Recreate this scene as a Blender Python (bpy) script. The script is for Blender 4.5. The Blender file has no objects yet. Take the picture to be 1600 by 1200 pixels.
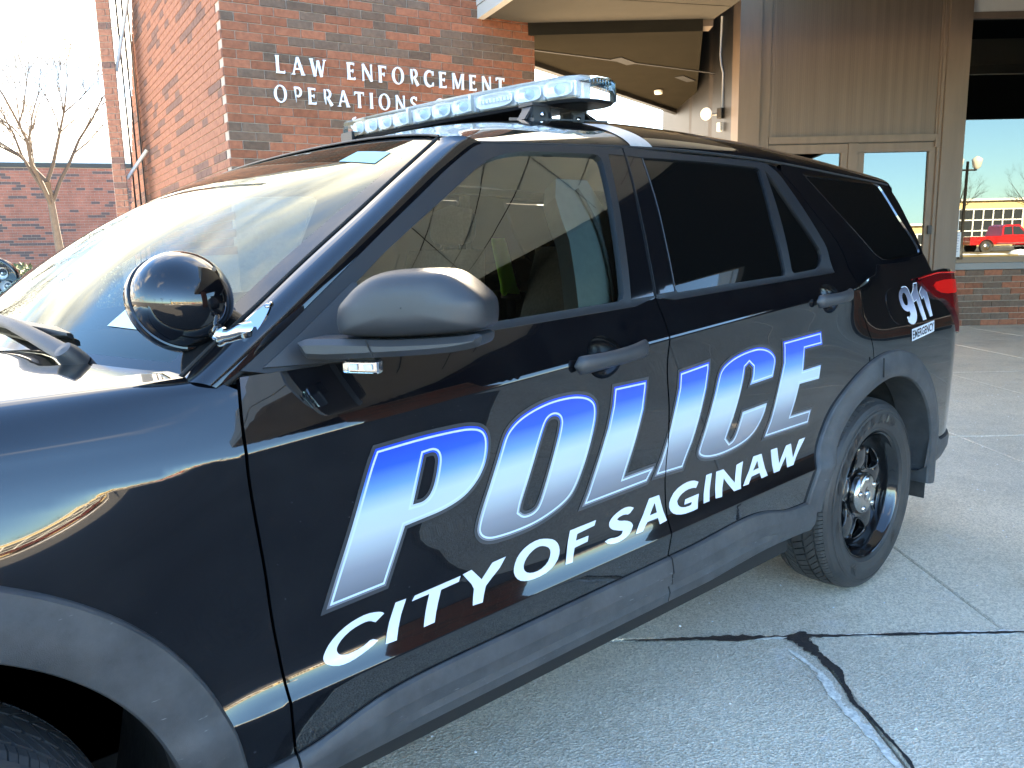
import bpy, math, random
import numpy as np
from mathutils import Vector, Matrix
from mathutils.geometry import delaunay_2d_cdt

random.seed(7)
S = bpy.context.scene
COL = S.collection
R = math.radians

# ------------------------------------------------------------------ camera
cam = bpy.data.cameras.new('camera')
cam_ob = bpy.data.objects.new('camera', cam)
COL.objects.link(cam_ob)
yaw, pitch, roll = R(41.1047), R(9.5099), R(-1.2236)
fw = Vector((math.sin(yaw) * math.cos(pitch), math.cos(yaw) * math.cos(pitch), -math.sin(pitch)))
rt = Vector((math.cos(yaw), -math.sin(yaw), 0))
up = rt.cross(fw)
rt, up = rt * math.cos(roll) + up * math.sin(roll), up * math.cos(roll) - rt * math.sin(roll)
m = Matrix((rt, up, -fw)).transposed().to_4x4()
m.translation = Vector((0.124, -2.2021, 1.3152))
cam_ob.matrix_world = m
cam.sensor_width = 36
cam.lens = 36 * 1205.15 / 1600
cam.clip_start = 0.05
cam.clip_end = 2000
S.camera = cam_ob

# ------------------------------------------------------------------ sky, sun, exposure
SUN_AZ, SUN_EL = R(44), R(30)          # azimuth from +Y towards +X: behind the police building
W = bpy.data.worlds.new('World')
S.world = W
W.use_nodes = True
wn, wl = W.node_tree.nodes, W.node_tree.links
wn.clear()
def wnode(t, **k):
    n = wn.new(t)
    for a, b in k.items(): setattr(n, a, b)
    return n
w_out = wnode('ShaderNodeOutputWorld')
w_bg = wnode('ShaderNodeBackground')
w_bg.inputs['Strength'].default_value = 0.07
sky = wnode('ShaderNodeTexSky', sky_type='NISHITA', sun_disc=False, sun_elevation=SUN_EL, sun_rotation=SUN_AZ,
            air_density=1.0, dust_density=0.3, ozone_density=3.0)
tc = wnode('ShaderNodeTexCoord')
sep = wnode('ShaderNodeSeparateXYZ')
wl.new(tc.outputs['Generated'], sep.inputs[0])
def wmath(op, a, b=None, clamp=False):
    n = wnode('ShaderNodeMath', operation=op, use_clamp=clamp)
    for i, v in enumerate((a, b)):
        if v is None: continue
        if isinstance(v, (int, float)): n.inputs[i].default_value = v
        else: wl.new(v, n.inputs[i])
    return n.outputs[0]
zden = wmath('ADD', wmath('MAXIMUM', sep.outputs['Z'], 0.0), 0.16)
cmb = wnode('ShaderNodeCombineXYZ')
wl.new(wmath('DIVIDE', sep.outputs['X'], zden), cmb.inputs[0])
wl.new(wmath('DIVIDE', sep.outputs['Y'], zden), cmb.inputs[1])
mp = wnode('ShaderNodeMapping')
mp.inputs['Scale'].default_value = (0.55, 0.8, 1)
mp.inputs['Rotation'].default_value = (0, 0, R(28))
mp.inputs['Location'].default_value = (1.3, 0.4, 0)
wl.new(cmb.outputs[0], mp.inputs[0])
n1 = wnode('ShaderNodeTexNoise')
n1.inputs['Scale'].default_value = 1.5
n1.inputs['Detail'].default_value = 9
n1.inputs['Roughness'].default_value = 0.58
n1.inputs['Distortion'].default_value = 0.25
wl.new(mp.outputs[0], n1.inputs[0])
# denser cloud towards the sun's side of the sky (the side in view), clearer behind the camera
side = wmath('ADD', wmath('MULTIPLY', sep.outputs['X'], 0.09), wmath('MULTIPLY', sep.outputs['Y'], 0.20))
low = wmath('MULTIPLY', wmath('SUBTRACT', 1.0, wmath('MULTIPLY', wmath('ABSOLUTE', sep.outputs['Z']), 6.5, True), True), 0.12)
cl = wmath('ADD', wmath('ADD', n1.outputs['Fac'], side), low)
ramp = wnode('ShaderNodeMapRange')
ramp.inputs['From Min'].default_value = 0.50
ramp.inputs['From Max'].default_value = 0.70
ramp.interpolation_type = 'SMOOTHSTEP'
wl.new(cl, ramp.inputs['Value'])
mixc = wnode('ShaderNodeMix', data_type='RGBA')
wl.new(ramp.outputs[0], mixc.inputs[0])
tint = wnode('ShaderNodeMix', data_type='RGBA', blend_type='MULTIPLY')
tint.inputs[0].default_value = 1.0
wl.new(sky.outputs[0], tint.inputs[6])
tint.inputs[7].default_value = (0.62, 0.86, 1.06, 1)
wl.new(tint.outputs[2], mixc.inputs[6])
n2 = wnode('ShaderNodeTexNoise')
n2.inputs['Scale'].default_value = 3.2
n2.inputs['Detail'].default_value = 7
n2.inputs['Distortion'].default_value = 0.4
wl.new(mp.outputs[0], n2.inputs[0])
r2 = wnode('ShaderNodeMapRange')
r2.inputs['From Min'].default_value = 0.36
r2.inputs['From Max'].default_value = 0.66
wl.new(n2.outputs['Fac'], r2.inputs['Value'])
cc = wnode('ShaderNodeMix', data_type='RGBA')
wl.new(r2.outputs[0], cc.inputs[0])
cc.inputs[6].default_value = (1.5, 1.65, 1.9, 1)
cc.inputs[7].default_value = (6.6, 6.4, 6.1, 1)
wl.new(cc.outputs[2], mixc.inputs[7])
wl.new(mixc.outputs[2], w_bg.inputs['Color'])
wl.new(w_bg.outputs[0], w_out.inputs[0])

sun = bpy.data.lights.new('sun', 'SUN')
sun.energy = 4.5
sun.angle = R(0.5)
sun.color = (1.0, 0.93, 0.82)
sun_ob = bpy.data.objects.new('sun', sun)
COL.objects.link(sun_ob)
sdir = Vector((math.sin(SUN_AZ) * math.cos(SUN_EL), math.cos(SUN_AZ) * math.cos(SUN_EL), math.sin(SUN_EL)))
sun_ob.rotation_euler = (-sdir).to_track_quat('-Z', 'Y').to_euler()
sun_ob.location = (5, 20, 25)

vs = S.view_settings
vs.view_transform = 'Standard'
vs.look = 'None'
vs.exposure = 4.25
vs.gamma = 1
vs.use_white_balance = True
vs.white_balance_temperature = 8300
vs.white_balance_tint = 10
vs.use_curve_mapping = False
S.cycles.use_denoising = True
S.cycles.max_bounces = 10
S.cycles.transparent_max_bounces = 12
S.cycles.caustics_reflective = False
S.cycles.caustics_refractive = False

# ------------------------------------------------------------------ materials
def new_mat(name):
    m = bpy.data.materials.new(name)
    m.use_nodes = True
    return m, m.node_tree.nodes, m.node_tree.links, m.node_tree.nodes['Principled BSDF']

def mat(name, col, rough=0.5, metal=0.0, coat=0.0, noise=0.0, nscale=20.0, bump=0.0, bscale=200.0, spec=0.5, emit=None, estr=0.0,
        coat_rough=0.01, alt=None, stretch=None, rnoise=0.0):
    m, n, l, b = new_mat(name)
    b.inputs['Base Color'].default_value = (*col, 1)
    b.inputs['Roughness'].default_value = rough
    b.inputs['Metallic'].default_value = metal
    b.inputs['Coat Weight'].default_value = coat
    b.inputs['Coat Roughness'].default_value = coat_rough
    b.inputs['Specular IOR Level'].default_value = spec
    if emit:
        b.inputs['Emission Color'].default_value = (*emit, 1)
        b.inputs['Emission Strength'].default_value = estr
    if noise or bump or rnoise:
        t = n.new('ShaderNodeTexCoord')
        src = t.outputs['Object']
        if stretch:
            mpn = n.new('ShaderNodeMapping')
            mpn.inputs['Scale'].default_value = stretch
            l.new(src, mpn.inputs[0])
            src = mpn.outputs[0]
    if noise:
        nt = n.new('ShaderNodeTexNoise')
        nt.inputs['Scale'].default_value = nscale
        nt.inputs['Detail'].default_value = 6
        nt.inputs['Roughness'].default_value = 0.65
        l.new(src, nt.inputs[0])
        mr = n.new('ShaderNodeMapRange')
        mr.inputs['From Min'].default_value = 0.3
        mr.inputs['From Max'].default_value = 0.7
        l.new(nt.outputs[0], mr.inputs[0])
        mx = n.new('ShaderNodeMix'); mx.data_type = 'RGBA'
        l.new(mr.outputs[0], mx.inputs[0])
        a = alt or tuple(c * (1 - noise) for c in col)
        mx.inputs[6].default_value = (*a, 1)
        mx.inputs[7].default_value = (*(tuple(c * (1 + noise * 0.6) for c in col) if not alt else col), 1)
        l.new(mx.outputs[2], b.inputs['Base Color'])
    if rnoise:
        nr = n.new('ShaderNodeTexNoise')
        nr.inputs['Scale'].default_value = nscale * 0.7
        nr.inputs['Detail'].default_value = 5
        l.new(src, nr.inputs[0])
        m2 = n.new('ShaderNodeMapRange')
        m2.inputs['To Min'].default_value = max(0, rough - rnoise)
        m2.inputs['To Max'].default_value = min(1, rough + rnoise)
        l.new(nr.outputs[0], m2.inputs[0])
        l.new(m2.outputs[0], b.inputs['Roughness'])
    if bump:
        nb = n.new('ShaderNodeTexNoise')
        nb.inputs['Scale'].default_value = bscale
        nb.inputs['Detail'].default_value = 4
        l.new(t.outputs['Object'], nb.inputs[0])
        bp = n.new('ShaderNodeBump')
        bp.inputs['Strength'].default_value = bump
        bp.inputs['Distance'].default_value = 0.004
        l.new(nb.outputs[0], bp.inputs['Height'])
        l.new(bp.outputs[0], b.inputs['Normal'])
    return m

def glass_mat(name, tint, ior=1.5, rough=0.0):
    """thin pane: see-through tint plus a Fresnel mirror"""
    m, n, l, b = new_mat(name)
    n.remove(b)
    o = n['Material Output']
    tr = n.new('ShaderNodeBsdfTransparent'); tr.inputs[0].default_value = (*tint, 1)
    gl = n.new('ShaderNodeBsdfGlossy'); gl.inputs['Roughness'].default_value = rough
    gl.inputs[0].default_value = (0.92, 1.0, 0.95, 1)
    fr = n.new('ShaderNodeFresnel'); fr.inputs[0].default_value = ior
    mx = n.new('ShaderNodeMixShader')
    l.new(fr.outputs[0], mx.inputs[0]); l.new(tr.outputs[0], mx.inputs[1]); l.new(gl.outputs[0], mx.inputs[2])
    l.new(mx.outputs[0], o.inputs[0])
    return m

def brick_mat(name, base, var, dark=None, seed=0.0):
    """colour differs from brick to brick through the object's random number, with burnt blotches"""
    m, n, l, b = new_mat(name)
    oi = n.new('ShaderNodeObjectInfo')
    hs = n.new('ShaderNodeHueSaturation')
    hs.inputs['Color'].default_value = (*base, 1)
    mv = n.new('ShaderNodeMapRange'); mv.inputs['To Min'].default_value = 1 - var; mv.inputs['To Max'].default_value = 1 + var
    l.new(oi.outputs['Random'], mv.inputs[0]); l.new(mv.outputs[0], hs.inputs['Value'])
    t = n.new('ShaderNodeTexCoord')
    ge = n.new('ShaderNodeNewGeometry')
    nt = n.new('ShaderNodeTexNoise'); nt.inputs['Scale'].default_value = 22; nt.inputs['Detail'].default_value = 6
    l.new(ge.outputs['Position'], nt.inputs[0])
    mr = n.new('ShaderNodeMapRange'); mr.inputs['From Min'].default_value = 0.35; mr.inputs['From Max'].default_value = 0.75
    l.new(nt.outputs[0], mr.inputs[0])
    mx = n.new('ShaderNodeMix'); mx.data_type = 'RGBA'; mx.blend_type = 'MULTIPLY'
    l.new(mr.outputs[0], mx.inputs[0]); l.new(hs.outputs[0], mx.inputs[6])
    mx.inputs[7].default_value = (0.62, 0.60, 0.62, 1)
    l.new(mx.outputs[2], b.inputs['Base Color'])
    b.inputs['Roughness'].default_value = 0.9; b.inputs['Specular IOR Level'].default_value = 0.15
    nb = n.new('ShaderNodeTexNoise'); nb.inputs['Scale'].default_value = 120; nb.inputs['Detail'].default_value = 5
    l.new(ge.outputs['Position'], nb.inputs[0])
    bp = n.new('ShaderNodeBump'); bp.inputs['Strength'].default_value = 0.5; bp.inputs['Distance'].default_value = 0.004
    l.new(nb.outputs[0], bp.inputs['Height']); l.new(bp.outputs[0], b.inputs['Normal'])
    return m

M = {}
M['paint'] = mat('black_paint', (0.0030, 0.0030, 0.0042), 0.06, coat=1.0, spec=0.25)
M['paint'].node_tree.nodes['Principled BSDF'].inputs['Coat IOR'].default_value = 1.58
M['satin'] = mat('satin_black_trim', (0.016, 0.017, 0.019), 0.36, bump=0.05, bscale=900)
M['clad'] = mat('grey_plastic_cladding', (0.046, 0.048, 0.052), 0.52, noise=0.35, nscale=14, bump=0.12, bscale=700, rnoise=0.12)
M['mirror_plastic'] = mat('grained_black_plastic', (0.034, 0.035, 0.038), 0.42, noise=0.15, nscale=9, bump=0.15, bscale=1100, rnoise=0.06)
M['rubber'] = mat('tyre_rubber', (0.034, 0.034, 0.035), 0.62, noise=0.35, nscale=18, bump=0.1, bscale=500)
M['sidewall'] = mat('tyre_sidewall', (0.022, 0.022, 0.023), 0.48, noise=0.3, nscale=12, bump=0.06, bscale=400)
M['steel_black'] = mat('black_wheel_enamel', (0.006, 0.006, 0.007), 0.12, coat=0.8)
M['chrome'] = mat('chrome', (0.75, 0.75, 0.76), 0.05, metal=1.0)
M['cap_metal'] = mat('brushed_cap_metal', (0.52, 0.49, 0.46), 0.22, metal=1.0, noise=0.15, nscale=60)
M['disc'] = mat('brake_disc_iron', (0.30, 0.29, 0.28), 0.4, metal=0.8, noise=0.3, nscale=40)
M['dark'] = mat('underbody_black', (0.008, 0.008, 0.008), 0.8)
M['liner'] = mat('wheel_liner_felt', (0.016, 0.016, 0.016), 0.9, noise=0.6, nscale=12, bump=0.5, bscale=60)
M['gloss_black'] = mat('gloss_black_applique', (0.004, 0.004, 0.005), 0.06, coat=0.6)
M['recess'] = mat('handle_recess_black', (0.004, 0.004, 0.005), 0.22)
M['tint'] = mat('privacy_glass', (0.003, 0.003, 0.003), 0.02, spec=0.5)
M['glass'] = glass_mat('door_glass', (0.88, 0.95, 0.90), 3.2)
M['glass_plain'] = glass_mat('side_glass', (0.85, 0.90, 0.86), 1.5)
M['windscreen'] = glass_mat('windscreen_glass', (0.22, 0.26, 0.24), 1.55)
M['frit'] = mat('glass_frit', (0.012, 0.012, 0.013), 0.03)
M['seat'] = mat('seat_cloth', (0.26, 0.27, 0.25), 0.9, noise=0.25, nscale=90)
M['trim_in'] = mat('interior_trim_grey', (0.50, 0.54, 0.48), 0.75, noise=0.08, nscale=40)
M['dash'] = mat('dashboard_black', (0.035, 0.035, 0.036), 0.7)
M['green'] = mat('lime_green_polymer', (0.34, 0.85, 0.05), 0.4)
M['headliner'] = mat('headliner_cloth', (0.55, 0.54, 0.50), 0.9)
M['white_plastic'] = mat('white_plastic', (0.7, 0.72, 0.7), 0.4)
M['lamp_red'] = mat('tail_lamp_red', (0.11, 0.002, 0.004), 0.16, spec=0.4)
M['lamp_red_bright'] = mat('tail_lamp_lens_bright', (0.70, 0.010, 0.008), 0.2, spec=0.4)
M['lens'] = glass_mat('clear_lens', (0.95, 0.96, 0.97), 1.35)
M['spot'] = mat('spotlight_black', (0.003, 0.003, 0.004), 0.03, coat=0.5)
M['reflector'] = mat('silver_reflector', (0.90, 0.90, 0.91), 0.42, metal=0.35, noise=0.10, nscale=60, bump=0.5, bscale=160)
M['led_white'] = mat('led_diffuser', (0.85, 0.87, 0.92), 0.25)
M['led_blue'] = mat('blue_tinted_optic', (0.62, 0.74, 0.86), 0.25)
M['alu'] = mat('aluminium_strap', (0.62, 0.62, 0.61), 0.38, metal=0.55, noise=0.08, nscale=50)
M['decal_border'] = mat('decal_charcoal', (0.045, 0.047, 0.052), 0.2, coat=0.6)
M['decal_white'] = mat('decal_white', (0.66, 0.70, 0.76), 0.25, coat=0.5)
M['decal_line'] = mat('decal_pale_line', (0.55, 0.68, 0.82), 0.25, coat=0.3)
def decal_gradient(name, stops, zfun):
    m, n, l, b = new_mat(name)
    ge = n.new('ShaderNodeTexCoord')
    sp = n.new('ShaderNodeSeparateXYZ'); l.new(ge.outputs['UV'], sp.inputs[0])
    cr = n.new('ShaderNodeValToRGB')
    cr.color_ramp.elements[0].position = stops[0][0]; cr.color_ramp.elements[0].color = (*stops[0][1], 1)
    cr.color_ramp.elements[1].position = stops[-1][0]; cr.color_ramp.elements[1].color = (*stops[-1][1], 1)
    for pos, c in stops[1:-1]:
        e = cr.color_ramp.elements.new(pos); e.color = (*c, 1)
    l.new(sp.outputs['Y'], cr.inputs[0]); l.new(cr.outputs[0], b.inputs['Base Color'])
    b.inputs['Roughness'].default_value = 0.25
    b.inputs['Coat Weight'].default_value = 0.6
    return m
M['decal_blue'] = decal_gradient('decal_blue_to_silver', [(0.0, (0.16, 0.17, 0.20)), (0.15, (0.25, 0.27, 0.31)), (0.38, (0.50, 0.58, 0.64)),
    (0.52, (0.48, 0.60, 0.76)), (0.66, (0.12, 0.32, 0.82)), (0.80, (0.002, 0.10, 0.82)), (1.0, (0.001, 0.05, 0.74))], None)
M['decal_911'] = decal_gradient('decal_silver_fade', [(0.0, (0.75, 0.80, 0.90)), (0.35, (0.60, 0.65, 0.78)), (0.65, (0.22, 0.24, 0.32)), (1.0, (0.05, 0.055, 0.07))], None)

M['brick_red'] = brick_mat('brick_red', (0.31, 0.118, 0.068), 0.18)
M['brick_dark'] = brick_mat('brick_burnt', (0.165, 0.108, 0.078), 0.18)
M['brick_pink'] = brick_mat('brick_light_washed', (0.35, 0.165, 0.112), 0.10)  # flank bricks: the brighter light on that side is put into the colour
M['brick_pink_dark'] = brick_mat('brick_light_washed_dark', (0.20, 0.12, 0.098), 0.12)
M['mortar'] = mat('mortar', (0.40, 0.335, 0.28), 0.9, noise=0.2, nscale=30, bump=0.4, bscale=90)
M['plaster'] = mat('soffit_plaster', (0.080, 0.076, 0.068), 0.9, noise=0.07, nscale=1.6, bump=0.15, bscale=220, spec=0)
M['plaster_lit'] = mat('soffit_plaster_lit', (0.58, 0.60, 0.56), 0.9, noise=0.07, nscale=1.6, bump=0.15, bscale=220)  # near soffit: same plaster, brightness of bounced light put into its colour
M['fascia'] = mat('white_fascia_metal', (0.50, 0.49, 0.46), 0.5, noise=0.06, nscale=3)
M['bronze'] = mat('bronze_metal', (0.135, 0.096, 0.068), 0.5, noise=0.16, nscale=2.2, stretch=(3, 3, 0.35))
M['bronze_dark'] = mat('dark_bronze_metal', (0.018, 0.016, 0.014), 0.5, noise=0.15, nscale=3)
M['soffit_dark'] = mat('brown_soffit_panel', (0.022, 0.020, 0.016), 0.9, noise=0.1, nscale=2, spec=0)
M['bronze_panel'] = mat('bronze_ribbed_panel', (0.124, 0.090, 0.066), 0.5, noise=0.22, nscale=2.0, stretch=(6, 6, 0.12))
M['storeglass'] = glass_mat('store_glass', (0.10, 0.10, 0.095), 1.95)
M['paper'] = mat('paper', (0.78, 0.77, 0.80), 0.8)
M['paper_ink'] = mat('faded_ink', (0.42, 0.44, 0.55), 0.8)
M['sign_metal'] = mat('painted_sign_letter', (0.72, 0.78, 0.85), 0.45)
M['snow'] = mat('snow', (0.82, 0.84, 0.88), 0.8, bump=0.6, bscale=25)
M['bark'] = mat('bark', (0.075, 0.062, 0.052), 0.9, noise=0.3, nscale=20)
M['twig'] = mat('twig', (0.050, 0.040, 0.034), 0.9)
M['hedge'] = mat('evergreen_needles', (0.045, 0.075, 0.025), 0.8, noise=0.5, nscale=9)
M['straw'] = mat('dry_grass', (0.42, 0.31, 0.17), 0.8)
M['asphalt'] = mat('asphalt', (0.10, 0.097, 0.092), 0.85, noise=0.25, nscale=3, bump=0.5, bscale=120)
M['tar'] = mat('joint_tar', (0.028, 0.025, 0.025), 0.7, noise=0.5, nscale=60, bump=0.9, bscale=150)
M['grit'] = mat('salt_grain', (0.80, 0.80, 0.82), 0.7)
M['yellow_wall'] = mat('yellow_stucco', (0.62, 0.47, 0.24), 0.85)
M['offwhite'] = mat('offwhite_frame', (0.75, 0.74, 0.70), 0.6)
M['dark_glass'] = mat('dark_window', (0.03, 0.035, 0.04), 0.1)
M['truck_red'] = mat('truck_red_paint', (0.55, 0.012, 0.015), 0.15, coat=1.0)
M['grass_brown'] = mat('winter_grass', (0.20, 0.15, 0.075), 0.95, noise=0.3, nscale=4)
M['globe'] = mat('lamp_globe', (0.75, 0.66, 0.55), 0.4)

def weather(m, col, f, scratch=0.0):
    """thin film of road dust, and pale scuffs"""
    n, l = m.node_tree.nodes, m.node_tree.links; b = n['Principled BSDF']
    g = n.new('ShaderNodeNewGeometry')
    t = n.new('ShaderNodeTexNoise'); t.inputs['Scale'].default_value = 5; t.inputs['Detail'].default_value = 8; t.inputs['Roughness'].default_value = 0.7
    l.new(g.outputs['Position'], t.inputs[0])
    r = n.new('ShaderNodeMapRange'); r.inputs[1].default_value = 0.42; r.inputs[2].default_value = 0.72; r.inputs[4].default_value = f
    l.new(t.outputs[0], r.inputs[0])
    x = n.new('ShaderNodeMix'); x.data_type = 'RGBA'; l.new(r.outputs[0], x.inputs[0])
    if b.inputs['Base Color'].is_linked: l.new(b.inputs['Base Color'].links[0].from_socket, x.inputs[6])
    else: x.inputs[6].default_value = b.inputs['Base Color'].default_value
    x.inputs[7].default_value = (*col, 1)
    out = x.outputs[2]
    if scratch:
        mp_ = n.new('ShaderNodeMapping'); mp_.inputs['Scale'].default_value = (30, 30, 170); mp_.inputs['Rotation'].default_value = (0.4, 0.9, 0.3)
        l.new(g.outputs['Position'], mp_.inputs[0])
        s_ = n.new('ShaderNodeTexNoise'); s_.inputs['Scale'].default_value = 1.0; s_.inputs['Detail'].default_value = 3; l.new(mp_.outputs[0], s_.inputs[0])
        r2_ = n.new('ShaderNodeMapRange'); r2_.inputs[1].default_value = 0.70; r2_.inputs[2].default_value = 0.78; r2_.inputs[4].default_value = scratch; l.new(s_.outputs[0], r2_.inputs[0])
        y = n.new('ShaderNodeMix'); y.data_type = 'RGBA'; l.new(r2_.outputs[0], y.inputs[0]); l.new(out, y.inputs[6]); y.inputs[7].default_value = (0.30, 0.30, 0.30, 1)
        out = y.outputs[2]
    l.new(out, b.inputs['Base Color'])
weather(M['paint'], (0.10, 0.095, 0.085), 0.045)
weather(M['clad'], (0.16, 0.15, 0.14), 0.22, 0.55)
weather(M['rubber'], (0.13, 0.115, 0.10), 0.35)
weather(M['sidewall'], (0.11, 0.10, 0.09), 0.22)
weather(M['liner'], (0.10, 0.08, 0.06), 0.35)
def concrete_material():
    m, n, l, b = new_mat('exposed_aggregate_concrete')
    ge = n.new('ShaderNodeNewGeometry')
    pos = ge.outputs['Position']
    def noise(scale, detail=4, rough=0.6):
        t = n.new('ShaderNodeTexNoise'); t.inputs['Scale'].default_value = scale
        t.inputs['Detail'].default_value = detail; t.inputs['Roughness'].default_value = rough
        l.new(pos, t.inputs[0]); return t.outputs[0]
    def mrange(v, a, b_, c=0.0, d=1.0):
        r = n.new('ShaderNodeMapRange'); r.inputs[1].default_value = a; r.inputs[2].default_value = b_
        r.inputs[3].default_value = c; r.inputs[4].default_value = d
        l.new(v, r.inputs[0]); return r.outputs[0]
    def mix(f, a, b_, mode='MIX'):
        x = n.new('ShaderNodeMix'); x.data_type = 'RGBA'; x.blend_type = mode
        for i, v in ((0, f), (6, a), (7, b_)):
            if hasattr(v, 'is_linked'): l.new(v, x.inputs[i])
            elif isinstance(v, (int, float)): x.inputs[i].default_value = v
            else: x.inputs[i].default_value = (*v, 1)
        return x.outputs[2]
    vo = n.new('ShaderNodeTexVoronoi'); vo.inputs['Scale'].default_value = 150; l.new(pos, vo.inputs[0])
    vc = n.new('ShaderNodeSeparateColor'); l.new(vo.outputs['Color'], vc.inputs[0])
    base = mix(mrange(noise(1.3), 0.35, 0.7), (0.78, 0.635, 0.465), (0.92, 0.76, 0.575))
    stones = mix(vc.outputs[0], (0.32, 0.265, 0.19), (1.0, 0.87, 0.70))
    c1 = mix(0.50, base, stones)
    rust = mrange(noise(2.1, 6, 0.7), 0.55, 0.75, 0.0, 0.42)
    c2 = mix(rust, c1, (0.40, 0.27, 0.16))
    dirt = mrange(noise(0.55, 5), 0.5, 0.75, 0.0, 0.4)
    c3 = mix(dirt, c2, (0.20, 0.195, 0.18))
    st1 = mrange(noise(0.9, 8, 0.75), 0.56, 0.66, 0.0, 0.35)
    c3 = mix(st1, c3, (0.33, 0.27, 0.20))
    st2 = mrange(noise(3.7, 7, 0.7), 0.60, 0.70, 0.0, 0.35)
    c3 = mix(st2, c3, (0.70, 0.70, 0.70))
    fine = mrange(noise(300, 2), 0.62, 0.68, 0.0, 0.9)
    c4 = mix(fine, c3, (1.0, 0.98, 0.94))
    dk = mrange(noise(230, 2), 0.63, 0.70, 0.0, 0.75)
    c5 = mix(dk, c4, (0.08, 0.07, 0.065))
    l.new(c5, b.inputs['Base Color'])
    b.inputs['Roughness'].default_value = 0.8
    bp = n.new('ShaderNodeBump'); bp.inputs['Strength'].default_value = 0.8; bp.inputs['Distance'].default_value = 0.004
    l.new(vo.outputs['Distance'], bp.inputs['Height']); l.new(bp.outputs[0], b.inputs['Normal'])
    return m
M['concrete'] = concrete_material()

# ------------------------------------------------------------------ generic builders
def link(o, parent=None):
    COL.objects.link(o)
    if parent is not None: o.parent = parent
    return o

def tag(o, label=None, cat=None, group=None, kind=None):
    if label: o['label'] = label
    if cat: o['category'] = cat
    if group: o['group'] = group
    if kind: o['kind'] = kind
    return o

def empty(name, loc=(0, 0, 0), rz=0.0, parent=None):
    o = bpy.data.objects.new(name, None)
    o.empty_display_size = 0.2
    o.location = loc
    o.rotation_euler = (0, 0, rz)
    return link(o, parent)

def mesh(name, verts, faces, mats, parent=None, smooth=False, fm=None, normals=None, angle=None):
    """one mesh object; verts are world coordinates, parents' offsets are undone at the end"""
    me = bpy.data.meshes.new(name)
    me.from_pydata([tuple(v) for v in verts], [], [tuple(f) for f in faces])
    if not isinstance(mats, (list, tuple)): mats = [mats]
    for x in mats: me.materials.append(x)
    if fm is not None: me.polygons.foreach_set('material_index', fm)
    if smooth: me.polygons.foreach_set('use_smooth', [True] * len(me.polygons))
    me.update()
    if normals is not None:
        me.normals_split_custom_set_from_vertices(normals)
    elif angle is not None:
        me.set_sharp_from_angle(angle=R(angle))
    o = bpy.data.objects.new(name, me)
    link(o, parent)
    if parent is not None:
        off = Vector((0, 0, 0)); q = parent
        rots = False
        while q is not None:
            off += Vector(q.location) if q.parent is None else Vector(q.location)
            q = q.parent
        me.transform(Matrix.Translation(-off))
    return o

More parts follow.
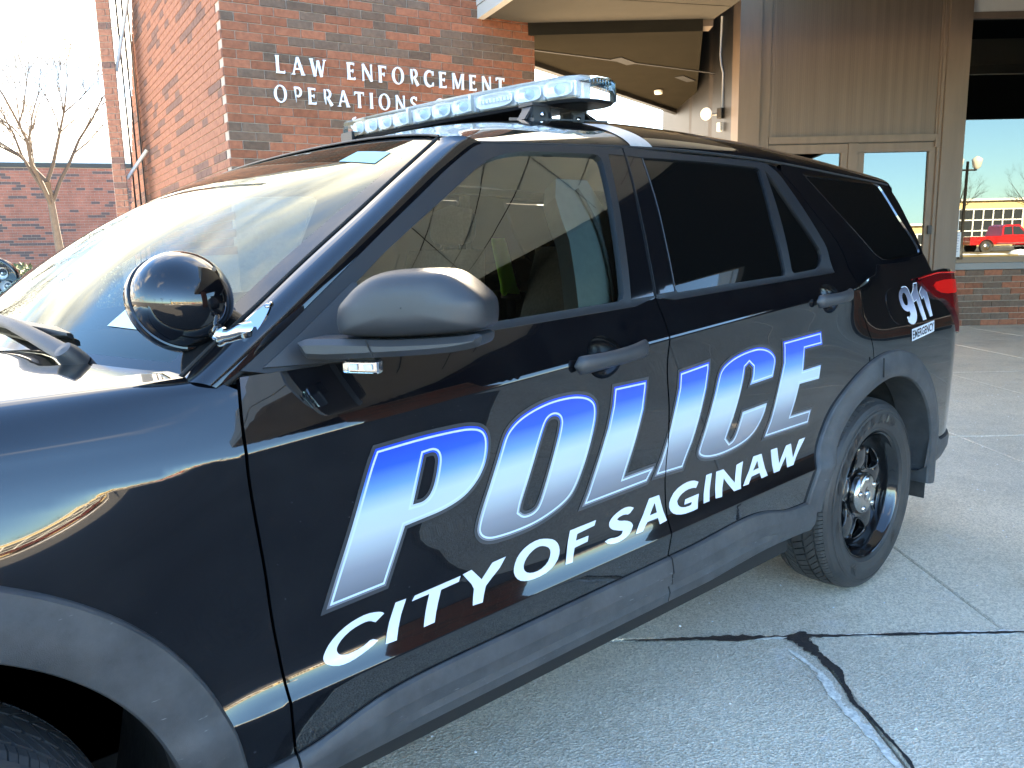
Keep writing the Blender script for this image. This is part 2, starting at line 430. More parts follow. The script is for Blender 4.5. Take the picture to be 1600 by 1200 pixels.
class MB:
    """mesh collector"""
    def __init__(s): s.v = []; s.f = []; s.m = []
    def add(s, v, f, mi=0):
        k = len(s.v); s.v += [tuple(q) for q in v]; s.f += [tuple(i + k for i in q) for q in f]; s.m += [mi] * len(f)
        return s
    def box(s, a, b, mi=0):
        x0, y0, z0 = a; x1, y1, z1 = b
        return s.add([(x0, y0, z0), (x1, y0, z0), (x1, y1, z0), (x0, y1, z0), (x0, y0, z1), (x1, y0, z1), (x1, y1, z1), (x0, y1, z1)],
                     [(3, 2, 1, 0), (4, 5, 6, 7), (0, 1, 5, 4), (1, 2, 6, 5), (2, 3, 7, 6), (3, 0, 4, 7)], mi)
    def obox(s, o, ex, ey, ez, mi=0):
        """box from corner o along three edge vectors"""
        o, ex, ey, ez = map(Vector, (o, ex, ey, ez))
        v = [o, o + ex, o + ex + ey, o + ey, o + ez, o + ex + ez, o + ex + ey + ez, o + ey + ez]
        f = [(3, 2, 1, 0), (4, 5, 6, 7), (0, 1, 5, 4), (1, 2, 6, 5), (2, 3, 7, 6), (3, 0, 4, 7)]
        if ex.cross(ey).dot(ez) < 0: f = [q[::-1] for q in f]
        return s.add(v, f, mi)
    def bbox(s, c, h, bev, ax=None, mi=0):
        """chamfered box: centre, half sizes, chamfer, axes"""
        ax = ax or (Vector((1, 0, 0)), Vector((0, 1, 0)), Vector((0, 0, 1)))
        c = Vector(c); v = []; idx = {}
        for i in (-1, 1):
            for j in (-1, 1):
                for k in (-1, 1):
                    for d in range(3):
                        q = [i * h[0], j * h[1], k * h[2]]
                        for e in range(3):
                            if e != d: q[e] -= (i, j, k)[e] * bev
                        idx[(i, j, k, d)] = len(v)
                        v.append(c + ax[0] * q[0] + ax[1] * q[1] + ax[2] * q[2])
        f = []
        for d in range(3):
            a, b = [(1, 2), (2, 0), (0, 1)][d]
            for sg in (-1, 1):
                def key(x, y):
                    k = [0, 0, 0]; k[d] = sg; k[a] = x; k[b] = y; return (*k, d)
                q = [idx[key(-1, -1)], idx[key(1, -1)], idx[key(1, 1)], idx[key(-1, 1)]]
                f.append(q if sg > 0 else q[::-1])
        for e in range(3):
            a, b = [(1, 2), (2, 0), (0, 1)][e]
            for sa in (-1, 1):
                for sb in (-1, 1):
                    def key(t, d):
                        k = [0, 0, 0]; k[e] = t; k[a] = sa; k[b] = sb; return (*k, d)
                    q = [idx[key(-1, a)], idx[key(1, a)], idx[key(1, b)], idx[key(-1, b)]]
                    f.append(q if sa * sb < 0 else q[::-1])
        for i in (-1, 1):
            for j in (-1, 1):
                for k in (-1, 1):
                    q = [idx[(i, j, k, 0)], idx[(i, j, k, 1)], idx[(i, j, k, 2)]]
                    f.append(q if i * j * k > 0 else q[::-1])
        return s.add(v, f, mi)
    def tube(s, pts, rad, n=8, cap=True, mi=0):
        pts = [Vector(p) for p in pts]
        if isinstance(rad, (int, float)): rad = [rad] * len(pts)
        rings = []
        up0 = None
        for i, p in enumerate(pts):
            d = (pts[min(i + 1, len(pts) - 1)] - pts[max(i - 1, 0)]).normalized()
            if up0 is None: up0 = Vector((0, 0, 1)) if abs(d.z) < 0.9 else Vector((1, 0, 0))
            a = d.cross(up0)
            if a.length < 1e-4: a = d.orthogonal()
            a.normalize(); b = d.cross(a).normalized(); up0 = -b if False else up0
            rings.append([p + (a * math.cos(2 * math.pi * k / n) + b * math.sin(2 * math.pi * k / n)) * rad[i] for k in range(n)])
        v = [q for r_ in rings for q in r_]
        f = []
        for i in range(len(pts) - 1):
            for k in range(n):
                f.append((i * n + k, (i + 1) * n + k, (i + 1) * n + (k + 1) % n, i * n + (k + 1) % n)[::-1])
        if cap:
            f.append(tuple(range(n))[::1]); f.append(tuple((len(pts) - 1) * n + k for k in range(n))[::-1])
        return s.add(v, f, mi)
    def lathe(s, prof, c, axis, n=48, mi=0, close=False):
        """profile of (radius, along-axis)"""
        ax = Vector(axis).normalized(); a = ax.orthogonal().normalized(); b = ax.cross(a); c = Vector(c)
        v = []
        for r_, t in prof:
            for k in range(n):
                an = 2 * math.pi * k / n
                v.append(c + ax * t + (a * math.cos(an) + b * math.sin(an)) * r_)
        f = []
        for i in range(len(prof) - 1):
            for k in range(n):
                f.append((i * n + k, i * n + (k + 1) % n, (i + 1) * n + (k + 1) % n, (i + 1) * n + k))
        return s.add(v, f, mi)
    def loft(s, rings, closed=True, cap=False, mi=0):
        n = len(rings[0]); v = [q for r_ in rings for q in r_]; f = []
        for i in range(len(rings) - 1):
            for k in range(n if closed else n - 1):
                f.append((i * n + k, i * n + (k + 1) % n, (i + 1) * n + (k + 1) % n, (i + 1) * n + k))
        if cap:
            f.append(tuple(range(n))[::-1]); f.append(tuple((len(rings) - 1) * n + k for k in range(n)))
        return s.add(v, f, mi)
    def build(s, name, mats, parent=None, smooth=False, angle=None):
        return mesh(name, s.v, s.f, mats, parent, smooth, s.m if isinstance(mats, (list, tuple)) else None, None, angle)

def copy_tree(o, parent=None):
    c = o.copy(); COL.objects.link(c); c.parent = parent
    for ch in list(o.children): copy_tree(ch, c)
    return c

# ---- planar fills
def inside(poly, P):
    """non-zero winding"""
    poly = np.asarray(poly, float); x, y = P[:, 0], P[:, 1]
    w = np.zeros(len(P), int); j = len(poly) - 1
    for i in range(len(poly)):
        xj, yj = poly[j]; xi, yi = poly[i]
        if yi != yj:
            left = (xi - xj) * (y - yj) - (x - xj) * (yi - yj)
            w += ((yj <= y) & (yi > y) & (left > 0)).astype(int)
            w -= ((yj > y) & (yi <= y) & (left < 0)).astype(int)
        j = i
    return w != 0

def resample(poly, h):
    out = []
    for i in range(len(poly)):
        a = np.array(poly[i], float); b = np.array(poly[(i + 1) % len(poly)], float)
        k = max(1, int(math.ceil(np.linalg.norm(b - a) / h)))
        for t in range(k): out.append(tuple(a + (b - a) * t / k))
    return out

def fill(ins, outs=(), h=None, lines=()):
    """triangulate union(ins) minus union(outs); returns verts2d, tris"""
    V, E = [], []
    for p in list(ins) + list(outs):
        q = resample(p, h) if h else [tuple(x) for x in p]
        k = len(V); V += q; E += [(k + i, k + (i + 1) % len(q)) for i in range(len(q))]
    if h:
        A = np.array([x for p in ins for x in p]); lo, hi = A.min(0), A.max(0)
        gx = np.arange(lo[0], hi[0], h); gy = np.arange(lo[1], hi[1], h * 0.866)
        G = np.array([(x + (h / 2 if j % 2 else 0), y) for j, y in enumerate(gy) for x in gx])
        if len(G):
            k = np.zeros(len(G), bool)
            for p in ins: k |= inside(p, G)
            for p in outs: k &= ~inside(p, G)
            G = G[k]
            B = np.array(V)
            if lines and len(G): B = np.array(V + [x for ln in lines for x in ln])
            if len(G):
                keep = []
                for c in range(0, len(G), 400):
                    d = ((G[c:c + 400, None, :] - B[None]) ** 2).sum(-1).min(1)
                    keep.append(d > (0.45 * h) ** 2)
                V += [tuple(x) for x in G[np.concatenate(keep)]]
    for ln in lines:
        k = len(V); V += [tuple(x) for x in ln]; E += [(k + i, k + i + 1) for i in range(len(ln) - 1)]
    r = delaunay_2d_cdt([Vector(v) for v in V], E, [], 0, 1e-7)
    v2 = np.array([(v.x, v.y) for v in r[0]])
    tr = np.array([f for f in r[2] if len(f) == 3])
    c = v2[tr].mean(1)
    k = np.zeros(len(c), bool)
    for p in ins: k |= inside(p, c)
    for p in outs: k &= ~inside(p, c)
    tr = tr[k]
    a = v2[tr]
    area = (a[:, 1, 0] - a[:, 0, 0]) * (a[:, 2, 1] - a[:, 0, 1]) - (a[:, 1, 1] - a[:, 0, 1]) * (a[:, 2, 0] - a[:, 0, 0])
    tr = tr[np.abs(area) > 1e-10]
    area = area[np.abs(area) > 1e-10]
    tr[area < 0] = tr[area < 0][:, ::-1]
    used = np.unique(tr); mp_ = -np.ones(len(v2), int); mp_[used] = np.arange(len(used))
    return v2[used], mp_[tr]

def boundary(tr):
    cnt = {}
    for t in tr:
        for i in range(3):
            e = (int(t[i]), int(t[(i + 1) % 3]))
            cnt[e] = 1
    return [e for e in cnt if (e[1], e[0]) not in cnt]

def extrude2d(v2, tr, place, depth):
    """place(a, b, d) -> 3d point; front at d=0, back at d=depth"""
    n = len(v2)
    V = [place(a, b, 0) for a, b in v2] + [place(a, b, depth) for a, b in v2]
    F = [tuple(t) for t in tr] + [tuple(i + n for i in t[::-1]) for t in tr]
    bd = boundary(tr)
    k = len(V)
    for a, b in bd:
        V += [V[a], V[b], V[b + n], V[a + n]]
        F.append((k + 1, k, k + 3, k + 2)); k += 4
    return V, F

def stroke(pts, w):
    """outline polygon of a polyline with width(s) w"""
    P = [np.array(p, float) for p in pts]
    if isinstance(w, (int, float)): w = [w] * len(P)
    L, Q = [], []
    for i, p in enumerate(P):
        d0 = P[i] - P[i - 1] if i else P[1] - P[0]
        d1 = P[i + 1] - P[i] if i < len(P) - 1 else d0
        d0 = d0 / np.linalg.norm(d0); d1 = d1 / np.linalg.norm(d1)
        t = d0 + d1; t = t / max(1e-6, np.linalg.norm(t))
        nrm = np.array((-t[1], t[0])); s = min(2.0, 1 / max(0.3, abs(np.dot(nrm, (-d0[1], d0[0])))))
        L.append(tuple(p + nrm * w[i] / 2 * s)); Q.append(tuple(p - nrm * w[i] / 2 * s))
    return L + Q[::-1]

def arc(cx, cy, rx, ry, a0, a1, n=16):
    return [(cx + rx * math.cos(R(a0 + (a1 - a0) * i / n)), cy + ry * math.sin(R(a0 + (a1 - a0) * i / n))) for i in range(n + 1)]

def round_poly(poly, n=2):
    """corner-cutting"""
    for _ in range(n):
        q = []
        for i in range(len(poly)):
            a = np.array(poly[i]); b = np.array(poly[(i + 1) % len(poly)])
            q += [tuple(a * 0.75 + b * 0.25), tuple(a * 0.25 + b * 0.75)]
        poly = q
    return poly

def inset(poly, d):
    """offset a closed polygon inwards by d"""
    P = np.array(poly, float)
    A = 0.5 * np.sum(P[:, 0] * np.roll(P[:, 1], -1) - np.roll(P[:, 0], -1) * P[:, 1])
    if A < 0: P = P[::-1]
    out = []
    n = len(P)
    for i in range(n):
        a, b, c = P[i - 1], P[i], P[(i + 1) % n]
        d0 = (b - a) / np.linalg.norm(b - a); d1 = (c - b) / np.linalg.norm(c - b)
        n0 = np.array((-d0[1], d0[0])); n1 = np.array((-d1[1], d1[0]))
        t = n0 + n1; t /= max(1e-6, np.linalg.norm(t))
        s = min(2.2, 1 / max(0.35, np.dot(t, n0)))
        out.append(tuple(b + t * d * s))
    return out

# ------------------------------------------------------------------ car skin
def _sm(a, b, t):
    t = max(0.0, min(1.0, (t - a) / (b - a)))
    return t * t * (3 - 2 * t)

def _herm(pts, z):
    # piecewise monotone-ish cubic through (z, y) control points
    n = len(pts)
    if z <= pts[0][0]:
        s = (pts[1][1] - pts[0][1]) / (pts[1][0] - pts[0][0])
        return pts[0][1] + s * (z - pts[0][0])
    if z >= pts[-1][0]:
        s = (pts[-1][1] - pts[-2][1]) / (pts[-1][0] - pts[-2][0])
        return pts[-1][1] + s * (z - pts[-1][0])
    d = [(pts[i + 1][1] - pts[i][1]) / (pts[i + 1][0] - pts[i][0]) for i in range(n - 1)]
    def m(i):
        if i == 0: return d[0]
        if i == n - 1: return d[-1]
        h0 = pts[i][0] - pts[i - 1][0]; h1 = pts[i + 1][0] - pts[i][0]
        return (d[i - 1] * h1 + d[i] * h0) / (h0 + h1)
    for i in range(n - 1):
        if z <= pts[i + 1][0]:
            h = pts[i + 1][0] - pts[i][0]; t = (z - pts[i][0]) / h
            return ((2 * t**3 - 3 * t * t + 1) * pts[i][1] + (t**3 - 2 * t * t + t) * h * m(i)
                    + (-2 * t**3 + 3 * t * t) * pts[i + 1][1] + (t**3 - t * t) * h * m(i + 1))

def belt_z(x): return 1.163 + 0.050 * (x - 1.14)
def crease_z(x): return 1.003 + 0.083 * (x - 0.60) - 0.012 * max(0.0, x - 1.9) ** 2
def sill_z(x): return 0.545 + 0.026 * (x - 0.654)

def side_y(x, z):
    """half-width of the body: y (negative, driver's side) of the outer skin at (x, z)"""
    zb, zc, zl = belt_z(x), crease_z(x), sill_z(x)
    # upper door / glass house
    if z >= zb:
        h = z - zb
        y = -0.950 + 0.30 * h + 0.34 * h * h
    elif z >= zc:
        h = zb - zc
        y = _herm([(zc, -1.000), (zc + 0.14 * h, -0.9945), (zc + 0.48 * h, -0.978), (zb, -0.950)], z)
    elif z >= zl:
        y = _herm([(zl, -1.000), (zl + 0.015, -0.9930), (zl + 0.034, -0.9855), (zl + 0.060, -0.9795), (zl + 0.10, -0.9770), (zl + 0.17, -0.977), (0.84, -0.986),
                   (zc - 0.05, -0.996), (zc, -0.9995)], z)
    else:
        y = _herm([(0.25, -0.955), (zl - 0.10, -0.985), (zl - 0.03, -0.996), (zl, -1.000)], z)
    # rear wing: the creases run out into a plain barrel side
    wq = _sm(2.60, 3.00, x)
    if wq > 0 and z < zb:
        yq = _herm([(0.30, -0.965), (0.50, -0.985), (0.70, -0.996), (0.88, -0.999), (1.02, -0.993), (1.12, -0.980), (zb, -0.950)], z)
        y = y * (1 - wq) + yq * wq
    # front wing
    w = _sm(0.62, 0.22, x)
    if w > 0:
        yf = _herm([(0.30, -0.980), (0.60, -0.992), (0.80, -0.999), (0.90, -0.996), (0.965, -0.985), (1.03, -0.966), (1.075, -0.947),
                    (1.105, -0.922), (1.13, -0.88)], z)
        y = y * (1 - w) + yf * w
    # tyre haunch of the rear wing, rear taper
    if x > 2.3:
        k = _sm(2.3, 2.95, x) * _sm(1.16, 0.98, z)
        y -= 0.004 * k
    if x > 3.15:
        t = x - 3.15
        y += 0.05 * t * t + 1.1 * max(0.0, t - 0.48) ** 2
    if x < -0.35:
        y += 0.55 * (x + 0.35) ** 2
    # plan curvature of the glass house
    if z > zb:
        g = _sm(0.0, 0.45, z - zb)
        if x > 1.9: y += g * 0.030 * (x - 1.9) ** 2
        if x < 1.25: y += g * 0.10 * (1.25 - x) ** 2
    return y

D = {
    'P': [(0.834, 0.9764), (0.945, 0.9846), (1.0331, 0.9857), (1.0656, 0.9834), (1.0943, 0.9757), (1.1115, 0.9593), (1.1183, 0.9366), (1.115, 0.8999), (1.1033, 0.8705), (1.0819, 0.8434), (1.0492, 0.8191), (0.9987, 0.8038), (0.9456, 0.7979), (0.9093, 0.794), (0.8904, 0.7442), (0.8633, 0.6829), (0.7186, 0.6749), (0.7455, 0.7398), (0.7767, 0.8201), (0.8043, 0.9014), (0.8202, 0.9469)],
    'P_hole': [(0.9536, 0.9305), (0.9687, 0.932), (0.9744, 0.925), (0.9736, 0.9087), (0.9667, 0.8764), (0.958, 0.8576), (0.9451, 0.8486), (0.9314, 0.8484), (0.9386, 0.8751)],
    'O': [(1.353, 1.0086), (1.3912, 1.0035), (1.4209, 0.9937), (1.4415, 0.977), (1.4486, 0.9552), (1.4466, 0.9241), (1.4317, 0.8738), (1.411, 0.8174), (1.3908, 0.7714), (1.3683, 0.7443), (1.3306, 0.725), (1.2663, 0.7064), (1.2004, 0.6998), (1.1377, 0.7001), (1.1095, 0.7045), (1.088, 0.7168), (1.0765, 0.736), (1.0782, 0.7582), (1.0922, 0.7999), (1.1139, 0.8526), (1.1364, 0.9114), (1.1459, 0.938), (1.1595, 0.9577), (1.1875, 0.9784), (1.2331, 0.9953), (1.2893, 1.0067)],
    'O_hole': [(1.287, 0.9497), (1.3004, 0.9525), (1.3119, 0.9473), (1.3137, 0.9354), (1.3025, 0.8938), (1.2788, 0.824), (1.2582, 0.7668), (1.2456, 0.7544), (1.2216, 0.7527), (1.2127, 0.76), (1.2154, 0.7736), (1.2345, 0.8267), (1.2581, 0.8886), (1.2785, 0.9379)],
    'L': [(1.4931, 1.0066), (1.63, 1.0086), (1.6301, 0.9836), (1.6224, 0.9256), (1.597, 0.8515), (1.5679, 0.77), (1.6823, 0.7744), (1.6787, 0.7546), (1.6512, 0.7206), (1.3909, 0.7097), (1.4168, 0.7547), (1.4494, 0.8349), (1.4756, 0.9017), (1.4884, 0.9528)],
    'I': [(1.75, 1.0119), (1.8951, 1.027), (1.8966, 0.9971), (1.8888, 0.9462), (1.8681, 0.8807), (1.8407, 0.7996), (1.8045, 0.7267), (1.6654, 0.728), (1.6933, 0.7792), (1.7193, 0.8492), (1.7375, 0.9161), (1.7494, 0.9643)],
    'C': [(2.1159, 1.0441), (2.1631, 1.0397), (2.2045, 1.0272), (2.2355, 1.0046), (2.2423, 0.9798), (2.2273, 0.9287), (2.0848, 0.9185), (2.1012, 0.9505), (2.1005, 0.9739), (2.086, 0.9831), (2.0746, 0.9769), (2.0687, 0.9439), (2.0453, 0.875), (2.0148, 0.8026), (2.0095, 0.7871), (2.0203, 0.7774), (2.0328, 0.7812), (2.0457, 0.8061), (2.0626, 0.8588), (2.209, 0.8681), (2.1999, 0.8254), (2.1715, 0.7803), (2.1293, 0.7517), (2.0694, 0.7362), (1.9816, 0.7269), (1.911, 0.7309), (1.8692, 0.7446), (1.8569, 0.7635), (1.863, 0.7873), (1.8859, 0.8453), (1.9117, 0.9148), (1.9248, 0.9617), (1.9359, 0.9926), (1.9652, 1.0136), (2.0274, 1.0338)],
    'E': [(2.2595, 1.0461), (2.5071, 1.0594), (2.5235, 1.0009), (2.4122, 0.9961), (2.4094, 0.9435), (2.5212, 0.9491), (2.5137, 0.8889), (2.3911, 0.8864), (2.3671, 0.8042), (2.4939, 0.8058), (2.4795, 0.7431), (2.1927, 0.7395), (2.2235, 0.7989), (2.2488, 0.8903), (2.2721, 0.9722), (2.2673, 1.0169)],
    'c1': [(0.851, 0.6361), (0.846, 0.6407), (0.8338, 0.6448), (0.8129, 0.6479), (0.7851, 0.6445), (0.7575, 0.635), (0.733, 0.6188), (0.7183, 0.6014), (0.7154, 0.5923), (0.7191, 0.5838), (0.7303, 0.5767), (0.7469, 0.5717), (0.7704, 0.5723), (0.7993, 0.5783), (0.8201, 0.5845), (0.8309, 0.5899), (0.8175, 0.5967), (0.8023, 0.5904), (0.7807, 0.5859), (0.7605, 0.586), (0.7482, 0.5905), (0.7438, 0.5984), (0.7461, 0.6066), (0.7593, 0.6187), (0.7804, 0.6286), (0.8048, 0.6329), (0.8187, 0.632), (0.8304, 0.6248)],
    'c2': [(0.8775, 0.6493), (0.9025, 0.6496), (0.8882, 0.6211), (0.8693, 0.577), (0.8441, 0.5776), (0.8597, 0.6143)],
    'c3': [(0.9226, 0.6492), (1.0382, 0.656), (1.0325, 0.6448), (0.987, 0.6415), (0.9765, 0.6158), (0.9611, 0.5821), (0.9342, 0.5812), (0.9462, 0.6122), (0.9578, 0.642), (0.915, 0.6398)],
    'c4': [(1.0438, 0.6572), (1.0675, 0.6607), (1.093, 0.6318), (1.1247, 0.6602), (1.1637, 0.663), (1.144, 0.6419), (1.1028, 0.6148), (1.0865, 0.5843), (1.0601, 0.5856), (1.0704, 0.6175), (1.0654, 0.6295)],
    'c5': [(1.2605, 0.6764), (1.2854, 0.6717), (1.3106, 0.6631), (1.3255, 0.6475), (1.3281, 0.6275), (1.3151, 0.6086), (1.2855, 0.5949), (1.249, 0.5907), (1.2153, 0.592), (1.1937, 0.5997), (1.183, 0.6161), (1.1853, 0.6336), (1.1985, 0.6558), (1.2258, 0.6707)],
    'c5_hole': [(1.2596, 0.6596), (1.2796, 0.6561), (1.2969, 0.6456), (1.2983, 0.6299), (1.2852, 0.613), (1.258, 0.6041), (1.2334, 0.6045), (1.2157, 0.6123), (1.212, 0.6242), (1.2192, 0.6388), (1.237, 0.6526)],
    'c6': [(1.3641, 0.6705), (1.4545, 0.674), (1.448, 0.6616), (1.3879, 0.656), (1.3826, 0.6408), (1.4263, 0.6418), (1.422, 0.6284), (1.3763, 0.6249), (1.3618, 0.5945), (1.3385, 0.5949)],
    'c7': [(1.5962, 0.671), (1.58, 0.6788), (1.5541, 0.6801), (1.522, 0.6712), (1.5028, 0.6595), (1.4999, 0.6464), (1.5108, 0.635), (1.5317, 0.6277), (1.5487, 0.6231), (1.5442, 0.6149), (1.5219, 0.6121), (1.4981, 0.6164), (1.48, 0.6127), (1.4913, 0.6034), (1.5177, 0.5993), (1.5505, 0.6022), (1.5759, 0.6105), (1.5895, 0.6263), (1.5846, 0.6362), (1.5658, 0.6451), (1.5403, 0.6501), (1.531, 0.6559), (1.5375, 0.6609), (1.56, 0.6629), (1.5767, 0.6579)],
    'c8': [(1.6572, 0.6815), (1.699, 0.682), (1.7229, 0.6077), (1.6921, 0.6049), (1.6891, 0.6221), (1.6454, 0.6215), (1.6214, 0.6029), (1.5929, 0.603), (1.6321, 0.6445)],
    'c8_hole': [(1.6796, 0.665), (1.6879, 0.6371), (1.6585, 0.636)],
    'c9': [(1.8741, 0.6804), (1.8508, 0.6901), (1.8124, 0.6911), (1.7675, 0.6797), (1.7413, 0.6553), (1.7392, 0.6328), (1.7566, 0.6154), (1.794, 0.6069), (1.8354, 0.6066), (1.8592, 0.6081), (1.8747, 0.6465), (1.8112, 0.6441), (1.8051, 0.6306), (1.8394, 0.6308), (1.8343, 0.6227), (1.7997, 0.6236), (1.7794, 0.6327), (1.7755, 0.6475), (1.7894, 0.6608), (1.8197, 0.6697), (1.8504, 0.6687), (1.8621, 0.6651)],
    'c10': [(1.91, 0.6922), (1.9383, 0.6927), (1.9177, 0.6159), (1.8895, 0.6151)],
    'c11': [(1.9589, 0.692), (1.9948, 0.6921), (2.0502, 0.6407), (2.0611, 0.6915), (2.0965, 0.6963), (2.0765, 0.6176), (2.0406, 0.6173), (1.9964, 0.6644), (1.9785, 0.6146), (1.9479, 0.6164)],
    'c12': [(2.151, 0.6997), (2.1978, 0.6998), (2.2259, 0.6263), (2.1902, 0.6247), (2.1843, 0.6427), (2.1392, 0.64), (2.1183, 0.6218), (2.0888, 0.6219), (2.1281, 0.6601)],
    'c12_hole': [(2.1743, 0.6822), (2.1818, 0.6587), (2.1509, 0.6566)],
    'c13': [(2.2506, 0.7021), (2.288, 0.7022), (2.299, 0.6501), (2.3404, 0.6993), (2.3711, 0.7009), (2.3827, 0.652), (2.4212, 0.7042), (2.4605, 0.7058), (2.3792, 0.6296), (2.3411, 0.6289), (2.3407, 0.6637), (2.2944, 0.6274), (2.2609, 0.6271)],
    'n9': [(3.1775, 1.1672), (3.1465, 1.1653), (3.1192, 1.1513), (3.1081, 1.1298), (3.1151, 1.1042), (3.1349, 1.0809), (3.1696, 1.0675), (3.2012, 1.0687), (3.2, 1.0575), (3.1847, 1.0489), (3.179, 1.0583), (3.157, 1.0533), (3.1738, 1.0336), (3.1994, 1.022), (3.2311, 1.0197), (3.2539, 1.0343), (3.2613, 1.0567), (3.2474, 1.0902), (3.2254, 1.1238), (3.2104, 1.1504), (3.1956, 1.1639)],
    'n9_hole': [(3.1641, 1.1397), (3.1496, 1.1372), (3.1438, 1.1216), (3.1561, 1.1019), (3.1762, 1.0969), (3.1845, 1.1067), (3.1789, 1.1262)],
    'n1a': [(3.259, 1.1748), (3.2941, 1.1767), (3.2902, 1.1467), (3.3151, 1.0928), (3.3511, 1.0308), (3.3159, 1.0283), (3.2908, 1.0679), (3.2694, 1.1085), (3.2428, 1.1018), (3.2246, 1.1336), (3.2458, 1.1488)],
    'n1b': [(3.3391, 1.1776), (3.3658, 1.1799), (3.3706, 1.1564), (3.3971, 1.1015), (3.4161, 1.0397), (3.3882, 1.0376), (3.3625, 1.0767), (3.3445, 1.1177), (3.3244, 1.1088), (3.304, 1.1379), (3.3321, 1.1581)],
    'emerg': [(3.2012, 1.0025), (3.4265, 1.0213), (3.4238, 0.9779), (3.2013, 0.9569)],
    'cut_front': [(0.6118, 1.1245), (0.6066, 1.0945), (0.5958, 1.0151), (0.6004, 0.9494), (0.6086, 0.8855), (0.6225, 0.7825), (0.6283, 0.6969), (0.6385, 0.6098), (0.6416, 0.5352), (0.6502, 0.4391), (0.6554, 0.3803)],
    'cut_b': [(1.7184, 1.1986), (1.7157, 1.1506), (1.7088, 1.1113), (1.708, 1.0791), (1.7014, 1.0434), (1.7095, 0.9792), (1.7205, 0.9356), (1.7253, 0.8282), (1.7247, 0.7612), (1.727, 0.646), (1.7311, 0.5994), (1.7225, 0.5409), (1.7228, 0.4782), (1.7348, 0.407), (1.6947, 0.3527)],
    'cut_rear': [(2.6291, 1.4886), (2.6674, 1.4285), (2.7358, 1.3483), (2.7616, 1.2868), (2.7639, 1.2432), (2.7791, 1.1948), (2.7934, 1.1549), (2.7963, 1.1064), (2.8368, 1.0303), (2.8749, 0.9775), (2.8814, 0.9473), (2.8917, 0.8887)],
    'cut_rear_up': [(2.5524, 1.5835), (2.5908, 1.5352), (2.6291, 1.4886)],
    'frame_out': [(0.6174, 1.1342), (0.7027, 1.19), (0.8231, 1.2732), (0.9617, 1.3681), (1.1688, 1.5054), (1.2758, 1.5667), (1.3266, 1.5751), (1.5354, 1.5847), (1.7754, 1.5921)],
    'front_glass': [(0.8641, 1.2658), (0.9471, 1.3242), (1.0605, 1.3947), (1.144, 1.4454), (1.2492, 1.5098), (1.2968, 1.5335), (1.352, 1.5492), (1.416, 1.5583), (1.5457, 1.564), (1.6815, 1.5681), (1.6631, 1.4858), (1.6327, 1.3704), (1.5923, 1.1972), (1.4222, 1.1887), (1.1515, 1.1744), (0.8425, 1.1499)],
    'trim_b': [(1.6815, 1.5681), (1.7118, 1.5701), (1.6833, 1.4698), (1.6539, 1.3542), (1.6133, 1.1961)],
    'gap_b': [(1.7807, 1.5925), (1.7667, 1.516), (1.7429, 1.4042), (1.7255, 1.3046), (1.7134, 1.1989)],
    'rear_glass': [(1.8469, 1.5701), (2.1311, 1.5747), (2.4256, 1.5739), (2.3762, 1.4032), (2.3534, 1.2348), (2.0508, 1.2213), (1.7982, 1.2079), (1.8136, 1.337), (1.8321, 1.4489)],
    'divider': [(2.4275, 1.5761), (2.4559, 1.5735), (2.3912, 1.2356), (2.3525, 1.2329)],
    'vent_glass': [(2.4542, 1.567), (2.4689, 1.5572), (2.4829, 1.5324), (2.5278, 1.4366), (2.6085, 1.3), (2.5929, 1.273), (2.5513, 1.249), (2.3921, 1.2375)],
    'trim_top': [(1.278, 1.5714), (1.5354, 1.5847), (1.7751, 1.5957), (2.0675, 1.5939), (2.4451, 1.5964), (2.4885, 1.5926), (2.5356, 1.5651), (2.5805, 1.4762), (2.6556, 1.3142), (2.6465, 1.2782), (2.5939, 1.2353)],
    'quarter_glass': [(2.7109, 1.5701), (2.9893, 1.5683), (3.3265, 1.5674), (3.3247, 1.4275), (3.3918, 1.2861), (3.2514, 1.276), (3.13, 1.2686), (3.0497, 1.2667), (2.9945, 1.2851), (2.9368, 1.3363), (2.8082, 1.4604)],
    'belt_low': [(0.8374, 1.1332), (1.147, 1.1601), (1.4178, 1.1758), (1.7235, 1.1984), (2.0464, 1.2107), (2.3611, 1.2189), (2.5939, 1.2353)],
    'drip': [(1.278, 1.5714), (1.5354, 1.5847), (1.7537, 1.5977), (2.0146, 1.6075), (2.2222, 1.6085), (2.501, 1.6064), (2.6898, 1.5713)],
    'tail': [(3.3672, 1.1866), (3.5653, 1.2015), (3.6566, 1.1893), (3.6836, 1.1509), (3.6379, 1.0733), (3.5827, 1.0107), (3.5372, 1.0999), (3.4722, 1.1034), (3.4024, 1.145)],
    'fuel': [(3.0201, 1.1389), (3.0477, 1.1562), (3.1056, 1.1653), (3.2204, 1.1677), (3.4413, 1.1585), (3.4419, 1.0974), (3.4015, 1.0238), (3.1226, 1.0245), (3.0862, 1.0415), (3.0412, 1.0843)],
    'clad_top': [(0.5783, 0.4432), (0.654, 0.4302), (0.6984, 0.4351), (0.7782, 0.467), (0.8342, 0.4845), (0.9561, 0.4909), (1.1655, 0.4933), (1.3694, 0.4978), (1.7137, 0.5057), (1.8586, 0.5057), (2.0451, 0.525), (2.1494, 0.5251), (2.2254, 0.5166), (2.333, 0.4829), (2.4973, 0.4811)],
    'crease': [(0.603, 1.0037), (0.7056, 1.0146), (0.8364, 1.0254), (1.2103, 1.0569), (1.3562, 1.0684), (1.7168, 1.0947)],
    'lowcrease': [(0.6539, 0.5452), (0.9069, 0.5543), (1.2375, 0.5635), (1.545, 0.5686), (1.8733, 0.57), (2.1696, 0.5868)],
    'handle1': [(1.3548, 1.0756), (1.6063, 1.0962), (1.4438, 1.0284)],
    'handle2': [(2.4466, 1.1622), (2.6841, 1.1817)],
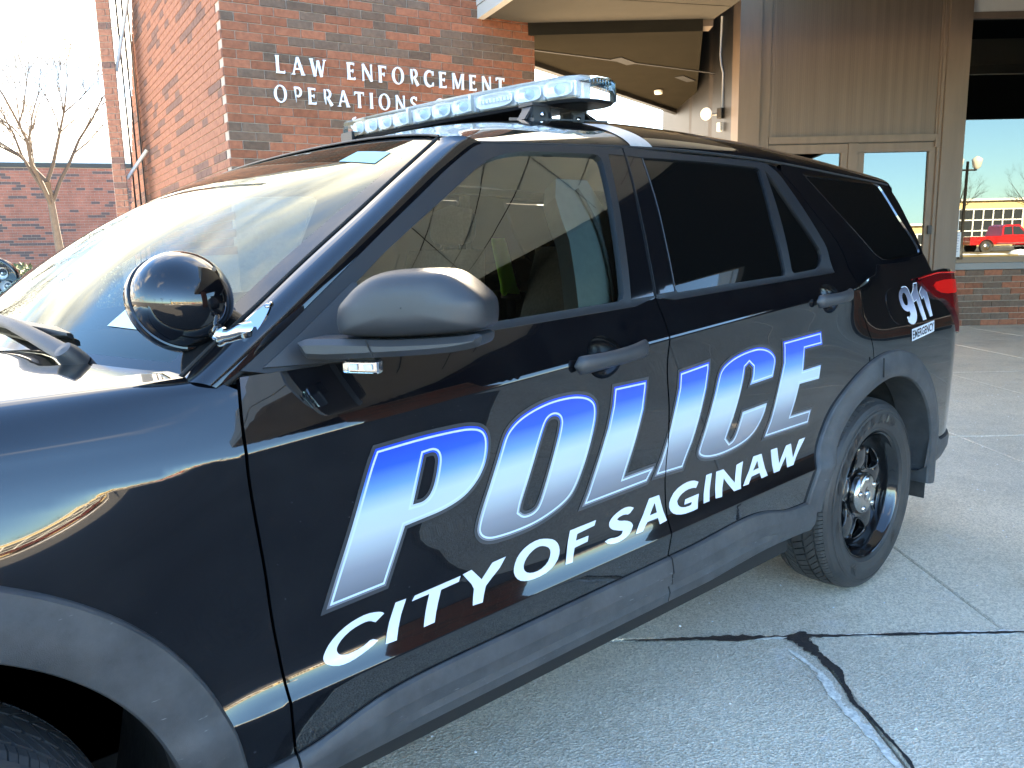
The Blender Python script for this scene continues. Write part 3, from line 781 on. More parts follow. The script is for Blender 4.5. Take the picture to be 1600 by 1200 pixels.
    'rub': [(0.812, 0.4247), (0.8215, 0.4437), (0.8958, 0.4493), (0.9916, 0.4528), (1.1699, 0.4541), (1.7234, 0.4627)],
}

def side_n(x, z, e=0.004):
    yx = (side_y(x + e, z) - side_y(x - e, z)) / (2 * e)
    yz = (side_y(x, z + e) - side_y(x, z - e)) / (2 * e)
    return Vector((yx, -1, yz)).normalized()

def side_panel(name, ins, outs, mt, parent, off=0.0, h=0.03, depth=0.02, flip=1):
    """sheet on the side skin with folded edges; flip=-1 builds it on the passenger side"""
    v2, tr = fill(ins, outs, h)
    V, N = [], []
    for x, z in v2:
        n = side_n(x, z); p = Vector((x, side_y(x, z), z)) + n * off
        V.append(p); N.append(n)
    F = [tuple(t) for t in tr]
    if depth:
        k = len(V)
        for a, b in boundary(tr):
            pa, pb = V[a], V[b]
            q = [pa.copy(), pb.copy(), pb + Vector((0, depth, 0)), pa + Vector((0, depth, 0))]
            nn = (q[0] - q[1]).cross(q[2] - q[1]).normalized()
            V += q; N += [nn] * 4
            F.append((k + 1, k, k + 3, k + 2)); k += 4
    if flip < 0:
        V = [Vector((p.x, -p.y, p.z)) for p in V]; N = [Vector((p.x, -p.y, p.z)) for p in N]; F = [f[::-1] for f in F]
    return mesh(name, V, F, mt, parent, True, None, [tuple(n) for n in N])

# ================================================================== POLICE SUV
car = tag(empty('police_suv', (1.5, 0, 0)), 'black police SUV with blue and silver POLICE lettering parked on the concrete', 'police car')
WX = 3.025                       # wheelbase; front axle at x = 0
WZ = 0.378

def interp_curve(pts, n):
    P = [Vector(p) for p in pts]
    L = [0]
    for i in range(1, len(P)): L.append(L[-1] + (P[i] - P[i - 1]).length)
    out = []
    for k in range(n):
        d = L[-1] * k / (n - 1); i = 0
        while i < len(P) - 2 and L[i + 1] < d: i += 1
        t = (d - L[i]) / max(1e-9, L[i + 1] - L[i])
        out.append(P[i].lerp(P[i + 1], min(1, max(0, t))))
    return out

def smooth_curve(pts, n=60, it=6):
    P = interp_curve(pts, n)
    for _ in range(it):
        P = [P[0]] + [(P[i - 1] + P[i] * 2 + P[i + 1]) / 4 for i in range(1, n - 1)] + [P[-1]]
    return P

def sm2(pts, n=40, it=4):
    return [(p.x, p.y) for p in smooth_curve([(a, b, 0) for a, b in pts], n, it)]

def skin_panel(name, ins, outs, pt, mt, parent, h=0.03, depth=0.02, lines=()):
    """sheet over a parametric skin pt(a, b); outward normal = dp/da x dp/db; folded edges"""
    v2, tr = fill(ins, outs, h, lines)
    V, N = [], []
    e = 0.0035
    for a, b in v2:
        p = Vector(pt(a, b))
        n = (Vector(pt(a + e, b)) - Vector(pt(a - e, b))).cross(Vector(pt(a, b + e)) - Vector(pt(a, b - e))).normalized()
        V.append(p); N.append(n)
    F = [tuple(t) for t in tr]
    n0 = len(V)
    if depth:
        k = len(V)
        for a, b in boundary(tr):
            q = [V[a].copy(), V[b].copy(), V[b] - N[b] * depth, V[a] - N[a] * depth]
            nn = (q[0] - q[1]).cross(q[2] - q[1]).normalized()
            V += q; N += [nn] * 4
            F.append((k + 1, k, k + 3, k + 2)); k += 4
    return mesh(name, V, F, mt, parent, True, None, [tuple(n) for n in N])

def circ(cx, cz, r, n=64, a0=0, a1=360):
    return [(cx + r * math.cos(R(a0 + (a1 - a0) * i / n)), cz + r * math.sin(R(a0 + (a1 - a0) * i / n))) for i in range(n)]

SP = lambda x, z: (x, side_y(x, z), z)
def SPo(off):
    def f(x, z):
        n = side_n(x, z); return (x + n.x * off, side_y(x, z) + n.y * off, z + n.z * off)
    return f

def along(zf, d, x0, x1, st=0.02): return [(x, zf(x) + d) for x in np.arange(x0, x1, st)]
def feature_lines(x0, x1):
    L = [along(crease_z, d, x0, x1) for d in (-0.045, -0.022, -0.009, -0.003, 0.003, 0.009, 0.020, 0.038)]
    L += [along(sill_z, d, x0, x1) for d in (-0.03, -0.010, -0.003, 0.003, 0.010, 0.022, 0.036, 0.052, 0.070, 0.09, 0.12)]
    return L
GAP = 0.0028
cutF = sm2([(x, z) for x, z in D['cut_front']], 40, 5)
cutB = sm2([(1.7134, 1.199)] + [(x, z) for x, z in D['cut_b'][1:13]], 40, 4)
cutR = sm2([(2.5524, 1.5835)] + [(x, z) for x, z in D['cut_rear']], 60, 4)
shift = lambda c, d: [(x + d, z) for x, z in c]
trim_out = sm2(D['trim_top'][5:10] + [(2.650, 1.262), (2.6549, 1.2333)], 30, 2)
belt = [(x, belt_z(x) - 0.006) for x in np.linspace(0.84, 2.6549, 24)]
gapB = [(x, z) for x, z in D['gap_b']]
CLAD = sm2([(0.56, 0.43), (0.654, 0.4300), (0.70, 0.437), (0.778, 0.467), (0.834, 0.482), (0.956, 0.490), (1.165, 0.494), (1.37, 0.499), (1.714, 0.506),
            (1.86, 0.509), (2.045, 0.524), (2.149, 0.526), (2.225, 0.517), (2.333, 0.485), (2.50, 0.482)], 60, 3)
def clad_z(x): return float(np.interp(x, [a for a, _ in CLAD], [b for _, b in CLAD]))
arch = [circ(0, WZ, 0.532), circ(WX, WZ, 0.532)]

# --- front wing with its rolled-over top edge
def wing_pt(x, q):
    if q <= 1.105: return (x, side_y(x, q), q)
    y0 = side_y(x, 1.105); th = math.atan((y0 - side_y(x, 1.099)) / 0.006)
    n = 12; l = (q - 1.105) / n; y, z = y0, 1.105
    for i in range(n):
        t = th + (R(82) - th) * min(1.0, (i + 0.5) * l / 0.045)
        y += math.sin(t) * l; z += math.cos(t) * l
    return (x, y, z)
wing = [(-0.95, 0.45)] + shift([c for c in cutF[::-1] if c[1] >= 0.436 and c[1] < 1.12], -GAP) + [(0.575, 1.125), (0.545, 1.20), (-0.95, 1.20)]
skin_panel('front_wing', [wing], [arch[0]], wing_pt, M['paint'], car, 0.014)
# --- doors (handle cups are holes in the skin)
def cup(cx, cz, rx, rz): return [(cx + rx * math.cos(2 * math.pi * i / 36), cz + rz * math.sin(2 * math.pi * i / 36)) for i in range(36)]
cups = [cup(1.4660, 1.0735, 0.062, 0.050), cup(2.552, 1.1535, 0.062, 0.047)]
fdoor = shift([c for c in cutF if c[1] < 1.131], GAP) + [(0.658, 0.42)] + [(1.73 - GAP, 0.42)] + \
        shift(cutB[::-1], -GAP) + [b for b in belt[::-1] if b[0] < 1.70] + [(0.70, 1.128)]
clad_cut = [(a, b - 0.004) for a, b in CLAD] + [(2.5, 0.2), (0.5, 0.2)]
front_door = skin_panel('front_door', [fdoor], [cups[0], clad_cut], SP, M['paint'], car, 0.02, 0.02, feature_lines(0.60, 2.95))
rdoor = shift(cutB, GAP) + [(1.73 + GAP, 0.42), (2.56, 0.42), (2.95, 0.8)] + shift([c for c in cutR[::-1] if c[1] < 1.58], -GAP) + \
        [(2.5385, 1.588)] + trim_out + [b for b in belt[::-1] if 1.722 < b[0] < 2.65]
rear_door = skin_panel('rear_door', [rdoor], [arch[1], cups[1], clad_cut], SP, M['paint'], car, 0.02, 0.02, feature_lines(0.60, 2.95))
# --- rear quarter
dpil = [(3.42, 1.5644), (3.415, 1.50), (3.395, 1.42), (3.405, 1.29), (3.47, 1.215)]
qglass = sm2(D['quarter_glass'] + [D['quarter_glass'][0]], 70, 1)[:-1]
lamp = [(3.29, 1.189), (3.488, 1.206), (3.75, 1.200), (3.95, 1.185), (3.97, 0.93), (3.80, 0.93), (3.72, 0.99), (3.62, 1.065), (3.54, 1.100), (3.4576, 1.104), (3.355, 1.147)]
quarter = shift([c for c in cutR if c[1] > 0.86 and c[1] < 1.58], GAP) + [(2.95, 0.75), (2.99, 0.45), (3.90, 0.47), (3.95, 0.60), (3.97, 1.18)] + [(3.75, 1.215), (3.60, 1.222)] + dpil[::-1] + \
          [(3.2, 1.576), (2.9, 1.588), (2.70, 1.5985), (2.60, 1.604)]
skin_panel('quarter_panel', [quarter], [arch[1], qglass, [(x, z) for x, z in lamp]], SP, M['paint'], car, 0.022, 0.022, feature_lines(2.75, 3.95))
skin_panel('quarter_window', [inset(qglass, 0.004)], [], SPo(-0.003), M['tint'], car, 0.03, 0.006)
skin_panel('quarter_window_seal', [inset(qglass, -0.001)], [inset(qglass, 0.0045)], SPo(0.0005), M['chrome'], car, 0.03, 0.006)
# fuel filler flap: a shut line in the quarter panel
fl = round_poly([(2.985, 1.165), (3.20, 1.172), (3.20, 1.022), (3.035, 1.03)], 3)
skin_panel('fuel_flap', [inset(fl, 0.0015)], [], SPo(0.0018), M['paint'], car, 0.02, 0.003)

# --- door recesses and handles
for k, (cx, cz, rx, rz) in enumerate(((1.4660, 1.0735, 0.062, 0.050), (2.552, 1.1535, 0.062, 0.047))):
    door = (front_door, rear_door)[k]
    rings = []
    for j in range(9):
        t = math.cos(j / 8 * math.pi / 2); d = 0.034 * math.sin(j / 8 * math.pi / 2)
        t = max(t, 0.02)
        rings.append([(cx + rx * 1.02 * t * math.cos(a), side_y(cx, cz) * 0 + side_y(cx + rx * t * math.cos(a), cz + rz * t * math.sin(a)) + d + 0.0005, cz + rz * 1.02 * t * math.sin(a))
                      for a in [2 * math.pi * i / 36 for i in range(36)]])
    MB().loft(rings).build('handle_recess', M['recess'], door, True)
    a = ((1.3545, 1.0655), (1.605, 1.0865))[0:2] if k == 0 else ((2.4445, 1.1485), (2.668, 1.163))
    (x0, z0), (x1, z1) = a
    rings = []
    for j in range(23):
        t = j / 22
        x = x0 + (x1 - x0) * t; z = z0 + (z1 - z0) * t
        e = min(t, 1 - t)
        s = (1 - (1 - e / 0.07) ** 2) ** 0.5 if e < 0.07 else 1
        hh_ = (0.0225 - 0.0035 * math.sin(math.pi * t)) * max(0.12, s)
        lift = 0.008 + 0.024 * max(0.0, math.sin(math.pi * t)) ** 0.6
        y = side_y(x, z) - lift
        th = 0.011 * max(0.2, s)
        rings.append([(x, y + th * 0.3 * (1 - abs(math.cos(q)) ** 3) - th * math.cos(q), z + hh_ * (math.copysign(abs(math.sin(q)) ** 0.7, math.sin(q)))) for q in [2 * math.pi * i / 20 for i in range(20)]])
    hd = MB().loft(rings, cap=True).build('handle', M['mirror_plastic'], door, True, angle=60)
    if k == 0:
        x, z = x1 - 0.013, z1 - 0.001; y = side_y(x, z) - 0.0225
        MB().lathe([(0.0001, -0.001), (0.0048, -0.001), (0.0055, 0.001), (0.0055, 0.004)], (x, y, z), (0, 1, 0), 20).build('lock_cylinder', M['steel_black'], door, True)

# --- window frames, pillar appliqués, side glass
fo = D['frame_out']
frameF = sm2(fo, 60, 2) + [(1.7775, 1.5925)] + [(x - GAP, z) for x, z in gapB[1:]] + [(b[0], b[1]) for b in belt[::-1] if b[0] < 1.705] + [(0.76, 1.128), (0.66, 1.126)]
fgl = sm2(D['front_glass'] + [D['front_glass'][0]], 110, 1)[:-1]
tb = D['trim_b']
gl_up = SPo(0.002)
app1 = [(tb[1][0], tb[1][1] + 0.001), (1.7770, 1.5715), (1.7640, 1.516), (1.7400, 1.404), (1.7225, 1.3046), (1.7105, 1.2025), (tb[4][0] + 0.004, 1.1985), (tb[3][0] + .001, tb[3][1]), (tb[2][0] + .001, tb[2][1])]
skin_panel('front_window_frame', [frameF], [fgl, app1], gl_up, M['satin'], car, 0.025, 0.02)
skin_panel('pillar_applique', [inset(app1, 0.001)], [], SPo(0.0005), M['gloss_black'], car, 0.03, 0.008)
skin_panel('front_window', [inset(fgl, -0.004)], [], SPo(-0.007), M['glass'], car, 0.05, 0)
rg = D['rear_glass']
rear_gl = sm2(rg + [rg[0]], 80, 0)[:-1]
vent = sm2(D['vent_glass'] + [D['vent_glass'][0]], 60, 1)[:-1]
frameR = [(x + GAP, z) for x, z in gapB[::-1]] + [(x, z) for x, z in D['trim_top'][2:5]] + trim_out + [b for b in belt[::-1] if 1.72 < b[0] < 2.65]
app2 = [(1.7850, 1.5715), (1.8465, 1.5705), (1.8321, 1.4489), (1.8136, 1.337), (1.8040, 1.26), (1.7985, 1.2105), (1.7185, 1.2055), (1.7310, 1.3046), (1.7485, 1.4042), (1.7725, 1.516)]
skin_panel('rear_window_frame', [frameR], [inset(rear_gl, -0.0008), vent, app2], gl_up, M['satin'], car, 0.025, 0.02)
skin_panel('pillar_applique', [inset(app2, 0.001)], [], SPo(0.0005), M['gloss_black'], car, 0.03, 0.008)
skin_panel('rear_window', [inset(rear_gl, -0.002)], [], SPo(-0.004), M['tint'], car, 0.05, 0)
skin_panel('vent_window', [inset(vent, -0.004)], [], SPo(-0.004), M['tint'], car, 0.04, 0)
# bright bead where the applique meets the rear glass
bd = MB(); pb = [(1.8465, 1.5705), (1.8321, 1.4489), (1.8136, 1.337), (1.8040, 1.26), (1.7985, 1.2105)]
bd.tube([SPo(0.0015)(x, z) for x, z in sm2(pb, 16, 1)], 0.0016, 6)
bd.build('glass_bead', M['mirror_plastic'], car, True)
# mirror sail
sail = [(0.655, 1.134), (0.7378, 1.187), (0.858, 1.268), (0.8681, 1.2656), (0.856, 1.20), (0.8425, 1.1499), (0.836, 1.130), (0.75, 1.131)]
skin_panel('mirror_sail', [sail], [], SPo(0.007), M['mirror_plastic'], car, 0.02, 0.012)

# --- windscreen, A pillars, roof
DR = [(1.278, 1.5714), (1.5354, 1.5847), (1.7537, 1.5977), (2.0146, 1.6075), (2.2222, 1.6085), (2.501, 1.6064), (2.70, 1.598), (3.0, 1.584), (3.4, 1.566), (3.6, 1.556)]
HX = [(1.15, .040), (1.28, .060), (1.5, .122), (1.8, .146), (2.1, .153), (2.35, .150), (2.7, .152), (3.05, .146), (3.45, .118), (3.7, .098)]
_dr = np.array(smooth_curve([(a, b, 0) for a, b in DR], 50, 8)); _hx = np.array(smooth_curve([(a, b, 0) for a, b in HX], 50, 10))
def roof_d(x): return float(np.interp(x, _dr[:, 0], _dr[:, 1]))
def roof_h(x): return float(np.interp(x, _hx[:, 0], _hx[:, 1]))
def roof_yd(x): return -side_y(x, roof_d(x))
def roof_sec(x, f):
    """f from 0 (driver's gutter) over 1 (crown) to 2 (passenger's gutter)"""
    sgn = -1 if f <= 1 else 1
    a = (f if f <= 1 else 2 - f) * math.pi / 2
    c, s = max(0.0, math.cos(a)), math.sin(a)
    return sgn * roof_yd(x) * c ** (2 / 2.3), roof_d(x) + roof_h(x) * s ** 1.25
def header_x(y): return 1.200 - 0.03 * max(0.0, 1 - (y / 0.74) ** 2) + max(0.0, abs(y) - 0.74) * 2.2
rows = []
nf = 72
for i in range(61):
    u = i / 60
    row = []
    for k in range(nf + 1):
        f = 2 * k / nf
        x = 1.20 + u * (3.44 - 1.20)
        for _ in range(4):
            y, z = roof_sec(x, f)
            xr = 3.44 + 0.22 * max(0.0, 1 - (y / 0.72) ** 2) ** 0.8
            x = header_x(y) + u * (xr - header_x(y))
        row.append((x, y, z))
    rows.append(row)
rf = MB().loft(rows, closed=False)
rf.f = [f[::-1] for f in rf.f]
roof = rf.build('roof', M['paint'], car, True)
# spoiler lip along the rear edge
lip = [[(x, y, z), (x + 0.035, y * 0.995, z - 0.012), (x + 0.042, y * 0.993, z - 0.026), (x + 0.02, y * 0.99, z - 0.036), (x - 0.06, y * 0.985, z - 0.034)] for x, y, z in rows[-1]]
sp = MB().loft(lip, closed=False); sp.build('spoiler', M['paint'], car, True, angle=40)
# gutter: the dark seal between roof and door frames
for sgn in (1, -1):
    g = MB()
    pts = [(x, sgn * (side_y(x, roof_d(x) - 0.002) + 0.003), roof_d(x) - 0.002) for x in np.linspace(1.28, 3.42, 40)]
    g.tube(pts, 0.0055, 6)
    g.build('roof_gutter', M['dark'], car, True)

ws_edge = smooth_curve([(0.525, -0.912, 1.120), (0.592, -0.903, 1.175), (0.654, -0.891, 1.214), (0.742, -0.867, 1.276), (0.800, -0.850, 1.316), (0.903, -0.823, 1.384),
                        (1.038, -0.786, 1.475), (1.196, -0.738, 1.577)], 40, 6)
head = [Vector((header_x(y), y, 0)) for y in np.linspace(-0.738, 0.738, 41)]
def roof_z(x, y):
    yd = roof_yd(x); c = min(1.0, abs(y) / yd); a = math.acos(min(1.0, c ** (2.3 / 2)))
    return roof_d(x) + roof_h(x) * math.sin(a) ** 1.25
for p_ in head: p_.z = roof_z(p_.x, p_.y) - 0.004
cowl = [Vector((0.525 - 0.215 * (1 - (y / 0.912) ** 2), y, 1.120 + 0.010 * (1 - (y / 0.912) ** 2))) for y in np.linspace(-0.912, 0.912, 41)]
dz0 = ws_edge[-1] - head[0]
wr = []
for i in range(40):
    t = i / 39
    e = ws_edge[i]; row = []
    for k in range(41):
        a = k / 20 - 1
        base = cowl[k].lerp(head[k], t)
        # side edges follow the measured pillar curve
        dev = e - cowl[0].lerp(head[0], t)
        q = base + Vector((dev.x, -a * dev.y if True else 0, dev.z)) * (abs(a) ** 2)
        q += Vector((-0.5, 0, 0.86)) * (0.085 * 4 * t * (1 - t) * (1 - a * a) * 0.75)
        row.append(q)
    wr.append(row)
wsm = MB().loft(wr, closed=False); wsm.f = [f[::-1] for f in wsm.f]
fmi = []
for i in range(39):
    for k in range(40):
        fmi.append(1 if (i < 2 or i > 37 or k < 1 or k > 38) else 0)
windscreen = mesh('windscreen', wsm.v, wsm.f, [M['windscreen'], M['frit']], car, True, fmi)
# stickers inside the glass
def ws_point(t, a):
    i = min(38, int(t * 39)); k = min(39, int((a + 1) * 20)); ft = t * 39 - i; fa = (a + 1) * 20 - k
    return wr[i][k].lerp(wr[i][k + 1], fa).lerp(wr[i + 1][k].lerp(wr[i + 1][k + 1], fa), ft)
def ws_patch(name, t0, t1, a0, a1, mt, d=0.004):
    rws = [[ws_point(t0 + (t1 - t0) * i / 3, a0 + (a1 - a0) * k / 6) + Vector((0.5, 0, -0.86)) * d for k in range(7)] for i in range(4)]
    s_ = MB().loft(rws, closed=False); s_.f = [f[::-1] for f in s_.f]
    return s_.build(name, mt, windscreen, True)
M['teal'] = mat('teal_sticker', (0.16, 0.42, 0.46), 0.5)
M['pale_sticker'] = mat('pale_sticker', (0.55, 0.63, 0.58), 0.5)
ws_patch('sticker', 0.83, 0.90, -0.88, -0.72, M['teal'], -0.0015)
ws_patch('sticker', 0.125, 0.185, -0.85, -0.70, M['pale_sticker'], -0.0015)
# A pillars
fo3 = smooth_curve([(0.575, side_y(0.575, 1.112), 1.112)] + [(x, side_y(x, z), z) for x, z in fo[:7]] , 40, 3)
fo3[-1] = Vector((1.290, side_y(1.290, 1.5722), 1.5722))
pin = list(ws_edge)
for sgn in (1, -1):
    rws = []
    for i in range(40):
        a, b = pin[i], fo3[i]
        row = []
        for k in range(13):
            s_ = k / 12
            q = a.lerp(b, s_)
            nrm = Vector((-0.36, -0.78, 0.50)).normalized()
            q = q + nrm * (0.016 * (1 - (2 * s_ - 1) ** 2))
            if k == 12: pass
            row.append(Vector((q.x, q.y * sgn, q.z)))
        # folded edges
        r0 = row[0] + Vector((0.012, 0.0, -0.02)); r1 = row[-1] + Vector((0.006, 0.02 * sgn, -0.012))
        rws.append([r0] + row + [r1])
    pl = MB().loft(rws, closed=False)
    if sgn < 0: pl.f = [f[::-1] for f in pl.f]
    pl.build('windscreen_pillar', M['paint'], car, True, angle=35)
# dark seal between pillar and door frame, trim strip along the windscreen
sl = MB()
sl.tube([Vector((p.x + 0.002, p.y + 0.006, p.z - 0.004)) for p in fo3], 0.006, 6)
sl.tube([Vector((p.x - 0.001, p.y + 0.003, p.z + 0.001)) for p in ws_edge], 0.0035, 6)
sl.build('pillar_seal', M['dark'], car, True)
hd_ = MB().tube([p_ + Vector((-0.003, 0, 0.0045)) for p_ in head], 0.003, 6)
hd_.build('header_seal', M['mirror_plastic'], car, True)

# --- bonnet
we = {}
def wing_top(x): return Vector(wing_pt(x, 1.199))
rows = []
for i in range(36):
    u = i / 35
    row = []
    for k in range(49):
        a = k / 24 - 1
        xr = 0.560 - 0.185 * (1 - a * a)
        x = -0.95 + (xr + 0.95) * u
        wt = wing_top(min(x, 0.56))
        y = a * (-wt.y - 0.004)
        crown = 0.030 * (1 - abs(a) ** 3.0) + 0.012 * math.exp(-((abs(a) - 0.62) / 0.10) ** 2)
        drop = 0.10 * max(0.0, (0.1 - x) / 1.05) ** 2
        row.append((x, y, wt.z - 0.001 + crown * min(1, (0.62 - x) / 0.3) * 0.9 - drop))
    rows.append(row)
hb = MB().loft(rows, closed=False); hb.f = [f[::-1] for f in hb.f]
hb.build('bonnet', M['paint'], car, True)
sk = MB(); 
for sgn in (1, -1):
    sk.tube([Vector((x, sgn * (wing_top(x).y + 0.001), wing_top(x).z - 0.006)) for x in np.linspace(-0.9, 0.55, 30)], 0.004, 5)
sk.build('bonnet_seal', M['dark'], car, True)
cw = MB().loft([[(p_.x - 0.05, p_.y * 1.0, p_.z - 0.004) for p_ in cowl], [(p_.x + 0.03, p_.y * 0.99, p_.z + 0.003) for p_ in cowl]], closed=False)
cw.build('cowl_panel', M['mirror_plastic'], car, True)
# passenger's wing (seen over the bonnet only as a mass)
skin_panel('front_wing', [wing], [arch[0]], lambda x, q: (lambda p: (p[0], p[1], p[2]))(wing_pt(x, q)), M['paint'], car, 0.07, 0).data.transform(Matrix.Scale(-1, 4, (0, 1, 0)))
bpy.data.objects['front_wing.001'].data.flip_normals()

# --- wipers
def ws_normal(t, a):
    n = (ws_point(min(.98, t + .01), a) - ws_point(max(0, t - .01), a)).cross(ws_point(t, min(.98, a + .02)) - ws_point(t, max(-.98, a - .02))).normalized()
    return n if n.z > 0 else -n
def wiper(t0, a0, t1, a1, tp, ap, ka):
    w = empty('wiper', (0, 0, 0), 0, car); w.location = -car.location
    b = MB(); rings = []
    for k in range(19):
        u = k / 18; t = t0 + (t1 - t0) * u; a = a0 + (a1 - a0) * u
        p = ws_point(t, a); n = ws_normal(t, a)
        d = (ws_point(t, min(.97, a + .02)) - ws_point(t, max(-.97, a - .02))).normalized(); sd = n.cross(d)
        e = min(1.0, min(u, 1 - u) / 0.05 + 0.35)
        rings.append([p + sd * (x * e) + n * (z * (0.55 + 0.45 * e)) for x, z in ((-0.004, 0.002), (-0.013, 0.010), (-0.011, 0.017), (0.004, 0.026), (0.013, 0.020), (0.012, 0.011), (0.004, 0.002))])
    b.loft(rings, cap=True); b.build('blade', M['satin'], w, True, angle=35)
    a_ = MB(); um = ka
    pm = ws_point(t0 + (t1 - t0) * um, a0 + (a1 - a0) * um) + ws_normal(t1, a0 + (a1 - a0) * um) * 0.030
    pv = ws_point(tp, ap) + ws_normal(tp, ap) * 0.022
    rings = []
    for k in range(11):
        u = k / 10; q = pv.lerp(pm, u) + ws_normal(tp, ap) * (0.020 * math.sin(math.pi * u)); wd = 0.017 - 0.008 * u
        d = (pm - pv).normalized(); n = ws_normal(tp, ap); sd = d.cross(n).normalized()
        rings.append([q + sd * wd * math.cos(h) + n * (0.006 * math.sin(h)) for h in [2 * math.pi * z / 10 for z in range(10)]])
    a_.loft(rings, cap=True); a_.build('arm', M['mirror_plastic'], w, True, angle=50)
    q = MB().lathe([(0.0001, 0.022), (0.016, 0.020), (0.020, 0.010), (0.022, -0.02)], pv, ws_normal(tp, ap), 18); q.f = [f[::-1] for f in q.f]; q.build('pivot_cap', M['mirror_plastic'], w, True, angle=50)
wiper(0.105, 0.45, 0.082, -0.64, 0.022, -0.735, 0.62)
wiper(0.125, 0.93, 0.105, 0.20, 0.02, 0.10, 0.40)

# --- rocker cladding, wheel-arch flares
def clad_part(x0, x1, name='sill_cladding'):
    xs = np.linspace(x0, x1, max(8, int((x1 - x0) / 0.02)))
    rings = []
    for x in xs:
        zt = clad_z(x); zb_ = 0.350 if x < 1.95 else 0.350 + 0.012 * math.sin((x - 1.95) / 0.6 * math.pi)
        h = zt - zb_
        sw = _sm(0.80, 0.93, x) * _sm(2.32, 2.22, x)          # length of the pressed rub line
        y0 = side_y(x, zt)
        pr = [(y0 + 0.020, zt + 0.001), (y0 - 0.003, zt), (y0 - 0.009, zt - 0.005), (y0 - 0.013, zt - 0.16 * h), (y0 - 0.0155, zt - 0.29 * h), (y0 - 0.0155 + 0.0045 * sw, zt - 0.305 * h),
              (y0 - 0.0150 + 0.005 * sw, zt - 0.50 * h), (y0 - 0.014 + 0.0165 * sw, zt - 0.55 * h), (y0 - 0.010 + 0.0065 * sw, zt - 0.66 * h), (y0 + 0.002, zt - 0.83 * h), (y0 + 0.020, zb_ + 0.012),
              (y0 + 0.038, zb_), (y0 + 0.16, zb_ - 0.004)]
        rings.append([(x, y, z) for y, z in pr])
    c = MB().loft(rings, closed=False)
    c.f = [f[::-1] for f in c.f]
    # end caps
    for ring, fl_ in ((rings[0], False), (rings[-1], True)):
        k = len(c.v); c.v += ring + [(ring[0][0], ring[-1][1], ring[0][2])]
        f = tuple(range(k, k + len(ring) + 1)); c.f.append(f if fl_ else f[::-1]); c.m.append(0)
    return c.build(name, M['clad'], car, True, angle=28)
clad_part(0.565, 0.6525 - GAP, 'wing_cladding')
clad_part(0.6525 + GAP, 1.728, 'door_cladding')
clad_part(1.7335, 2.520, 'door_cladding')

def flare(cx, a0, a1, Ro, Ri, name):
    rings = []
    n = 90
    for i in range(n + 1):
        a = R(a0 + (a1 - a0) * i / n)
        row = []
        for rr, dd in ((Ro, 0.0), (Ro - 0.0015, 0.007), (Ro - 0.006, 0.0115), (Ro - 0.020, 0.0135), (Ro - 0.034, 0.0185), (Ri + 0.045, 0.0235), (Ri + 0.018, 0.0215), (Ri + 0.004, 0.016), (Ri, 0.008),
                       (Ri + 0.003, -0.020), (Ri + 0.004, -0.055), (Ri + 0.006, -0.12)):
            x = cx + rr * math.cos(a); z = WZ + rr * math.sin(a)
            xs_ = max(min(x, 3.62), -0.6); zs_ = max(z, 0.42)
            y = side_y(xs_, zs_) if cx > 1 else min(side_y(max(x, -0.3), max(z, 0.47)), -0.986) + 0.55 * max(0, -0.35 - x) ** 2
            if cx > 1: y = max(y, -1.004)
            row.append((x, y - dd, z))
        rings.append(row)
    b = MB().loft(rings, closed=False)
    return b.build(name, M['clad'], car, True, angle=32)
flare(0, -9, 190, 0.566, 0.466, 'wheel_arch_flare')
flare(WX, -6, 173, 0.562, 0.462, 'wheel_arch_flare')
# joint of the rear flare at the door cut
jb = MB(); xj = 2.906
jb.tube([(xj + 0.0 + (0.93 - zz) * 0.10, side_y(xj, zz) - 0.026, zz) for zz in np.linspace(0.925, 0.855, 6)], 0.0022, 5)
jb.build('flare_joint', M['dark'], car)
# lower rear bumper
rings = []
for x in np.linspace(3.455, 3.86, 30):
    y0 = side_y(x, 0.6); k_ = _sm(3.55, 3.86, x); zt = 0.50 + 0.17 * _sm(3.60, 3.46, x); zb_ = 0.385 + 0.035 * k_
    rings.append([(x, y0 + 0.03, zt + 0.004), (x, y0 - 0.004, zt), (x, y0 - 0.008, zt - 0.012), (x, y0 - 0.006, zt - 0.5 * (zt - zb_)), (x, y0 + 0.006, zb_ + 0.02), (x, y0 + 0.035, zb_), (x, y0 + 0.2, zb_ - 0.01)])
bmp = MB().loft(rings, closed=False); bmp.f = [f[::-1] for f in bmp.f]
bmp.build('rear_bumper_cladding', M['clad'], car, True, angle=40)

# --- tail lamp
tl = tag(skin_panel('tail_lamp', [round_poly(lamp, 1)], [], SPo(0.012), M['lamp_red'], car, 0.02, 0.035))
skin_panel('lamp_lens', [round_poly([(3.415, 1.168), (3.60, 1.178), (3.80, 1.165), (3.83, 1.125), (3.62, 1.115), (3.47, 1.128)], 1)], [], SPo(0.0145), M['lamp_red_bright'], tl, 0.02, 0.004)
rm = MB().tube([SPo(0.014)(x, z) for x, z in sm2([(3.29, 1.189), (3.488, 1.206), (3.75, 1.20), (3.95, 1.185)], 20, 1)], 0.003, 6)
rm.build('lamp_rim', M['lamp_red_bright'], tl, True)

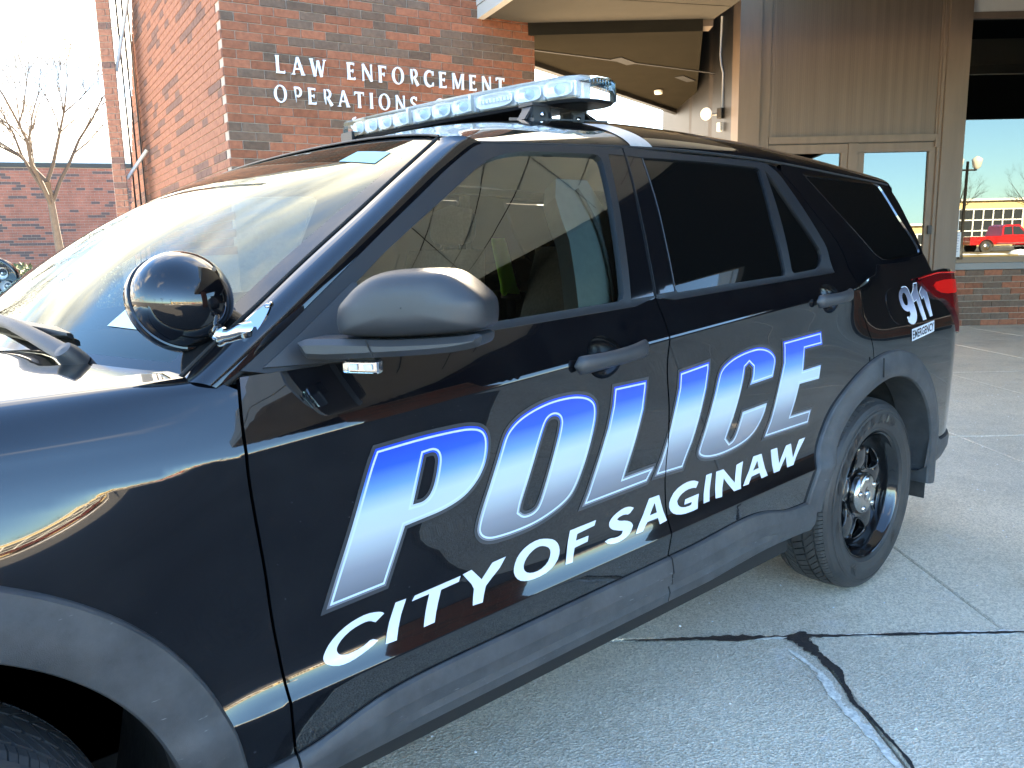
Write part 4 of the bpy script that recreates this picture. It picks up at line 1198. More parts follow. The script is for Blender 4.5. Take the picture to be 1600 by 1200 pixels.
# --- closing the far side, the tail and the underside
far_body = [(-0.95, 0.45), (0.65, 0.43), (2.50, 0.43), (3.97, 0.45), (3.97, 1.18), (3.47, 1.215), (3.42, 1.564), (2.70, 1.5985), (2.2, 1.606), (1.754, 1.5977), (1.29, 1.572), (0.62, 1.12), (-0.95, 1.10)]
pw = [fgl, inset(rear_gl, 0.0), vent, qglass]
side_panel('passenger_side', [far_body], arch + pw, M['paint'], car, 0.0, 0.07, 0.02, -1)
side_panel('passenger_glass', pw[1:], [], M['tint'], car, -0.004, 0.09, 0, -1)
side_panel('passenger_window', pw[:1], [], M['glass_plain'], car, -0.004, 0.09, 0, -1)
ub = MB()
ub.box((0.56, -0.93, 0.30), (2.46, 0.93, 0.42)); ub.box((-0.62, -0.50, 0.28), (0.60, 0.50, 1.02)); ub.box((2.44, -0.60, 0.30), (3.9, 0.60, 0.98))
ub.box((0.565, -0.90, 0.34), (0.60, 0.90, 1.05)); ub.box((2.40, -0.93, 0.34), (2.44, 0.93, 0.80)); ub.box((3.52, -0.80, 0.36), (3.94, 0.80, 0.90))
ub.build('underbody', M['dark'], car)
# arch liners: rough felt shells
for cx in (0, WX):
    rings = []
    for i in range(31):
        a = R((-42 if cx == 0 else -14) + (252 if cx == 0 else 196) * i / 30)
        rr = 0.476 + (0.008 if i % 5 == 0 else 0)
        rings.append([(cx + rr * math.cos(a), y, WZ + rr * math.sin(a)) for y in (-0.978, -0.93, -0.88, -0.80, -0.70, -0.60, -0.50)])
    ln = MB().loft(rings, closed=False); k_ = len(ln.v); ln.v += [r_[-1] for r_ in rings]; ln.f.append(tuple(range(k_, k_ + 31))); ln.m.append(0); ln.build('arch_liner', M['liner'], car, True)
tg = MB()
tg.add([(3.44, -0.70, 1.55), (3.44, 0.70, 1.55), (3.55, 0.80, 1.21), (3.55, -0.80, 1.21)], [(3, 2, 1, 0)])
tg.build('rear_screen', M['tint'], car)
tg = MB(); tg.add([(3.55, -0.83, 1.21), (3.55, 0.83, 1.21), (3.96, 0.78, 1.18), (3.96, -0.78, 1.18), (4.02, -0.70, 0.45), (4.02, 0.70, 0.45)], [(0, 3, 2, 1), (3, 4, 5, 2)])
tg.build('tailgate', M['paint'], car)

# --- wheels
def make_wheel(front=False):
    w = empty('wheel', (-1.5, 0, 0), 0, car)
    cy = -0.852 if not front else -0.852
    hw = 0.118
    # tyre: rounded carcass, ribs with sipes
    prof = []
    for rr, t in ((0.243, -0.098), (0.250, -0.108), (0.262, -0.1145), (0.290, -0.121), (0.318, -0.1205), (0.338, -0.116), (0.352, -0.1085), (0.3615, -0.099)):
        prof.append((rr, t))
    half = prof
    side_o = MB().lathe(half, (0, cy, WZ), (0, 1, 0), 96)
    side_i = MB().lathe([(r_, -t) for r_, t in half][::-1], (0, cy, WZ), (0, 1, 0), 64)
    ty = MB(); ty.add(side_o.v, side_o.f, 1); ty.add(side_i.v, side_i.f, 1)
    ribs = [(-0.099, -0.072), (-0.064, -0.028), (-0.020, 0.020), (0.028, 0.064), (0.072, 0.099)]
    def crown(t): return 0.3735 - 0.65 * t * t - 14 * max(0, abs(t) - 0.075) ** 2
    N = 74
    def P(a, t, r_): return (r_ * math.cos(a), cy + t, WZ + r_ * math.sin(a))
    for ri, (t0, t1) in enumerate(ribs):
        outer = ri in (0, 4)
        sub = 2 if outer else 1
        for k in range(N * sub):
            da = 2 * math.pi / (N * sub)
            a0 = k * da; a1 = a0 + da * (0.80 if (k % 2 == 0 or not outer) else 0.90)
            sk_ = {0: 0.25, 4: -0.25, 1: 0.6, 3: -0.6, 2: 0.3}[ri] * da
            ts = [t0, (t0 + t1) / 2, t1]
            tops0 = [P(a0 + sk_ * j + (ri * 0.37) * da, ts[j], crown(ts[j])) for j in range(3)]
            tops1 = [P(a1 + sk_ * j + (ri * 0.37) * da, ts[j], crown(ts[j])) for j in range(3)]
            d = 0.0080
            b0 = [P(a0 + sk_ * j + (ri * 0.37) * da, ts[j], crown(ts[j]) - d) for j in range(3)]
            b1 = [P(a1 + sk_ * j + (ri * 0.37) * da, ts[j], crown(ts[j]) - d) for j in range(3)]
            v = tops0 + tops1 + b0 + b1
            f = [(0, 1, 4, 3), (1, 2, 5, 4), (6, 0, 3, 9), (2, 8, 11, 5), (0, 6, 7, 1), (1, 7, 8, 2), (3, 4, 10, 9), (4, 5, 11, 10)]
            ty.add(v, f, 0)
    base = MB().lathe([(crown(t) - 0.0078, t) for t in np.linspace(-0.0995, 0.0995, 15)], (0, cy, WZ), (0, 1, 0), 96)
    ty.add(base.v, base.f, 0)
    tyre = ty.build('tyre', [M['rubber'], M['sidewall']], w, False)
    # raised rings of the sidewall
    rg_ = MB().lathe([(0.3265, -0.1190), (0.3275, -0.1206), (0.3295, -0.1206), (0.3305, -0.1185)], (0, cy, WZ), (0, 1, 0), 96)
    rg_.build('sidewall_rib', M['sidewall'], w, True); rg_ = MB(); k = MB().lathe([(0.2560, -0.1115), (0.2575, -0.1140), (0.2620, -0.1155), (0.2640, -0.1145)], (0, cy, WZ), (0, 1, 0), 96)
    rg_.add(k.v, k.f); rg_.build('sidewall_rib', M['sidewall'], w, True)
    # rim: lip, barrel, recessed disc with five windows
    rim = MB().lathe([(0.2445, -0.098), (0.2455, -0.106), (0.2425, -0.1085), (0.2385, -0.106), (0.2355, -0.099), (0.2325, -0.088), (0.2265, -0.080), (0.2240, -0.066), (0.2235, -0.030), (0.2150, -0.022),
                      (0.2110, 0.020), (0.2100, 0.09)], (0, cy, WZ), (0, 1, 0), 80)
    rim.f = [f[::-1] for f in rim.f]
    rim.build('rim', M['steel_black'], w, True, angle=50)
    holes = []
    for k in range(5):
        a = R(90 + 36 + 72 * k)
        q = []
        for da, rr in ((-20, 0.178), (-8, 0.188), (8, 0.188), (20, 0.178), (21, 0.155), (11, 0.112), (0, 0.104), (-11, 0.112), (-21, 0.155)):
            q.append((rr * math.cos(a + R(da)), rr * math.sin(a + R(da))))
        holes.append(round_poly(q, 2))
    v2, tr = fill([circ(0, 0, 0.2225, 72)], holes, 0.011)
    def dz(x, z):
        r_ = math.hypot(x, z); an = math.atan2(z, x) - R(126)
        spoke = 0.5 + 0.5 * math.cos(5 * (an + math.pi / 5))
        t = -0.052 - 0.016 * _sm(0.20, 0.12, r_) * 0.2 + 0.020 * _sm(0.198, 0.2225, r_) - 0.016 * spoke * _sm(0.215, 0.17, r_) * _sm(0.07, 0.13, r_)
        for hx, hz in hcent:
            pass
        return t
    hcent = []
    V = [Vector((x, cy + dz(x, z), WZ + z)) for x, z in v2]
    F = [tuple(t) for t in tr]
    n0 = len(V)
    bd_ = boundary(tr)
    k = len(V)
    for a, b in bd_:
        if math.hypot(*v2[a]) > 0.215: continue
        ca, cb = V[a], V[b]
        V += [ca, cb, cb + Vector((0, 0.022, 0)), ca + Vector((0, 0.022, 0))]
        F.append((k + 1, k, k + 3, k + 2)); k += 4
    mesh('wheel_disc', V, F, M['steel_black'], w, True, angle=45)
    # rolled lips round the windows
    for hq in holes:
        lp = MB()
        pts = [Vector((x, cy + dz(x * 1.0, z * 1.0) - 0.001, WZ + z)) for x, z in hq]
        lp.tube(pts + [pts[0]], 0.0042, 6, False)
        lp.build('window_lip', M['steel_black'], w, True)
    # centre cap with nut bumps
    cp = MB().lathe([(0.082, -0.062), (0.0825, -0.076), (0.079, -0.086), (0.069, -0.0925), (0.048, -0.0950), (0.030, -0.0955), (0.028, -0.0940), (0.012, -0.0940), (0.0002, -0.0945)], (0, cy, WZ), (0, 1, 0), 60)
    cp.f = [f[::-1] for f in cp.f]
    cap_ = cp.build('centre_cap', M['cap_metal'], w, True, angle=50)
    for k in range(5):
        nb_ = MB()
        a = R(90 + 72 * k + 8); c = (0.060 * math.cos(a), cy - 0.0895, WZ + 0.060 * math.sin(a))
        q = MB().lathe([(0.0135, 0.004), (0.0130, -0.0045), (0.0100, -0.0095), (0.0001, -0.0105)], c, (0, 1, 0), 14); q.f = [f[::-1] for f in q.f]
        nb_.add(q.v, q.f)
        nb_.build('wheel_nut', M['cap_metal'], w, True)
    em = MB()
    q = MB().lathe([(0.016, -0.0945), (0.016, -0.0965), (0.0001, -0.0970)], (0, cy, WZ), (0, 1, 0), 24); q.f = [f[::-1] for f in q.f]
    em.add(q.v, q.f); em.build('cap_emblem', M['chrome'], w, True)
    bd2 = MB().lathe([(0.165, -0.012), (0.165, -0.020), (0.085, -0.020), (0.080, -0.045), (0.0001, -0.045)], (0, cy, WZ), (0, 1, 0), 48); bd2.f = [f[::-1] for f in bd2.f]
    bd2.build('brake_disc', M['disc'], w, True, angle=40)
    bk = MB().lathe([(0.0002, 0.03), (0.21, 0.03)], (0, cy, WZ), (0, 1, 0), 32); bk.f = [f[::-1] for f in bk.f]
    bk.build('wheel_back', M['dark'], w)
    cal = MB().obox((-0.165, cy - 0.045, WZ - 0.06), (0.06, 0, 0), (0, 0.05, 0), (0, 0, 0.12)); cal.build('brake_caliper', M['disc'], w)
    # maker's name and chevrons, raised on the sidewall
    return w, tyre

def text_polys(body, size=1.0, shear=0.0, bold=0.0):
    cu = bpy.data.curves.new('t', 'FONT'); cu.body = body; cu.size = size; cu.shear = shear; cu.offset = bold; cu.resolution_u = 3
    o = bpy.data.objects.new('t', cu); COL.objects.link(o)
    dg = bpy.context.evaluated_depsgraph_get(); dg.update()
    me = bpy.data.meshes.new_from_object(o.evaluated_get(dg))
    v = [(q.co.x, q.co.y) for q in me.vertices]; f = [tuple(p_.vertices) for p_ in me.polygons]
    bpy.data.objects.remove(o); bpy.data.curves.remove(cu); bpy.data.meshes.remove(me)
    return v, f

w0, t0 = make_wheel()
w0.location = (WX - 1.5, 0, 0)
def sidewall_text(body, size, rad, a_mid, spacing=1.0):
    v, f = text_polys(body, size, 0.15, 0.004)
    xs = [q[0] for q in v]; cx = (min(xs) + max(xs)) / 2
    out = []
    for x, y in v:
        rr = rad + y; a = R(a_mid) - (x - cx) * spacing / rad
        tt = float(np.interp(rr, [0.25, 0.262, 0.29, 0.318, 0.338, 0.352], [-0.108, -0.1145, -0.121, -0.1205, -0.116, -0.1085]))
        out.append((rr * math.cos(a), -0.852 + tt - 0.0026, WZ + rr * math.sin(a)))
    return out, f
# angles are seen from outside: x to the right, z up
M['raised'] = mat('raised_rubber', (0.006, 0.006, 0.007), 0.28)
def wheel_part(name, v, f):
    o = mesh(name, v, f, M['raised'], None); o.parent = w0     # built round the wheel's own origin (x = 0)
for ch, am in zip('GOODYEAR', [118 - (k - 3.5) * 12.6 for k in range(8)][:]):
    v, f = sidewall_text(ch, 0.046, 0.283, am, 1.25); wheel_part('raised_letter', v, f)
for a in (66, 192, 312, 240):
    for k in range(2):
        v, f = [], []
        aa = R(a - 4.5 * k)
        for d0, d1 in ((-0.018, 0.0), (0.0, 0.018)):
            def P(rad, an):
                tt = float(np.interp(rad, [0.25, 0.262, 0.29, 0.318, 0.338, 0.352], [-0.108, -0.1145, -0.121, -0.1205, -0.116, -0.1085]))
                return (rad * math.cos(an), -0.852 + tt - 0.0026, WZ + rad * math.sin(an))
            s1_ = 0.10 * abs(d0) / 0.018; s2_ = 0.10 * abs(d1) / 0.018; q = len(v)
            v += [P(0.292 + d0, aa + s1_), P(0.292 + d1, aa + s2_), P(0.292 + d1, aa + s2_ - 0.028), P(0.292 + d0, aa + s1_ - 0.028)]; f.append((q, q + 1, q + 2, q + 3))
        wheel_part('raised_chevron', v, f)
bpy.context.view_layer.update()
w1 = copy_tree(w0, car); ST = R(-1.5); w1.location = (-1.5 - 0.852 * math.sin(ST), -0.852 + 0.852 * math.cos(ST) - 0.085, 0); w1.rotation_euler = (0, 0, ST)
for o in (w1.children): o['_k'] = 1
for o in list(w1.children): del o['_k']
for wx in (WX - 1.5, -1.5):
    q = copy_tree(w0, car); q.location = (wx, 0, 0); q.rotation_euler = (0, 0, math.pi)

# --- door mirror
MO, ME1, MN = Vector((0.763, -1.03, 0)), Vector((0.545, -0.838, 0)), Vector((0.838, 0.545, 0))
def mir(s_, z, d): return MO + ME1 * s_ + Vector((0, 0, z)) + MN * d
mirror = empty('door_mirror', (-1.5, 0, 0), 0, car)
capo = [(0.0, 1.215), (0.0036, 1.234), (0.013, 1.245), (0.0383, 1.269), (0.0688, 1.287), (0.1062, 1.2955), (0.1431, 1.297), (0.1836, 1.2955), (0.2052, 1.291), (0.2312, 1.274), (0.2565, 1.252), (0.2623, 1.239), (0.2625, 1.216),
        (0.2587, 1.198), (0.2218, 1.193), (0.1381, 1.187), (0.0801, 1.185), (0.0090, 1.187), (0.0015, 1.197)]
def dome(outline, depth, back, n=14, pw=2.6, cz=None, top=0.0):
    """shell: outline shrinks towards the front over a superelliptic bulge"""
    C_ = np.array(outline).mean(0)
    if cz: C_ = np.array(cz)
    rings = []
    ol = round_poly(outline, 2)
    rings.append([mir(C_[0] + (a - C_[0]) * 0.93, C_[1] + (b - C_[1]) * 0.93, back) for a, b in ol])
    rings.append([mir(a, b, back * 0.85) for a, b in ol])
    rings.append([mir(a, b, back * 0.4) for a, b in ol])
    for j in range(n + 1):
        t = j / n * math.pi / 2
        s_ = math.cos(t) ** (2 / pw); d = -depth * math.sin(t) ** (2 / 2.2)
        rings.append([mir(C_[0] + (a - C_[0]) * max(s_, 0.01), C_[1] + (b - C_[1]) * max(s_, 0.01), d) for a, b in ol])
    b = MB().loft(rings)
    return b
shell = dome(capo, 0.050, 0.075, 16, 3.2, (0.135, 1.236))
shell.f = [f[::-1] for f in shell.f]
shell.build('mirror_cap', M['mirror_plastic'], mirror, True, angle=60)
baseo = [(-0.075, 1.1815), (0.005, 1.1835), (0.0801, 1.1815), (0.1381, 1.1832), (0.2218, 1.189), (0.2585, 1.195), (0.2575, 1.177), (0.2448, 1.170), (0.193, 1.161), (0.0868, 1.153), (-0.0513, 1.146), (-0.062, 1.157)]
def slab_shape(outline, d0, d1, bev):
    ol = round_poly(outline, 1)
    C_ = np.array(outline).mean(0)
    ins_ = inset(ol, bev)
    if len(ins_) != len(ol): ins_ = ol
    A = 0.5 * sum(ol[i - 1][0] * ol[i][1] - ol[i][0] * ol[i - 1][1] for i in range(len(ol)))
    if A < 0: ol = ol[::-1]
    rings = [[mir(a, b, d1) for a, b in ins_], [mir(a, b, d1 - bev) for a, b in ol], [mir(a, b, d0 + bev) for a, b in ol], [mir(a, b, d0) for a, b in ins_]]
    b = MB().loft(rings, cap=False)
    v2, tr = fill([ins_])
    k = len(b.v); b.v += [tuple(mir(a, c, d0)) for a, c in v2]; b.f += [tuple(i + k for i in t) for t in tr]; b.m += [0] * len(tr)
    return b
bs = slab_shape(baseo, -0.030, 0.060, 0.010)
bs.build('mirror_foot', M['mirror_plastic'], mirror, True, angle=30)
ln_ = MB().tube([mir(s_, z, -0.0315) for s_, z in ((0.062, 1.183), (0.066, 1.172), (0.074, 1.155))], 0.0013, 5)
ln_.build('foot_joint', M['dark'], mirror)
mg = MB(); C_ = (0.135, 1.236)
mg.add([tuple(mir(C_[0] + (a - C_[0]) * 0.9, C_[1] + (b - C_[1]) * 0.9, 0.076)) for a, b in capo], [tuple(range(len(capo)))[::-1]])
mg.build('mirror_glass', M['chrome'], mirror)
# small warning lamp under the mirror
wl_ = empty('mirror_lamp', (-1.5, 0, 0), 0, car)
ax = (ME1.normalized(), MN.normalized(), Vector((0, 0, 1)))
c0 = mir(0.040, 1.1345, -0.012)
b = MB().bbox(c0 + MN * 0.012, (0.032, 0.010, 0.0115), 0.003, ax); b.build('lamp_body', M['chrome'], wl_)
b = MB().bbox(c0 - MN * 0.003, (0.028, 0.006, 0.0085), 0.002, ax); b.build('lamp_lens', M['lens'], wl_)
for s_ in (-0.013, 0.014):
    b = MB().bbox(c0 + ax[0] * s_ + MN * 0.001, (0.008, 0.003, 0.005), 0.001, ax); b.build('lamp_led', M['led_white'], wl_)
b = MB().bbox(mir(0.040, 1.1495, 0.008), (0.024, 0.012, 0.005), 0.001, ax); b.build('lamp_bracket', M['dark'], wl_)

# --- spotlights on both pillars
def spot_light(c, axis, ball, plate0, plate1, face=False, sgn=1):
    s_ = empty('spotlight', (-1.5, 0, 0), 0, car)
    axis = Vector(axis).normalized()
    prof = [(0.0002, -0.083)]
    for j in range(1, 15):
        t = j / 14 * math.pi / 2
        prof.append((0.0835 * math.sin(t), -0.083 * math.cos(t) ** 0.92))
    prof += [(0.0865, 0.001), (0.0875, 0.006), (0.0875, 0.016), (0.0850, 0.020), (0.0800, 0.021)]
    b = MB().lathe(prof, c, axis, 72); b.f = [f for f in b.f]
    b.build('lamp_shell', M['spot'], s_, True, angle=50)
    lens = MB().lathe([(0.0800, 0.018), (0.05, 0.022), (0.0002, 0.0235)], c, axis, 48)
    lens.build('lamp_lens', M['lens'], s_, True)
    rfl = MB().lathe([(0.0795, 0.014), (0.0002, 0.004)], c, axis, 48); rfl.build('lamp_reflector', M['steel_black'], s_)
    a1 = axis.orthogonal().normalized(); a2 = axis.cross(a1)
    lb = MB()
    for k in range(7):
        o_ = Vector((0, 0, 0)) if k == 6 else (a1 * math.cos(k * math.pi / 3) + a2 * math.sin(k * math.pi / 3)) * 0.046
        q = MB().lathe([(0.0205, 0.018), (0.017, 0.012), (0.008, 0.008), (0.0002, 0.011)], Vector(c) + o_, axis, 14); lb.add(q.v, q.f)
    lb.build('led_cup', M['reflector'], s_, True)
    ball = Vector(ball); p0 = Vector(plate0); p1 = Vector(plate1)
    ar = MB()
    root = Vector(c) + (ball - Vector(c)).normalized() * 0.070
    ar.tube([root, root.lerp(ball, 0.25)], [0.0135, 0.0135], 20)
    ar.build('swivel_collar', M['steel_black'], s_, True, angle=40)
    ar = MB()
    ar.tube([root.lerp(ball, 0.25), root.lerp(ball, 0.8), ball], [0.0132, 0.0128, 0.012], 20)
    q = MB().lathe([(0.0001, -0.0165), (0.008, -0.0145), (0.0135, -0.009), (0.0160, 0.0), (0.0135, 0.009), (0.008, 0.0145), (0.0001, 0.0165)], ball, (0.3, -0.8 * sgn, 0.3), 24); ar.add(q.v, q.f)
    mid = p0.lerp(p1, 0.60) + Vector((-0.008, -0.020 * sgn, 0.014))
    ar.tube([ball, ball.lerp(mid, 0.35) + Vector((0, -0.004 * sgn, -0.003)), ball.lerp(mid, 0.75), mid, p0.lerp(p1, 0.64)], [0.0125, 0.0098, 0.0098, 0.0125, 0.013], 18)
    ar.build('bracket_arm', M['chrome'], s_, True, angle=50)
    # teardrop base plate lying on the pillar
    d = (p1 - p0); L_ = d.length; d.normalize()
    n_ = Vector((-0.45, -0.72 * sgn, 0.53)).normalized(); n_ = (n_ - d * n_.dot(d)).normalized(); w_ = d.cross(n_)
    out = []
    for k in range(40):
        a = 2 * math.pi * k / 40; u = (1 - math.cos(a)) / 2
        wd = 0.0165 * math.sin(a) * (0.62 + 0.38 * math.cos((u - 0.62) * 2.6))
        out.append((u * L_, wd))
    pl_ = MB().loft([[p0 + d * (u * 1.04 - 0.02 * L_) + w_ * v_ * 1.12 - n_ * 0.006 for u, v_ in out], [p0 + d * (u * 1.04 - 0.02 * L_) + w_ * v_ * 1.12 + n_ * 0.002 for u, v_ in out]], cap=True)
    pl_.build('base_gasket', M['dark'], s_)
    pl_ = MB().loft([[p0 + d * u + w_ * v_ + n_ * 0.0018 for u, v_ in out], [p0 + d * u + w_ * v_ + n_ * 0.006 for u, v_ in out],
                     [p0 + d * (L_ / 2 + (u - L_ / 2) * 0.93) + w_ * v_ * 0.82 + n_ * 0.009 for u, v_ in out]], cap=True)
    pl_.build('base_plate', M['chrome'], s_, True, angle=35)
    sc = MB()
    for u in (0.10, 0.90):
        q = MB().lathe([(0.0052, 0.007), (0.0050, 0.0105), (0.002, 0.0115), (0.0001, 0.0105)], p0 + d * L_ * u, n_, 14); sc.add(q.v, q.f)
    sc.build('plate_screw', M['cap_metal'], s_, True)
    return s_
bp0 = Vector((0.702, -0.905, 1.240)); bp1 = Vector((0.612, -0.925, 1.158))
spot_light((0.569, -0.842, 1.249), (-0.12, 0.90, -0.42), (0.6080, -0.900, 1.1925), bp0, bp1)
spot_light((0.545, 0.965, 1.262), (-0.45, -0.88, -0.10), (0.608, 0.930, 1.20), (0.702, 0.905, 1.240), (0.612, 0.925, 1.158), True, -1)

# --- roof light bar
lbar = empty('light_bar', (-1.5, 0, 0), 0, car)
fr = [(1.660, 0.50), (1.664, 0.47), (1.684, 0.22), (1.708, -0.02), (1.738, -0.22), (1.768, -0.39), (1.796, -0.52), (1.830, -0.574), (1.885, -0.598), (1.950, -0.598), (1.990, -0.575), (2.004, -0.53), (1.995, -0.48)]
bk_ = [(1.965, -0.30), (1.935, -0.02), (1.91, 0.22), (1.892, 0.44), (1.885, 0.50), (1.86, 0.53), (1.70, 0.535)]
ol = fr + bk_
C_ = np.array(ol).mean(0)
def off(sc, z, dl=0.0):
    o = inset(ol, dl) if dl else ol
    A = 0.5 * sum(ol[i - 1][0] * ol[i][1] - ol[i][0] * ol[i - 1][1] for i in range(len(ol)))
    if dl == 0 and A < 0: o = ol[::-1]
    return [Vector((x, y, z)) for x, y in o]
ZB, ZT = 1.764, 1.828
bl = MB().loft([off(1, ZB - 0.012, 0.035), off(1, ZB - 0.010, 0.016), off(1, ZB - 0.002, 0.008)], cap=True); bl.build('bar_base', M['satin'], lbar, False)
ls = MB().loft([off(1, ZB, 0.004), off(1, ZB + 0.001, 0.0005), off(1, ZB + 0.020, 0.0001), off(1, ZT - 0.008, 0.003), off(1, ZT - 0.001, 0.010), off(1, ZT, 0.022)], cap=True)
if True: ls.build('bar_lens', M['lens'], lbar, True, angle=35)
# modules behind the lens, along the front and round the near end
fl_ = [Vector((x, y, 0)) for x, y in fr]
path = interp_curve([(x, y, 0) for x, y in fr], 200)
L_ = sum((path[i + 1] - path[i]).length for i in range(199))
def at(d):
    i = min(198, max(0, int(d / L_ * 199))); p = path[i].lerp(path[i + 1], d / L_ * 199 - i); t = (path[min(199, i + 3)] - path[max(0, i - 3)]).normalized()
    return p, t
d = 0.03; k = 0
mods = [0.075, 0.085, 0.085, 0.10, 0.012, 0.10, 0.095, 0.095, 0.012, 0.16, 0.11, 0.11]
for wd in mods:
    if d + wd > L_ - 0.01: break
    p_, t_ = at(d + wd / 2); n_ = Vector((-t_.y, t_.x, 0))
    if n_.dot(Vector((C_[0], C_[1], 0)) - p_) < 0: n_ = -n_
    zc = (ZB + ZT) / 2
    if wd < 0.02:
        b = MB().bbox(p_ + n_ * 0.010 + Vector((0, 0, zc)), (wd / 2, 0.008, 0.025), 0.001, (t_, n_, Vector((0, 0, 1)))); b.build('bar_divider', M['offwhite'], lbar)
    else:
        # reflector tray with a bowl or an LED row
        b = MB().bbox(p_ + n_ * 0.055 + Vector((0, 0, zc)), (wd / 2 - 0.003, 0.018, 0.023), 0.004, (t_, n_, Vector((0, 0, 1)))); b.build('light_module', M['reflector'], lbar)
        md = bpy.data.objects[b and lbar.children[-1].name] if False else [c for c in lbar.children if c.name.startswith('light_module')][-1]
        fc = MB()
        rings = []
        for rr, dd in ((1.0, 0.020), (0.97, 0.018), (0.75, 0.030), (0.40, 0.036), (0.02, 0.037)):
            rings.append([p_ + n_ * dd + t_ * (wd / 2 - 0.004) * rr * math.copysign(abs(math.cos(a)) ** 0.6, math.cos(a)) + Vector((0, 0, zc + 0.0225 * rr * math.copysign(abs(math.sin(a)) ** 0.6, math.sin(a)))) for a in [2 * math.pi * q / 28 for q in range(28)]])
        fc.loft(rings); fc.build('reflector_bowl', M['reflector'], lbar, True)
        lf = MB()
        if wd < 0.12:
            q = MB().lathe([(0.0002, 0.012), (0.014, 0.022), (0.016, 0.036)], p_ + Vector((0, 0, zc)), n_, 12); lf.add(q.v, q.f)
            lf.build('optic_cone', M['led_blue'], lbar, True)
        else:
            for q in range(9):
                lf.bbox(p_ + n_ * 0.024 + t_ * (q - 4) * wd / 11 + Vector((0, 0, zc)), (wd / 30, 0.003, 0.006), 0.001, (t_, n_, Vector((0, 0, 1))))
            lf.build('led_row', M['led_white'], lbar)
    d += wd
fin = MB().loft([off(1, ZB + 0.004, 0.075), off(1, ZT - 0.006, 0.075)], cap=True); fin.build('bar_core', M['reflector'], lbar)
# ribs moulded into the near end cap
rb_ = MB()
for i in range(18):
    p_, t_ = at(L_ - 0.235 + i * 0.0125); n_ = Vector((-t_.y, t_.x, 0))
    if n_.dot(Vector((C_[0], C_[1], 0)) - p_) < 0: n_ = -n_
    rb_.tube([p_ + n_ * 0.006 + Vector((0, 0, ZB + 0.006)), p_ + n_ * 0.006 + Vector((0, 0, ZT - 0.010))], 0.0012, 5)
rb_.build('lens_rib', M['lens'], lbar, True)
# mounting foot: triangulated plastic bracket on the near roof edge, strap over the gutter
ft = MB()
def rz(x, y): return roof_z(x, y)
yF = -0.475
xs0, xs1 = 1.720, 2.040
def tri_rib(xa, xb, xt, w=0.006):
    ft.tube([(xa, yF, rz(xa, yF) + 0.004), (xt, yF + 0.03, 1.754)], w, 5); 
ft.obox((xs0, yF - 0.02, rz(xs0, yF - .02) - 0.004), (xs1 - xs0, 0, rz(xs1, yF - .02) - rz(xs0, yF - .02)), (0, 0.11, rz(1.86, yF + .09) - rz(1.86, yF - .02)), (0, 0, 0.010))
for xa, xb in ((1.745, 1.815), (1.905, 1.965)):
    ft.obox((xa, yF + 0.01, rz(xa, yF)), (xb - xa, 0, 0), (0, 0.05, 0), (0, 0, 1.755 - rz(xa, yF)))
for xa, xt in ((1.705, 1.750), (1.725, 1.750), (2.025, 1.965), (2.0, 1.965), (1.82, 1.812), (1.90, 1.908)):
    ft.obox((xa, yF + 0.005, rz(xa, yF) + 0.003), ((xt - xa), 0.01, 1.752 - rz(xa, yF)), (0.010 if xt > xa else -0.010, 0, 0), (0, 0.035, 0))
ft.obox((1.74, yF + 0.008, 1.748), (0.235, 0, 0), (0, 0.06, 0), (0, 0, 0.009))
ft.build('mounting_foot', M['satin'], lbar)
bo = MB()
for x in (1.78, 1.935):
    q = MB().lathe([(0.0075, 0.0), (0.0070, -0.006), (0.0001, -0.007)], (x, yF + 0.009, 1.725), (0, 1, 0), 12); bo.add(q.v, q.f)
bo.build('mounting_bolt', M['chrome'], lbar, True)
st = []
for f in np.linspace(0.02, 0.42, 18):
    def pp(x):
        y, z = roof_sec(x, f); y2, z2 = roof_sec(x, f + 0.01); t = Vector((0, y2 - y, z2 - z)).normalized(); n_ = Vector((0, -t.z, t.y)); return Vector((x, y, z)) + n_ * 0.002
    xa = 1.818 - 0.10 * (f - 0.02); st.append((pp(xa), pp(xa + 0.092)))
sb = MB().loft([[a, b] for a, b in st], closed=False); sb.f = [f[::-1] for f in sb.f]
sb.build('roof_strap', M['alu'], lbar, True)
# far foot
ft = MB(); ft.obox((1.66, 0.44, roof_z(1.75, 0.46) - 0.01), (0.28, 0, 0), (0, 0.08, 0), (0, 0, 0.085)); ft.build('mounting_foot', M['satin'], lbar)

# --- lettering on the doors
lett = empty('door_lettering', (-1.5, 0, 0), 0, car)
gapband = [(x - 0.0022, z) for x, z in cutB] + [(x + 0.0022, z) for x, z in cutB[::-1]]
def decal(name, layers, parent, sl=None, h=0.03):
    """layers: (ins, outs, offset, material); UV.y runs from the foot to the head of the lettering"""
    V, N, F, FM, UV, mats = [], [], [], [], [], []
    for ins, outs, offs, mt in layers:
        v2, tr = fill(ins, list(outs) + [gapband], h)
        k = len(V)
        for x, z in v2:
            n = side_n(x, z); V.append(Vector((x, side_y(x, z), z)) + n * offs); N.append(tuple(n)); UV.append((x, (z - sl[0] - sl[1] * x) / sl[2] if sl else 0))
        F += [tuple(int(i) + k for i in t) for t in tr]
        if mt not in mats: mats.append(mt)
        FM += [mats.index(mt)] * len(tr)
    o = mesh(name, V, F, mats, parent, True, FM, N)
    uvl = o.data.uv_layers.new(name='u')
    for l_ in o.data.loops: uvl.data[l_.index].uv = UV[l_.vertex_index]
    return o
SL = (0.661, 0.0465, 0.287)
